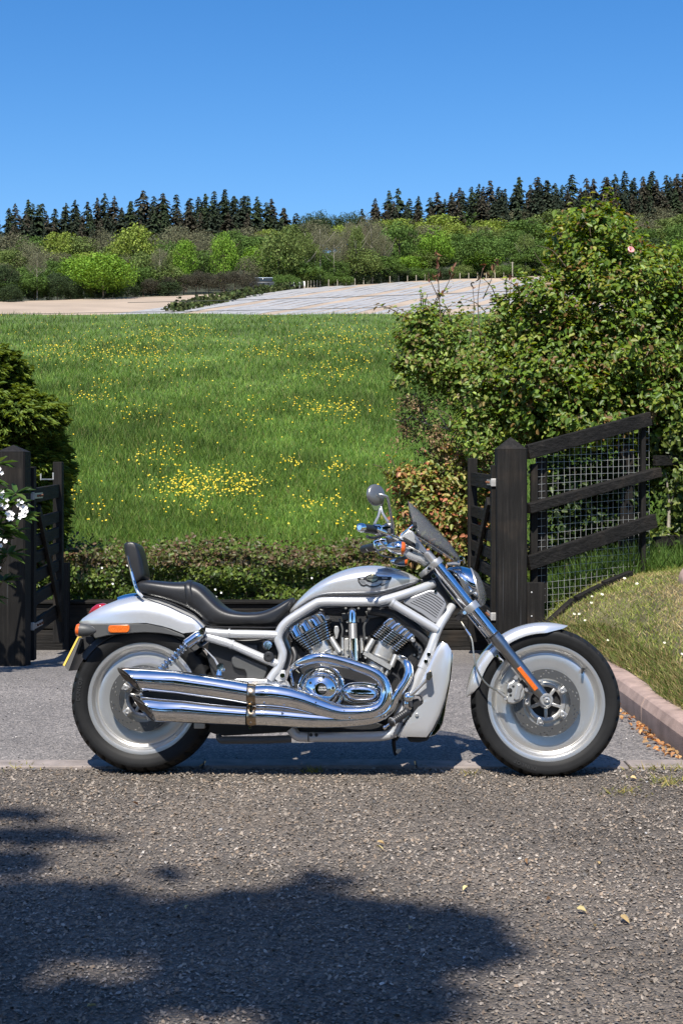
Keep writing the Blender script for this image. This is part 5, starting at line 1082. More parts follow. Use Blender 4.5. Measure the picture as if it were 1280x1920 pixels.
for w_ in (1, -1): MB().tube([Vector((L(x_, y_, h_).x, -w_ * (h_ * 1.005 - 0.001), L(x_, y_, h_).z)) for x_, y_, h_ in ((259, 1114, .075), (287, 1121, .112), (319, 1130, .122), (358, 1148.5, .128), (379, 1166, .136), (392, 1174.5, .142), (440, 1176, .146), (500, 1177, .124), (520, 1176, .10), (531, 1166, .085))], 0.0028, 6, 4).build('seat_piping', M_black, bike)
BR = [((236, 1022.5), (237, 1030), 0.09)]
bp = [(236, 1026), (236.3, 1021), (241, 1018.5), (248, 1017.3), (257, 1018.3), (263, 1022), (267.5, 1031), (271, 1042), (274, 1053), (277, 1068), (279, 1081), (277.5, 1086), (270, 1091), (259, 1099), (254.5, 1098), (250, 1085), (244, 1062), (239, 1045)]
P = [L(x_, y_, 0.0) for x_, y_ in bp]; cB = sum(P, Vector()) / len(P); m = MB(); rings = []
for wv, k in ((-0.095, .50), (-0.088, .78), (-0.07, .92), (-0.04, .97), (0.04, .97), (0.07, .92), (0.088, .78), (0.095, .50)): rings.append([Vector((cB.x + (p.x - cB.x) * k, -wv, cB.z + (p.z - cB.z) * (0.86 + 0.14 * k) )) for p in P])
m.loft(rings); m.build('backrest', M_leath, bike, sub=2, ang=60)
MB().tube([L(239.5, 1042, 0.09), L(246.5, 1070, 0.09), L(253, 1094, 0.10), L(258.5, 1109, 0.11), L(267, 1118, 0.121)], [0.004, 0.006, 0.007, 0.007, 0.006], 10, 5).build('backrest_bracket', M_chrome, bike)
MB().tube([mir(L(*q)) for q in ((246.5, 1070, 0.09), (253, 1094, 0.10), (258.5, 1109, 0.11), (267, 1118, 0.121))], [0.006, 0.007, 0.007, 0.006], 10, 5).build('backrest_bracket', M_chrome, bike)

# ---- tank cover and emblem
TK = [((541, 1148), (541.5, 1152), 0.05), ((548, 1139), (547, 1149), 0.075), ((556, 1130), (556, 1142.5), 0.092), ((571, 1113.5), (572, 1132), 0.112), ((590, 1097), (590, 1122), 0.128), ((615, 1081.5), (610, 1117.5), 0.140), ((640, 1070), (635, 1117.5), 0.146), ((665, 1063), (660, 1117.8), 0.148), ((690, 1060), (686, 1117.6), 0.146), ((715, 1060.6), (709, 1117), 0.138), ((740, 1065), (732, 1110.5), 0.124), ((765, 1074), (757, 1101), 0.100), ((780, 1082), (776, 1094.5), 0.075), ((788, 1087.5), (787, 1091), 0.05)]
ring_loft('tank_cover', TK, M_silver, 0.80, 40, sub=1, e2=0.32)
from mathutils.bvhtree import BVHTree
_tk = bpy.data.objects['tank_cover']; bpy.context.view_layer.update(); _bv = BVHTree.FromObject(_tk, bpy.context.evaluated_depsgraph_get())
def tank_w(px, py):
    d = (L(px, py, 0) - CO).normalized(); h = _bv.ray_cast(CO, d)
    return -h[0].y if h[0] is not None else 0.1
em = bpy.data.objects.new('tank_emblem', None); COL.objects.link(em); em.parent = bike
def onto(name, polys, lift, mat, par=em):
    m = MB()
    for out in polys:
        P = [L(x_, y_, tank_w(x_, y_) + lift) for x_, y_ in out]; B_ = [L(x_, y_, tank_w(x_, y_) - 0.004) for x_, y_ in out]; m.loft([B_, P])
    return m.build(name, mat, par, smooth=False)
def E(zx, zy): return (640 + zx / 10.667, 1060 + zy / 10.667)
def ep(*q): return [E(*p) for p in q]
onto('emblem_backing', [ep((320, 250), (480, 232), (500, 205), (560, 180), (615, 165), (670, 185), (720, 218), (1000, 228), (1000, 262), (960, 320), (900, 365), (820, 410), (770, 400), (720, 425), (640, 445), (560, 435), (500, 405), (440, 420), (380, 400), (330, 320))], 0.0025, M_black)
onto('emblem_wing', [ep((735, 300), (960, 300), (930, 335), (880, 362), (815, 392), (770, 372), (720, 398), (640, 415), (560, 405), (500, 375), (440, 395), (395, 375), (345, 300), (480, 300), (520, 335), (620, 352), (700, 335))], 0.0042, M_alu)
onto('emblem_feathers', [ep((790, 330), (930, 316), (925, 322), (792, 338)), ep((780, 350), (890, 345), (880, 352), (782, 358)), ep((770, 368), (840, 370), (832, 378), (775, 376)), ep((370, 318), (470, 328), (470, 336), (374, 326)), ep((390, 345), (480, 352), (480, 360), (394, 353))], 0.0050, M_black)
M_gold = metal('antique_gold', (0.42, 0.36, 0.22), 0.3, 60, 0.3)
onto('emblem_shield', [ep((500, 235), (560, 205), (600, 195), (615, 175), (630, 195), (680, 205), (725, 240), (722, 275), (690, 300), (620, 335), (555, 300), (510, 280))], 0.0058, M_gold)
onto('emblem_shield_bar', [ep((520, 246), (715, 240), (716, 262), (522, 268))], 0.0068, M_black)
def emtext(s, zx, zy, size, mat, lift=0.0055):
    me = text_mesh(s, size, 0.0003); me.materials.append(mat); o = link('emblem_lettering', me, em); x_, y_ = E(zx, zy); w_ = tank_w(x_, y_) + lift
    p = L(x_, y_, w_); qx = (L(x_ + 3, y_, tank_w(x_ + 3, y_) + lift) - L(x_ - 3, y_, tank_w(x_ - 3, y_) + lift)).normalized(); qz = (L(x_, y_ - 1.5, tank_w(x_, y_ - 1.5) + lift) - L(x_, y_ + 1.5, tank_w(x_, y_ + 1.5) + lift)).normalized(); qz = (qz - qx * qz.dot(qx)).normalized()
    o.matrix_local = Matrix.Translation(p) @ Matrix((qx, qz, qx.cross(qz))).transposed().to_4x4()
emtext('YEARS', 860, 256, 0.0085, M_rollw); emtext('100', 405, 268, 0.0085, M_rollw); emtext('2003', 630, 375, 0.0090, M_rollw)

# ---- frame
fr = bpy.data.objects.new('frame', None); COL.objects.link(fr); fr.parent = bike
rT = 0.0188
T('top_tube', [(812, 1094, .055), (790, 1103, .085), (760, 1113.5, .120), (721, 1125, .146), (700, 1128.2, .152), (650, 1128.5, .154), (604, 1128.5, .150), (588, 1134, .147), (562, 1150, .142), (540, 1164.5, .138), (527, 1179, .136), (521.5, 1197, .136), (526, 1212, .136), (530, 1227, .136), (524, 1250, .136), (514, 1263, .136), (506, 1275, .136)], rT, M_frame, fr, both=True)
T('brace_tube', [(733, 1129.5, .150), (820, 1182, .135)], rT, M_frame, fr, sm=0, both=True)
MB().lathe(L(734, 1130, .150), L(820, 1182, .135) - L(733, 1129.5, .150), [(rT + .0025, -.004), (rT + .0025, .006)], 18).build('weld_collar', M_frame, fr)
T('down_tube', [(847, 1137, .060), (838, 1150, .085), (820, 1181, .125), (800, 1235, .140), (780, 1277, .142), (762, 1315, .142), (744, 1350, .142)], rT, M_frame, fr, both=True)
a_, b_ = L(806.5, 1219, .1375), L(790.5, 1253, .1415); MB().tube([a_, b_], rT + .0022, 18, 0).build('frame_clamp', M_frame, fr)
for q in ((803.5, 1227), (798, 1240)): disc('clamp_bolt', q[0], q[1], .155, 4.2, .010, M_chrome, fr)
T('seat_tube', [(386, 1184.5, .128), (430, 1188, .132), (500, 1190, .136), (522, 1191, .136)], [.0185, .0180, .0180, .0180], M_frame, fr, sm=3, both=True)
T('strut_tube', [(387, 1193, .126), (420, 1203, .128), (436, 1209, .130), (480, 1228, .134), (520, 1245, .136)], [.0195, .0200, .0175, .0175, .0175], M_frame, fr, sm=3, both=True)
for p_, q_ in (((428.5, 1186.8, .132), (431.5, 1187, .132)), ((433, 1207.5, .130), (437, 1209.2, .130))):
    a_, b_ = L(*p_), L(*q_); MB().tube([a_, b_], .0205, 16).build('tube_joint', M_frame, fr)
T('lower_rail', [(545, 1366, .125), (556, 1379, .125), (572, 1381.5, .125), (640, 1382, .125), (715, 1380, .125), (738, 1372, .128), (748, 1352, .138)], .0205, M_frame, fr, both=True)
for q in (583, 593): disc('rail_bolt', q, 1378, .142, 3.2, .006, M_black, fr)
MB().bar(L(578, 1372, .1465), L(578, 1391, .1465), .002, .004).build('rail_seam', M_black, fr)
T('steering_head', [(800, 1076, 0), (846, 1146, 0)], .030, M_black, fr, sm=0)
plate('head_gusset', [(785, 1085), (812, 1088), (835, 1118), (850, 1140), (838, 1160), (822, 1140), (806, 1112)], -0.05, 0.05, M_black, fr)
plate('gusset_plate', [(521, 1258), (534, 1256), (536, 1268), (533, 1276), (522, 1279), (514, 1272)], .128, .146, M_frame, fr, bevel=.003)
disc('gusset_bolt', 529.5, 1266.5, .146, 5, .010, M_chrome, fr)

# ---- swingarm, side covers, knobs
plate('swingarm', [(444, 1272), (470, 1272), (518, 1275), (530, 1273), (540, 1278), (545, 1288), (542, 1300), (520, 1310), (400, 1316), (290, 1318), (262, 1314), (262, 1300), (300, 1294), (400, 1285)], .10, .132, M_silver, bevel=.006)
plate('swingarm', [(444, 1272), (518, 1275), (540, 1278), (542, 1300), (520, 1310), (400, 1316), (290, 1318), (262, 1314), (262, 1300), (300, 1294), (400, 1285)], -.132, -.10, M_silver, bevel=.006)
disc('pivot_cap', 532, 1284, .133, 9.5, .006, M_alu, None, [(9.5 * PX, 0), (9.5 * PX, .006), (7.2 * PX, .0065), (6.8 * PX, .003), (4.5 * PX, .003), (4.2 * PX, .007), (.001, .008)])
plate('side_cover', [(438, 1229), (443, 1226.8), (449, 1228.5), (498, 1248), (503, 1253), (499, 1264), (495, 1273), (462, 1273), (462, 1263), (458, 1256), (446, 1254), (438, 1251), (434, 1242), (434, 1234)], .085, .112, M_dgrey, bevel=.006, both=True)
plate('battery_box', [(392, 1200), (436, 1200), (520, 1196), (520, 1236), (508, 1270), (440, 1276), (420, 1290), (398, 1270), (388, 1230)], -.085, .085, M_black, bevel=.006)
plate('relay_cover', [(458, 1209), (482, 1208.5), (484, 1220), (466, 1222)], .08, .10, M_dgrey, bevel=.004)
disc('ignition_lock', 501.5, 1209.5, .118, 9.5, .02, M_black, None, [(9.5 * PX, -.03), (9.5 * PX, .018), (8 * PX, .022), (.001, .022)]); MB().lathe(L(502, 1209.5, .141), (0, -1, 0), [(7.6 * PX, 0), (7.8 * PX, .001), (7.0 * PX, .0015), (6.6 * PX, .0)], 24).build('lock_ring', M_chrome, bike)
plate('lock_key', [(500, 1206), (506, 1204), (508, 1206), (503, 1209), (507, 1216), (503, 1219), (498, 1214)], .140, .143, M_chrome, bevel=0)
disc('peg_rubber', 504, 1231.3, .150, 9.6, .018, M_black, None, [(6 * PX, -.03), (9.6 * PX, -.005), (9.8 * PX, .012), (7 * PX, .018), (3.2 * PX, .018), (3 * PX, .014), (.001, .014)])
# ---- rear shock: chrome cover, coil and eye
sh = bpy.data.objects.new('rear_shock', None); COL.objects.link(sh); sh.parent = bike
for sg in (1, -1):
    f_ = (lambda p: p) if sg > 0 else mir
    a_, b_, e_ = f_(L(379, 1188, .150)), f_(L(351, 1208, .150)), f_(L(296, 1262, .150)); ax = (e_ - b_).normalized()
    MB().tube([a_, a_ + (b_ - a_) * .12, a_ + (b_ - a_) * .3, a_ + (b_ - a_) * .72, b_, b_ + (e_ - b_) * .02], [.013, .019, .0225, .0225, .0235, .019], 20).build('shock_cover', M_chrome, sh)
    MB().tube([b_, e_], .009, 10).build('shock_rod', M_fork, sh)
    u = ax.orthogonal().normalized(); v = ax.cross(u); Ln = (e_ - b_).length; pts = []
    for k in range(241): t_ = k / 240; a = 2 * math.pi * 9.5 * t_; pts.append(b_ + ax * (Ln * t_) + (u * math.cos(a) + v * math.sin(a)) * .0165)
    MB().tube(pts, .0042, 7).build('coil_spring', M_chrome, sh)
disc('shock_eye', 380.5, 1183.5, .150, 6.8, .026, M_chrome, sh, [(6.8 * PX, -.02), (6.8 * PX, .02), (5.8 * PX, .026), (4.6 * PX, .026), (4.4 * PX, .02), (2.4 * PX, .02), (2.3 * PX, .026), (.001, .026)]); disc('shock_bush', 380.5, 1183.5, .171, 4.2, .001, M_black, sh)

# ---- exhaust: two slash-cut mufflers, clamp, heat shields
ex = bpy.data.objects.new('exhaust', None); COL.objects.link(ex); ex.parent = bike
WX = .205
def muffler(cx, n=30):
    """cx: (top px,py),(bottom px,py) pairs along the pipe, first pair is the slanted mouth"""
    rings = []
    for i, ((tx, ty), (bx, by)) in enumerate(cx):
        t_, b_ = L(tx, ty, WX), L(bx, by, WX); c_ = (t_ + b_) / 2; up = (t_ - b_) / 2
        rad = CR[i] if False else None
        rings.append((c_, up))
    return rings
def pipe_from_edges(name, edges, mat, depth=1.0, mouth=True, par=None, w=WX):
    rings = []; n = 36; hs_ = []
    for (tx, ty), (bx, by) in edges: hs_.append((L(tx, ty, w), L(bx, by, w)))
    body = hs_[1:] if mouth else hs_
    rref = (body[0][0] - body[0][1]).length / 2
    for i, (t_, b_) in enumerate(hs_):
        c_ = (t_ + b_) / 2; up = (t_ - b_) / 2; hw = rref if (mouth and i == 0) else up.length
        sk = (.034 if i == 0 else .027 if (mouth and i == 1) else 0) if mouth else 0
        rings.append([c_ + up * math.sin(2 * math.pi * k / n) + Vector((sk * math.cos(2 * math.pi * k / n), -hw * depth * math.cos(2 * math.pi * k / n), 0)) for k in range(n)])
    if mouth:
        r0 = rings[0]; c_ = sum(r0, Vector()) / n; ax = (sum(rings[2], Vector()) / n - c_).normalized()
        lip = [c_ + (p - c_) * .93 for p in r0]; inn = [c_ + (p - c_) * .9 + ax * .006 for p in r0]
        m = MB(); m.loft([lip] + rings, cap=False); o = m.build(name, mat, par or ex, ang=40)
        ce = L((edges[0][0][0] + edges[0][1][0]) / 2, (edges[0][0][1] + edges[0][1][1]) / 2, w)
        m = MB(); m.loft([lip, inn, [c_ + (p - c_) * .55 + ax * .022 for p in r0]], cap=False); m.build('muffler_mouth', M_dchrome, par or ex)
        m = MB(); m.loft([[c_ + (p - c_) * .55 + ax * .022 for p in r0], [c_ + (p - c_) * .5 + ax * .12 for p in r0]]); m.build('baffle_tube', M_engine, par or ex)
    else:
        m = MB(); m.loft(rings, cap=True); o = m.build(name, mat, par or ex, ang=40)
    return o
pipe_from_edges('muffler', [((221, 1250.5), (263, 1296.5)), ((231, 1250.5), (268, 1297.5)), ((275, 1252.5), (290, 1299)), ((331, 1257), (331, 1302.5)), ((397, 1267), (397, 1311)), ((440, 1274), (440, 1317.5)), ((465, 1278.5), (463, 1321.5))], M_chrome)
pipe_from_edges('muffler', [((250, 1302), (290, 1353)), ((261, 1302.5), (296, 1353.3)), ((300, 1306.5), (312, 1354)), ((345, 1311), (345, 1355)), ((397, 1317.5), (397, 1357.5)), ((440, 1321.5), (440, 1359)), ((463, 1323.5), (461, 1360)) ], M_chrome, .95)
for yy0, yy1 in ((1281, 1323), (1323, 1361)):
    pipe_from_edges('clamp_band', [((464, yy0 + 1.5), (464, yy1 - 1)), ((466, yy0), (466, yy1)), ((476, yy0 + 1.5), (476, yy1 + .5)), ((481, yy0 + 3), (481, yy1 - 1))], M_bronze, 1.0, False)
plate('muffler_gap_shade', [(262, 1294), (331, 1298), (397, 1306), (463, 1317), (463, 1332), (397, 1326), (331, 1318), (275, 1312)], .15, .195, M_engine, ex, bevel=.002)  # black strip put in for the shaded gap between the two mufflers
for q in ((471, 1325), (469, 1364), (470.5, 1332)): disc('clamp_bolt', q[0], q[1], .235, 3.0, .012, M_chrome, ex)
# upper header shield sweeps from the rear cylinder round the covers and back into the muffler
T('heat_shield', [(551, 1249.5, .150), (560, 1245, .175), (574, 1238, .196), (590, 1233.8, .205), (604, 1233, .208), (622, 1235.5, .208), (645, 1241.5, .206), (668, 1248.8, .206), (690, 1256.5, .206), (706, 1264.5, .206), (717, 1275, .206), (723, 1288, .206), (724, 1302, .206), (720, 1316, .206), (712, 1326.5, .206), (700, 1333, .206), (684, 1336, .206), (664, 1337.2, .206), (640, 1336.8, .206), (615, 1331, .206), (594, 1324, .206), (570, 1315.5, .206), (545, 1309, .206), (520, 1305, .206), (500, 1303.5, .206), (481, 1303.5, .205)],
  [.016, .0185, .0205, .0215, .0215, .0215, .0215, .0215, .022, .0225, .023, .0235, .0245, .026, .0275, .029, .030, .0315, .034, .037, .040, .043, .046, .048, .048, .047], M_chrome, ex, n=28, sm=6)
T('heat_shield', [(481, 1342, .200), (500, 1342.5, .200), (530, 1344.5, .200), (560, 1347, .200), (590, 1349, .200), (630, 1350, .198), (670, 1348.5, .198), (700, 1345, .196), (718, 1337, .192), (730, 1322, .185)], [.040, .0405, .039, .037, .034, .0305, .028, .0255, .023, .018], M_chrome, ex, n=24, sm=5)
T('header_pipe', [(748, 1232, .105), (757, 1237, .14), (764, 1247, .165), (766, 1262, .175), (760, 1278, .18), (748, 1296, .185), (738, 1314, .185), (730, 1330, .185), (716, 1343, .185)], [.014, .0175, .019, .0195, .0195, .019, .0185, .018, .018], M_chrome, ex, n=20, sm=5)
for q in ((495, 1320), (531, 1333), (645, 1333), (655, 1347), (592, 1317), (714, 1344), (529, 1337)): disc('shield_rivet', q[0], q[1], .243 if q[0] < 600 else .232, 1.6, .006, M_chrome, ex, n=10)
T('exhaust_stay', [(411, 1266, .175), (412, 1256, .175), (415, 1250, .172), (420, 1258, .165)], [.016, .010, .014, .008], M_chrome, ex, n=12, sm=4); disc('stay_nut', 414, 1250, .178, 7, .02, M_chrome, ex, n=12)
T('stay_rod', [(410, 1249, .17), (403, 1236, .15), (384, 1216, .13)], [.006, .004, .002], M_alu, ex, n=8, sm=0)

# ---- engine
en = bpy.data.objects.new('engine', None); COL.objects.link(en); en.parent = bike
plate('crankcase', [(545, 1205), (560, 1165), (600, 1140), (700, 1136), (760, 1150), (800, 1185), (795, 1230), (770, 1290), (745, 1345), (720, 1375), (560, 1372), (540, 1330), (532, 1290), (548, 1245)], -.075, .055, M_engine, en, bevel=.01)
plate('engine_cover', [(548, 1245), (575, 1236), (650, 1250), (700, 1262), (735, 1290), (735, 1330), (700, 1352), (600, 1352), (555, 1320), (545, 1280)], .05, .115, M_engine, en, bevel=.008)
def barrel(p, q, hw):
    a, b_ = L(p[0], p[1], .06), L(q[0], q[1], .06); a.y = b_.y = 0; d = (b_ - a).normalized(); s = d.cross(Vector((0, 1, 0))).normalized(); rg = []
    for t_, k in ((0, 1), (.42, 1), (.43, 1.03), (.47, 1.03), (.48, .99), (1, .97)):
        c_ = a.lerp(b_, t_); rg.append([c_ + s * (math.copysign(abs(math.cos(x_)) ** .75, math.cos(x_)) * hw * PX * k) + Vector((0, -math.copysign(abs(math.sin(x_)) ** .75, math.sin(x_)) * .097 * k, 0)) for x_ in np.linspace(0, 2 * math.pi, 41)[:-1]])
    m = MB(); m.loft(rg); m.build('cylinder_barrel', M_cast, en, ang=40)
def cyl_block(A0, A1, B0, B1, nf, flip):
    """fin stack between first-fin and last-fin edges (photo points), plus cam cover ridges and barrel"""
    W1 = .112; a0, a1, b0, b1 = (L(q[0], q[1], W1) for q in (A0, A1, B0, B1))
    st_ = ((b0 - a0) + (b1 - a1)); st_.y = 0; nrm = st_.normalized()
    def ring(p0, p1, dpt, notch=True, n=44, off=Vector()):
        d = p1 - p0; d.y = 0; Ln = d.length; out = []
        for k in range(n + 1):
            t_ = k / n; q = p0 + d * t_; edge = min(t_, 1 - t_) * Ln / .03; h = dpt * (1 - max(0, 1 - edge) ** 2.4 * .55)
            if notch:
                for c_ in (.31, .66): h -= .024 * math.exp(-((t_ - c_) / .045) ** 2)
            out.append(Vector((q.x, -h, q.z)) + off)
        far = [Vector((p.x, .09, p.z)) for p in (out[-1], out[0])]
        return out + far
    m = MB(); m2 = MB()
    for i in range(nf):
        t_ = i / (nf - 1); p0, p1 = a0.lerp(b0, t_), a1.lerp(b1, t_); th_ = nrm * .0027
        m.loft([ring(p0, p1, W1, off=-th_), ring(p0, p1, W1, off=th_)])
        if i < nf - 1:
            q0, q1 = a0.lerp(b0, t_ + .5 / (nf - 1)), a1.lerp(b1, t_ + .5 / (nf - 1)); d = (q1 - q0) * .03; th2 = nrm * .0032
            m2.loft([ring(q0 + d, q1 - d, W1 - .012, off=-th2), ring(q0 + d, q1 - d, W1 - .012, off=th2)])
    m.build('cooling_fins', M_fin, en, smooth=False); m2.build('fin_core', M_engine, en, smooth=False)
    # cam cover with four chrome ridges
    d = a1 - a0; d.y = 0; up = -nrm
    def cov(h, k, lob):
        out = []; n = 60; p0 = a0 + d * .02 + up * h + d * (1 - k) * .5; dd = d * .95 * k
        for i in range(n + 1):
            t_ = i / n; ed = min(t_, 1 - t_) * 12; hh = (.098 - .02 * (1 - k)) * (1 - max(0, 1 - ed) ** 2 * .35) + lob * (abs(math.sin(math.pi * t_ * 4)) ** .7 - .5)
            q = p0 + dd * t_; out.append(Vector((q.x, -hh, q.z)))
        return out + [Vector((out[-1].x, .08, out[-1].z)), Vector((out[0].x, .08, out[0].z))]
    m = MB(); m.loft([cov(.005, 1, .014), cov(.030, 1, .014), cov(.042, .97, .012), cov(.050, .90, .008)]); m.build('cam_cover', M_chrome, en, ang=50)
    MB().lathe(a1 + up * .012 - d * .06 + Vector((0, .012, 0)), (0, -1, 0), [(.010, 0), (.010, .01), (.007, .013), (.001, .013)], 12).build('cover_bolt', M_alu, en)
    return nrm
cyl_block((544, 1203), (620.5, 1160.5), (567.5, 1222.5), (625, 1192), 7, 1)
cyl_block((710.5, 1166.5), (774, 1206.5), (692.5, 1186), (751.5, 1225.5), 7, -1)
barrel((597, 1206), (617, 1245), 27)
T('barrel_post', [(620, 1196, .088), (637, 1223, .098)], .013, M_cast, en, sm=0); T('barrel_post', [(582, 1220, .080), (590, 1240, .085)], .011, M_cast, en, sm=0)
barrel((725, 1207), (702, 1262), 27)
T('barrel_post', [(699, 1199, .090), (686, 1222, .098)], .013, M_cast, en, sm=0); T('barrel_post', [(742, 1228, .088), (733, 1250, .094)], .013, M_cast, en, sm=0); T('barrel_post', [(729, 1253, .090), (722, 1268, .09)], .008, M_cast, en, sm=0); T('barrel_post', [(718, 1248, .093), (712, 1264, .093)], .008, M_cast, en, sm=0)
MB().bar(L(682, 1223, .105), L(733, 1252.5, .105), .020, .003, (0, 1, 0)).build('barrel_flange', M_cast, en); MB().bar(L(683, 1226.5, .101), L(732, 1254.5, .101), .020, .003, (0, 1, 0)).build('flange_joint', M_engine, en)
MB().bar(L(626, 1226, .098), L(640, 1219, .098), .02, .003, (0, 1, 0)).build('barrel_flange', M_cast, en)
# breather column between the cylinders
T('breather_pipe', [(659.5, 1141, .115), (660, 1143, .120), (660.5, 1148, .120), (660.5, 1166, .120)], [.006, .014, .0182, .0182], M_chrome, en, n=20, sm=0)
MB().lathe(L(660.5, 1166, .120), L(661, 1170, .120) - L(660.5, 1166, .120), [(.0195, 0), (.0195, .004)], 20).build('pipe_collar', M_chrome, en)
m = MB(); pf = []
for k in range(31): pf.append((.0168 + .0014 * (k % 2), .001 + k * .0021))
m.lathe(L(661, 1168.5, .120), L(662, 1198, .120) - L(661, 1168.5, .120), pf, 20); m.build('ribbed_sleeve', M_alu, en)
T('breather_pipe', [(662, 1197, .120), (662.5, 1205, .120), (664, 1240, .120)], [.0185, .0178, .0178], M_chrome, en, n=20, sm=0)
for q in ((642, 1195, 1226), (677, 1196, 1224)): T('stud', [(q[0], q[1], .095), (q[0] + .5, (q[1] + q[2]) / 2, .095), (q[0] + 1, q[2], .095)], [.0055, .0065, .0065], M_cast, en, n=10, sm=0)
plate('mount_block', [(646, 1197), (653, 1196), (655, 1230), (648, 1236), (640, 1232), (641, 1214)], .05, .090, M_cast, en, bevel=.003); plate('mount_block', [(670, 1200), (684, 1205), (688, 1230), (672, 1236)], .05, .082, M_engine, en, bevel=.003)
plate('injector', [(627, 1174), (634, 1173), (636, 1182), (633, 1196), (628, 1194), (626, 1184)], .05, .088, M_cast, en, bevel=.003)
for q in ((648, 1141), (672, 1141), (651, 1166), (650, 1183), (630.5, 1195.5), (687, 1196), (651, 1217), (685, 1233)): disc('engine_bolt', q[0], q[1], .095, 2.4, .010, M_cast, en, n=10)
T('coolant_hose', [(690, 1145, .07), (735, 1152, .09), (770, 1175, .10), (800, 1205, .10), (806, 1235, .09)], .020, M_black, en, n=12)
T('coolant_hose', [(775, 1205, .08), (788, 1220, .10), (785, 1245, .10), (778, 1262, .08)], .013, M_black, en, n=10)
for q in ((780, 1208), (786, 1214), (787, 1223), (776, 1228), (784, 1232)): disc('hose_clip', q[0], q[1], .112, 2.4, .008, M_fork, en, n=10)
T('wire_loom', [(735, 1147, .11), (750, 1158, .12), (768, 1172, .12)], .005, M_black, en, n=8); T('wire_loom', [(548, 1215, .09), (553, 1230, .10), (548, 1250, .11)], .012, M_black, en, n=10)
T('wire_loom', [(600, 1143, .09), (622, 1150, .10), (640, 1146, .10)], .0045, M_black, en, n=8); T('wire_loom', [(636, 1160, .09), (642, 1180, .10), (640, 1196, .095)], .004, M_dgrey, en, n=8); T('wire_loom', [(690, 1160, .10), (682, 1175, .10), (684, 1200, .095)], .005, M_dgrey, en, n=8)
T('oil_line', [(560, 1262, .12), (550, 1254, .13), (545, 1262, .13), (550, 1285, .125)], .0055, M_chrome, en, n=10); T('oil_line', [(735, 1262, .15), (748, 1275, .15), (744, 1300, .15)], .005, M_black, en, n=10); T('hose_clamp', [(553, 1246, .145), (556, 1250, .15)], .019, M_fork, en, n=14, sm=0)
plate('sensor_box', [(640, 1150), (654, 1148), (655, 1160), (642, 1163)], .05, .085, M_dgrey, en, bevel=.003); plate('coil_cover', [(684, 1146), (706, 1144), (712, 1156), (690, 1160)], .05, .08, M_dgrey, en, bevel=.003)
# clutch cover dome with badge, and long water pump cover
cc_ = L(603, 1291, .120); r_ = 43 * PX
MB().lathe(cc_, (0, -1, 0), [(r_ * 1.03, -.03), (r_ * 1.03, .012), (r_ * .97, .018), (r_ * .93, .016), (r_ * .91, .022)], 64).build('clutch_rim', M_chrome, en)
MB().lathe(cc_, (0, -1, 0), [(r_ * .90, .016), (r_ * .86, .030), (r_ * .74, .048), (r_ * .58, .062), (r_ * .42, .071), (r_ * .33, .074), (r_ * .31, .078), (r_ * .27, .079), (r_ * .25, .076), (.001, .076)], 64).build('clutch_cover', M_chrome, en)
MB().lathe(L(604.5, 1291.5, .1965), (0, -1, 0), [(8.6 * PX, 0), (8.6 * PX, .0012), (.001, .0012)], 28).build('cover_badge', M_engine, en)
for s_, dy in (('LIQUID', -2.3), ('COOLED', 2.3)):
    me = text_mesh(s_, .0085, .0003); me.materials.append(M_rollw); o = link('badge_lettering', me, en); p = L(604.7, 1291.2 + dy, .1983); o.matrix_local = Matrix.Translation(p) @ Matrix(((1, 0, 0), (0, 0, -1), (0, 1, 0))).to_4x4()
for k in range(5):
    a = k * 1.2566 + .1; p = cc_ + Vector((math.cos(a) * r_ * .52, -.066, math.sin(a) * r_ * .52)); MB().lathe(p, (0, -1, 0), [(.006, -.004), (.006, .004), (.0045, .006), (.001, .006)], 12).build('cover_bolt', M_chrome, en)
po_ = [(643, 1300), (645, 1291), (652, 1285.5), (664, 1283), (682, 1283), (700, 1286), (710, 1292), (713.5, 1300), (712, 1309), (704, 1316), (686, 1318), (662, 1317), (649, 1312)]
plate('pump_rim', [(640, 1300), (643, 1287), (652, 1281), (666, 1279), (684, 1279), (704, 1282.5), (714, 1290), (717, 1300), (715, 1311), (706, 1319.5), (686, 1321.5), (660, 1320.5), (645, 1314)], .09, .140, M_chrome, en, bevel=.004); plate('pump_cover', po_, .13, .150, M_chrome, en, bevel=.006, puff=.030)
for q in ((646, 1294), (649, 1311), (703, 1316.5), (706, 1285)): disc('pump_bolt', q[0], q[1], .142, 2.2, .01, M_chrome, en, n=10)
plate('sump', [(560, 1352), (700, 1352), (724, 1362), (700, 1376), (560, 1376)], -.10, .10, M_engine, en)
T('lower_pipe', [(409, 1378, .10), (414, 1386.5, .115), (430, 1387.5, .12), (500, 1387, .12), (546, 1385, .12)], [.010, .0155, .0160, .0160, .0155], M_dgrey, en, sm=3); plate('skid_bracket', [(364, 1356), (384, 1355), (384, 1366), (364, 1366)], .06, .10, M_alu, en, bevel=.002); plate('belt_guard', [(345, 1350), (550, 1356), (552, 1372), (420, 1380), (402, 1376), (380, 1368), (350, 1364)], -.10, .05, M_black, en)

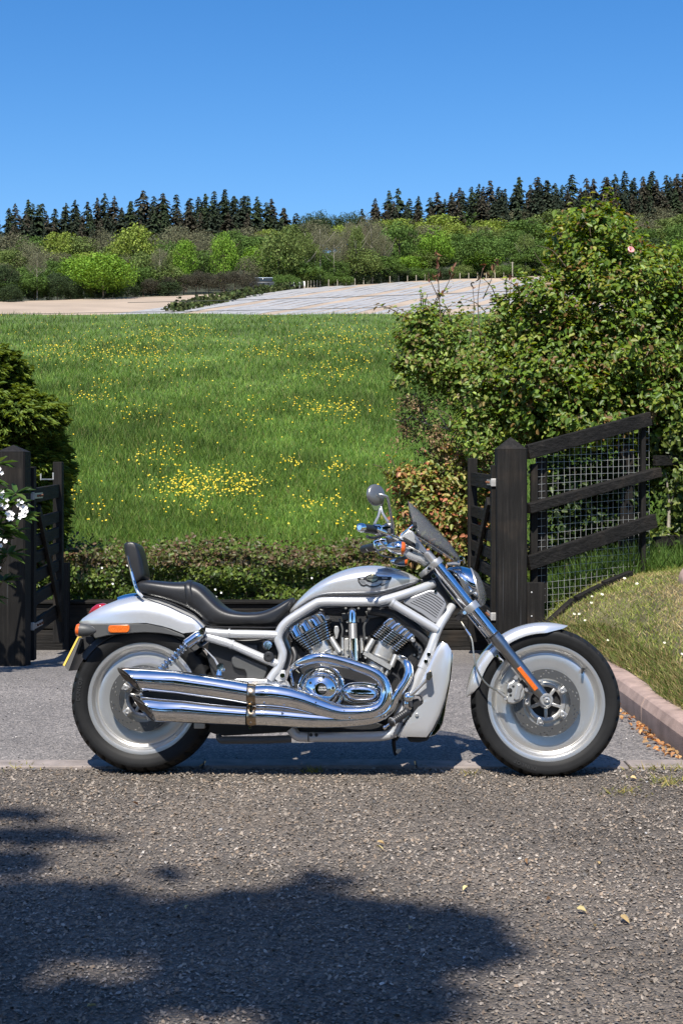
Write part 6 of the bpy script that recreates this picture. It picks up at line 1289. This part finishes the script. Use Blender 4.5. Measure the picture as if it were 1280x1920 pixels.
# ---- radiator shroud, pegs, levers, stand
plate('radiator_cover', [(829, 1203), (838, 1207), (845.5, 1219), (845.5, 1240), (842, 1275), (834, 1310), (823, 1342), (810, 1368), (799, 1382.5), (745, 1381), (751, 1368), (764, 1352), (780, 1340), (790, 1328), (792, 1316), (786, 1306), (776, 1303), (784, 1285), (802, 1248), (818, 1214)], .10, .160, M_silver, bevel=.010, both=True, seg=4, puff=.012)
plate('radiator_core', [(820, 1215), (838, 1215), (838, 1260), (828, 1320), (812, 1366), (800, 1380), (760, 1380), (790, 1330), (800, 1270)], -.10, .10, M_engine)
plate('radiator_lip', [(846.5, 1222), (848.5, 1228), (847, 1255), (842, 1290), (836, 1322), (835, 1331), (830, 1356), (824, 1368), (815, 1378.5), (803, 1382), (812, 1368), (824, 1342), (835, 1310), (843, 1275), (846, 1245)], -.15, .15, M_chrome, bevel=.004)
plate('shroud_base', [(762, 1383), (806, 1383), (800, 1389), (785, 1392), (768, 1391)], -.09, .09, M_black)
plate('shroud_hole_trim', [(776, 1311), (784, 1310), (789, 1318), (788, 1329), (780, 1339), (770, 1346), (764, 1340), (768, 1322)], .150, .171, M_engine, bevel=.002); disc('shroud_bolt', 781, 1340.5, .171, 3.4, .008, M_rollw if False else M_alu, n=12)
a_, b_ = L(730, 1357, .225), L(768, 1331, .165); m = MB(); ax = (b_ - a_); Ln = ax.length; pf = [(.010, 0), (.0165, .004)]
for k in range(16): pf.append((.0150 + .0022 * (k % 2), .010 + k * (Ln - .03) / 16)); 
pf += [(.0165, Ln - .015), (.008, Ln)]
m.lathe(a_, ax, pf, 18); m.build('foot_peg', M_black, bike)
MB().lathe(a_, ax, [(.019, .012), (.021, .013), (.021, .016), (.019, .017)], 18).build('peg_washer', M_alu, bike); MB().lathe(L(718, 1366, .23), L(728, 1359, .228) - L(718, 1366, .23), [(.004, 0), (.008, .004), (.008, .012), (.005, .014), (.006, .03)], 12).build('peg_end', M_chrome, bike)
MB().lathe(L(765, 1307, .175), (0, -1, 0), [(.001, -.024), (.012, -.021), (.021, -.012), (.024, 0), (.021, .012), (.012, .021), (.001, .024)], 22).build('brake_pivot', M_chrome, bike)
T('peg_hanger', [(763, 1312, .17), (762, 1322, .17), (768, 1330, .165)], [.016, .018, .012], M_chrome, n=12, sm=3); T('peg_hanger', [(768, 1316, .18), (771, 1326, .185)], [.012, .008], M_black, n=10, sm=0)
T('brake_pedal', [(768, 1304, .19), (780, 1294, .20), (790, 1284, .205), (798, 1276, .21)], [.008, .0075, .007, .008], M_alu, n=12, sm=4)
plate('pedal_pad', [(798, 1275), (799, 1263), (806, 1257.5), (809.5, 1260), (810.5, 1268), (805, 1276)], .19, .235, M_bronze, bevel=.002)
T('side_stand', [(738, 1386, -.06), (738, 1398, -.10), (741, 1414, -.16)], [.010, .009, .008], M_black, n=10, sm=3); plate('stand_foot', [(741, 1405), (752, 1404), (752, 1407), (746, 1414), (742, 1412)], -.155, -.125, M_alu, bevel=.001)
T('shift_link', [(760, 1357, .06), (742, 1388, .06)], [.008, .006], M_black, n=8, sm=0)

# ---- fork, clamps, front brake
fk = bpy.data.objects.new('fork', None); COL.objects.link(fk); fk.parent = bike
WF = .108
axl = L(1023, 1312, WF); top = L(798, 1034, WF)
def onfork(t_, w=WF): p = top.lerp(axl, t_); return Vector((p.x, -w, p.z))
def tf(px, py): q = L(px, py, WF); d = axl - top; return (q - top).dot(d) / d.dot(d)
tc_, bc_, sl_ = tf(818, 1055), tf(884, 1138), tf(930, 1193)
for sg in (1, -1):
    w_ = WF * sg
    MB().tube([onfork(0.0, w_), onfork(.012, w_), onfork(tc_, w_)], [.010, .0175, .0175], 20).build('fork_cap', M_alu, fk)
    MB().tube([onfork(tc_, w_), onfork(sl_, w_)], .0228, 28).build('fork_stanchion', M_chrome, fk)
    MB().tube([onfork(sl_ - .010, w_), onfork(sl_ + .012, w_), onfork(sl_ + .012, w_), onfork(sl_ + .05, w_), onfork(sl_ + .085, w_), onfork(.93, w_), onfork(1.0, w_)], [.0255, .0255, .0280, .0285, .0248, .0240, .0200], 28).build('fork_slider', M_fork, fk)
    MB().lathe(onfork(sl_ - .02, w_), axl - top, [(.0225, 0), (.0255, .001), (.0255, .010), (.0225, .011)], 24).build('dust_seal', M_black, fk)
    MB().lathe(Vector((axl.x, -w_ + (.03 * sg), axl.z)), (0, -sg, 0), [(.026, 0), (.027, .02), (.027, .050), (.024, .054), (.018, .054), (.017, .050), (.013, .050), (.012, .062), (.006, .063), (.004, .058)], 28).build('axle_boss', M_fork if sg < 0 else M_alu, fk)
def clamp(name, t_, back, mat):
    d = (axl - top).normalized(); n_ = Vector((0, -1, 0)); s_ = d.cross(Vector((0, 1, 0))).normalized()
    if s_.x > 0: s_ = -s_                                    # towards the rear
    for sg in (1, -1):
        c_ = onfork(t_, WF * sg); MB().lathe(c_ - d * .013, d, [(.0232, 0), (.0315, .0005), (.0325, .004), (.0325, .022), (.0315, .026), (.0232, .0262)], 28).build(name, mat, fk)
    a0, a1 = onfork(t_, WF), onfork(t_, -WF)
    m = MB(); q = [a0 + s_ * .026, a0 + s_ * back, Vector((a0.x, 0, a0.z)) + s_ * (back + .02), a1 + s_ * back, a1 + s_ * .026, a1 - s_ * .012, a0 - s_ * .012]
    m.loft([[p - d * .012 for p in q], [p + d * .012 for p in q]]); m.build(name, mat, fk, bevel=.004)
    p = a0 + s_ * .036 + Vector((0, -.006, 0)); MB().lathe(p, (0, -1, 0), [(.009, -.01), (.009, .008), (.007, .010), (.0045, .010), (.004, .006)], 14).build('clamp_bolt', M_chrome, fk)
clamp('triple_clamp', tc_, .062, M_alu); clamp('triple_clamp', bc_, .055, M_black)
for sg in (1, -1):
    c_ = onfork(bc_, WF * sg); d = (axl - top).normalized(); MB().lathe(c_ - d * .016, d, [(.0232, 0), (.0335, .0005), (.0345, .004), (.0345, .028), (.0335, .032), (.0232, .0322)], 28).build('lower_clamp_ring', M_alu, fk)
plate('fork_reflector', [(975, 1249.5), (1008.5, 1290.5), (1001.5, 1296), (968.5, 1254)], WF + .018, WF + .027, M_reflx, fk, bevel=.0015)
disc('clamp_bolt', 812, 1080.5, .075, 5, .012, M_chrome, fk)
ca = bpy.data.objects.new('brake_caliper', None); COL.objects.link(ca); ca.parent = bike
plate('caliper_body', [(951, 1281), (958, 1278), (964, 1272), (970, 1268), (975, 1274), (972, 1280), (980, 1283), (984, 1296), (983, 1306), (974, 1316), (962, 1321), (951, 1319), (947, 1312), (950, 1300), (949, 1290)], .045, .095, M_cast, ca, bevel=.008)
plate('caliper_cover', [(969, 1283), (974, 1282), (978, 1285), (979.5, 1289), (976, 1296), (975, 1304), (973, 1312), (967, 1314), (962, 1311), (964, 1303), (967, 1292)], .09, .103, M_alu, ca, bevel=.004)
for q, r_ in (((955, 1294.5), 4.6), ((956.5, 1303.5), 2.6), ((961.5, 1287), 2.4)): disc('piston_bore', q[0], q[1], .0955, r_, .0012, M_engine, ca)
for q in ((986, 1293), (966, 1271), (946, 1309)): disc('caliper_bolt', q[0], q[1], .085, 4.2, .018, M_alu, ca, n=12)
T('caliper_mount', [(985, 1294, .08), (998, 1300, .085)], .010, M_cast, ca, sm=0)
T('brake_hose', [(864, 1166, .09), (869, 1174, .10), (876, 1185, .10), (884, 1200, .11), (887, 1222, .12), (890, 1242, .125), (896, 1260, .125), (905, 1275, .12), (917, 1287, .115), (930, 1294, .108), (945, 1300, .10)], [.0042] * 11, metal('braided_hose', (0.45, 0.42, 0.34), 0.4), ca, n=10)
T('hose_fitting', [(873, 1180, .10), (881, 1192, .105)], .0062, M_chrome, ca, n=10, sm=0); T('hose_fitting', [(932, 1295, .108), (946, 1306, .10)], .0065, M_alu, ca, n=10, sm=0)
T('fender_bracket', [(932, 1227, .085), (938, 1236, .09), (943, 1240, .09)], .008, M_alu, n=10, sm=0)
for q in ((931, 1230), (938, 1240)): disc('fender_bolt', q[0], q[1], .088, 3, .01, M_chrome, n=10)

# ---- intake grille between the tubes
gr = plate('intake_cover', [(755, 1128), (758, 1124.5), (768, 1120), (800, 1107.5), (807, 1105.5), (818, 1107.5), (831, 1121.5), (836.5, 1132.5), (835.5, 1139), (822, 1165), (817.5, 1168.5), (812, 1168), (790, 1151), (757, 1132)], .055, .118, M_fork if False else simple('satin_silver_plastic', (0.36, 0.36, 0.37), 0.38, 0.6), bevel=.006)
for k in range(8):
    t_ = k / 7; a_, b_ = (769 + 34 * t_, 1129.5 - 18.5 * t_), (817.5 + 15 * t_, 1158 - 28.5 * t_); A_, B_ = L(a_[0], a_[1], .1165), L(b_[0], b_[1], .1165); mid_ = (A_ + B_) / 2 + Vector((.002, 0, .004))
    MB().tube([A_, mid_, B_], .0024, 6, 4).build('grille_slot', M_engine, gr)
disc('intake_bolt', 816, 1109, .118, 3.2, .006, M_chrome, n=12)

# ---- headlight
hl_ = bpy.data.objects.new('headlight', None); COL.objects.link(hl_); hl_.parent = bike
# bucket sweeps back from a slanted lens; stations run from the tail to the lens edge
HS = [((836, 1068), (842, 1078), .012), ((842, 1063.5), (852, 1092), .050), ((852, 1061.8), (866, 1110), .078), ((864, 1061.5), (880, 1126), .092), ((873, 1063), (890, 1134), .096), ((881, 1065), (899, 1138), .095)]
def ovals(st, n=30):
    out = []
    for (tx, ty), (bx, by), hw in st:
        t_, b_ = L(tx, ty, 0), L(bx, by, 0); c_ = (t_ + b_) / 2; up = (t_ - b_) / 2; out.append([Vector((c_.x, 0, c_.z)) + up * math.sin(2 * math.pi * k / n) + Vector((0, -hw * math.cos(2 * math.pi * k / n), 0)) for k in range(n)])
    return out
m = MB(); m.loft(ovals(HS), cap=False); m.build('bucket', M_chrome, hl_, ang=60)
m = MB(); m.loft(ovals([((881, 1065.5), (899, 1137.5), .0945), ((870, 1072), (883, 1126), .075), ((858, 1080), (868, 1112), .045)]), cap=True); m.build('reflector_bowl', M_chrome, hl_, ang=60)
m = MB(); m.loft(ovals([((882, 1065), (900, 1138), .095), ((889, 1069), (905, 1136), .090), ((896, 1076), (909, 1131), .076), ((902, 1087), (911, 1124), .052), ((906.5, 1098), (910.5, 1114), .022)]), cap=True); m.build('lens', M_lens, hl_, ang=70)
m = MB(); m.loft(ovals([((880, 1064.5), (898, 1138.5), .0965), ((883, 1064.5), (901, 1138.5), .0965)]), cap=False); m.build('lens_rim', M_alu, hl_, ang=60)
disc('lamp_boss', 881, 1103, .080, 12, .02, M_fork, hl_, [(12 * PX, -.02), (12 * PX, .008), (10 * PX, .014), (6 * PX, .014), (5 * PX, .008), (.001, .008)]); plate('lamp_stripe', [(862, 1081), (868, 1087), (880, 1117), (886, 1133), (882, 1133), (874, 1116), (862, 1092)], .078, .092, M_dgrey, hl_, bevel=.003)
T('lamp_mount', [(838, 1058, .04), (850, 1056.5, .05), (862, 1057, .05)], .008, M_alu, hl_, n=10, sm=0)
# ---- fly screen: smoked sheet curved round the lamp, with its stays
cen = [(764.5, 939), (773, 946.5), (783, 955), (794, 966), (805, 977.5), (815, 988), (825, 998), (836, 1010), (846, 1021), (854, 1033), (860, 1043), (865, 1050)]
edg = [(765, 946), (767, 955), (769.5, 965), (773, 977), (776, 986), (780, 996), (788, 1004), (800, 1012), (814, 1021), (830, 1031), (845, 1041), (858, 1050)]
edw = [.03, .07, .10, .13, .15, .165, .17, .165, .155, .14, .12, .10]
rows = []
for (c_, e_, w_) in zip(cen, edg, edw):
    A_, B_ = L(c_[0], c_[1], 0), L(e_[0], e_[1], w_); row = []
    for k in range(13):
        a = (k / 12) * math.pi / 2; row.append(Vector((A_.x + (B_.x - A_.x) * (1 - math.cos(a)), -w_ * math.sin(a), A_.z + (B_.z - A_.z) * (1 - math.cos(a)))))
    rows.append([mir(p) for p in row[:0:-1]] + row)
m = MB(); nr = len(rows[0]); m.add([p for r_ in rows for p in r_], [(i * nr + j, i * nr + j + 1, (i + 1) * nr + j + 1, (i + 1) * nr + j) for i in range(len(rows) - 1) for j in range(nr - 1)])
ws = m.build('windscreen', M_smoke, bike, ang=80); sm_ = ws.modifiers.new('thickness', 'SOLIDIFY'); sm_.thickness = .003
T('screen_stay', [(752, 1003, .12), (763, 994, .14), (776, 983, .158)], [.005, .004, .005], M_chrome, n=10, sm=3); disc('screen_knob', 777, 982.5, .158, 4.2, .012, M_black, n=12); disc('screen_knob', 775.5, 995, .15, 3.2, .012, M_chrome, n=12)
T('screen_stay', [(858, 1055, .08), (862, 1049, .09), (868, 1047, .09), (871, 1056, .08)], [.005, .006, .006, .004], M_chrome, n=10, sm=3); disc('screen_knob', 864, 1047, .10, 4.5, .014, M_chrome, n=12)
T('wire_tie', [(776, 1003, .10), (810, 1023, .10), (850, 1049, .09)], .0014, M_galv, n=6, sm=0)
# ---- instrument visor behind the screen
plate('instrument_cowl', [(748, 1006), (756, 999), (765, 993.5), (772, 994.5), (780, 1004), (790, 1019), (801, 1033), (812, 1046), (812, 1052), (802, 1057.5), (785, 1051), (762, 1043), (754, 1032), (750, 1018)], -.085, .085, M_silver, bevel=.010)
plate('cowl_slot', [(752, 1009), (757, 1006.5), (768, 1013), (777, 1018), (779.5, 1023), (777, 1027.5), (770, 1026), (759, 1019)], .07, .0875, M_black, bevel=.001); disc('cowl_screw', 771.5, 1032, .086, 3, .004, M_engine, n=12)
# ---- handlebar, controls, mirrors, indicators
hb = bpy.data.objects.new('handlebar', None); COL.objects.link(hb); hb.parent = bike
T('bar', [(704, 992, .30), (720, 999, .27), (738, 1008, .18), (752, 1014, .10), (760, 1018, 0)], .0125, M_chrome, hb, n=14, sm=5)
T('bar', [(690, 1029, -.34), (706, 1024, -.28), (730, 1021, -.18), (750, 1019, -.08), (760, 1018, 0)], .0125, M_chrome, hb, n=14, sm=5)
T('riser', [(758, 1020, .05), (775, 1036, .05), (800, 1056, .04)], .014, M_alu, hb, n=12, sm=3, both=True)
T('throttle_grip', [(678, 989.5, .40), (680, 990, .39), (697, 992.5, .31), (702, 993.5, .29)], [.0165, .0180, .0180, .0195], M_black, hb, n=18, sm=0)
MB().lathe(L(679, 989.7, .395), L(670, 988.5, .43) - L(679, 989.7, .395), [(.0185, 0), (.0185, .012), (.0165, .022), (.0115, .027), (.010, .024), (.001, .024)], 20).build('bar_end', M_chrome, hb)
T('clutch_grip', [(679, 1030, -.41), (682, 1029.5, -.40), (698, 1026, -.31), (704, 1025, -.29)], [.0150, .0185, .0180, .0190], M_black, hb, n=18, sm=0)
plate('switch_housing', [(697, 984), (712, 982.5), (717, 988), (716, 999), (706, 1003), (698, 1000)], .255, .300, M_chrome, hb, bevel=.006)
plate('master_cylinder', [(712, 985), (730, 984), (737, 989), (739, 1000), (730, 1005), (714, 1003)], .19, .245, M_chrome, hb, bevel=.006); plate('reservoir_cap', [(720, 982), (733, 981), (735, 986), (721, 987)], .18, .25, M_alu, hb, bevel=.003); plate('lever_bracket', [(716, 992), (738, 990), (740, 1000), (720, 1001)], .240, .256, M_dgrey, hb, bevel=.003)
T('brake_lever', [(728, 1000, .25), (716, 1004, .29), (704, 1008, .34), (693, 1008, .38), (688, 1006, .40)], [.007, .006, .0055, .0055, .007], M_black, hb, n=10, sm=4)
plate('switch_housing', [(699, 1014), (714, 1009), (726, 1010), (729, 1022), (722, 1030), (708, 1034), (700, 1027)], -.30, -.25, M_chrome, hb, bevel=.006); plate('clutch_mount', [(722, 1004), (742, 1004), (746, 1014), (740, 1022), (726, 1022)], -.16, -.10, M_chrome, hb, bevel=.006)
T('clutch_lever', [(716, 1022, -.26), (706, 1030, -.30), (704, 1033, -.33)], [.007, .006, .006], M_chrome, hb, n=10, sm=3); plate('bar_clamp', [(722, 1003), (745, 1002), (750, 1012), (744, 1024), (728, 1022)], -.06, .12, M_black, hb, bevel=.006)
T('control_cable', [(708, 990, .28), (708, 1004, .26), (714, 1016, .22), (724, 1024, .16), (742, 1026, .10)], .0042, M_galv, hb, n=8); T('control_cable', [(735, 996, .22), (745, 1010, .16), (765, 1018, .11), (780, 1030, .10), (796, 1040, .09)], .0035, M_black, hb, n=8); T('control_cable', [(760, 1022, .10), (780, 1031, .10), (795, 1040, .09)], .0032, M_galv, hb, n=8)
T('control_cable', [(700, 1018, -.28), (712, 1040, -.2), (740, 1046, -.1), (770, 1045, -.04)], .004, M_black, hb, n=8)
mi = bpy.data.objects.new('mirror', None); COL.objects.link(mi); mi.parent = bike
def mirror_head(c_, nrm, rx, rz, par):
    u = Vector((0, 1, 0)); u = (u - nrm * u.dot(nrm)).normalized(); v = nrm.cross(u); n = 32
    def ring(k, h): return [c_ + nrm * h + (u * math.cos(2 * math.pi * i / n) * rx + v * math.sin(2 * math.pi * i / n) * rz) * k for i in range(n)]
    MB().loft([ring(1, -.008), ring(1.0, 0), ring(.97, .004), ring(.86, .008), ring(.5, .012), ring(.15, .0135)]).build('mirror_shell', M_mirback, par, ang=60)
    MB().loft([ring(.94, -.0095), ring(.94, -.0085)]).build('mirror_glass', M_chrome, par, smooth=False)
nrm = (Vector((0.72, -0.70, 0.05))).normalized()
mirror_head(L(705, 928, .38), nrm, 15.5 * PX / 0.72, 19.5 * PX, mi)
for dy in (-7, 7): pass
T('mirror_stem', [(711, 927, .40), (718, 928.5, .40), (724, 931, .39), (727, 935, .37), (729, 945, .34), (732, 962, .30), (735, 978, .27), (736.5, 990, .25)], [.0045, .0055, .0058, .0055, .0055, .0055, .006, .008], M_alu, mi, n=12)
mi2 = bpy.data.objects.new('mirror', None); COL.objects.link(mi2); mi2.parent = bike
T('mirror_stem', [(714, 950, -.36), (712, 957, -.36), (709, 968, -.33), (704, 978, -.30), (702, 984, -.28)], [.006, .007, .0062, .006, .008], M_alu, mi2, n=12); T('mirror_stem', [(714, 950, -.36), (717, 962, -.34), (724, 974, -.30), (728, 980, -.26)], [.005, .0055, .006, .008], M_alu, mi2, n=12)
mirror_head(L(708, 939, -.40), (Vector((0.80, 0.58, 0.05))).normalized(), .042, .046, mi2)
indicator(752, 724, 1027.5, .20, 12.6, M_chrome, -2); indicator(758.5, 731, 1052.5, -.24, 9.6, M_chrome, 0)
T('indicator_stalk', [(735, 1027, .19), (748, 1030, .12), (760, 1034, .06)], .009, M_black, n=10, sm=3); T('indicator_stalk', [(742, 1053, -.23), (752, 1048, -.12), (765, 1044, -.06)], .009, M_black, n=10, sm=3)
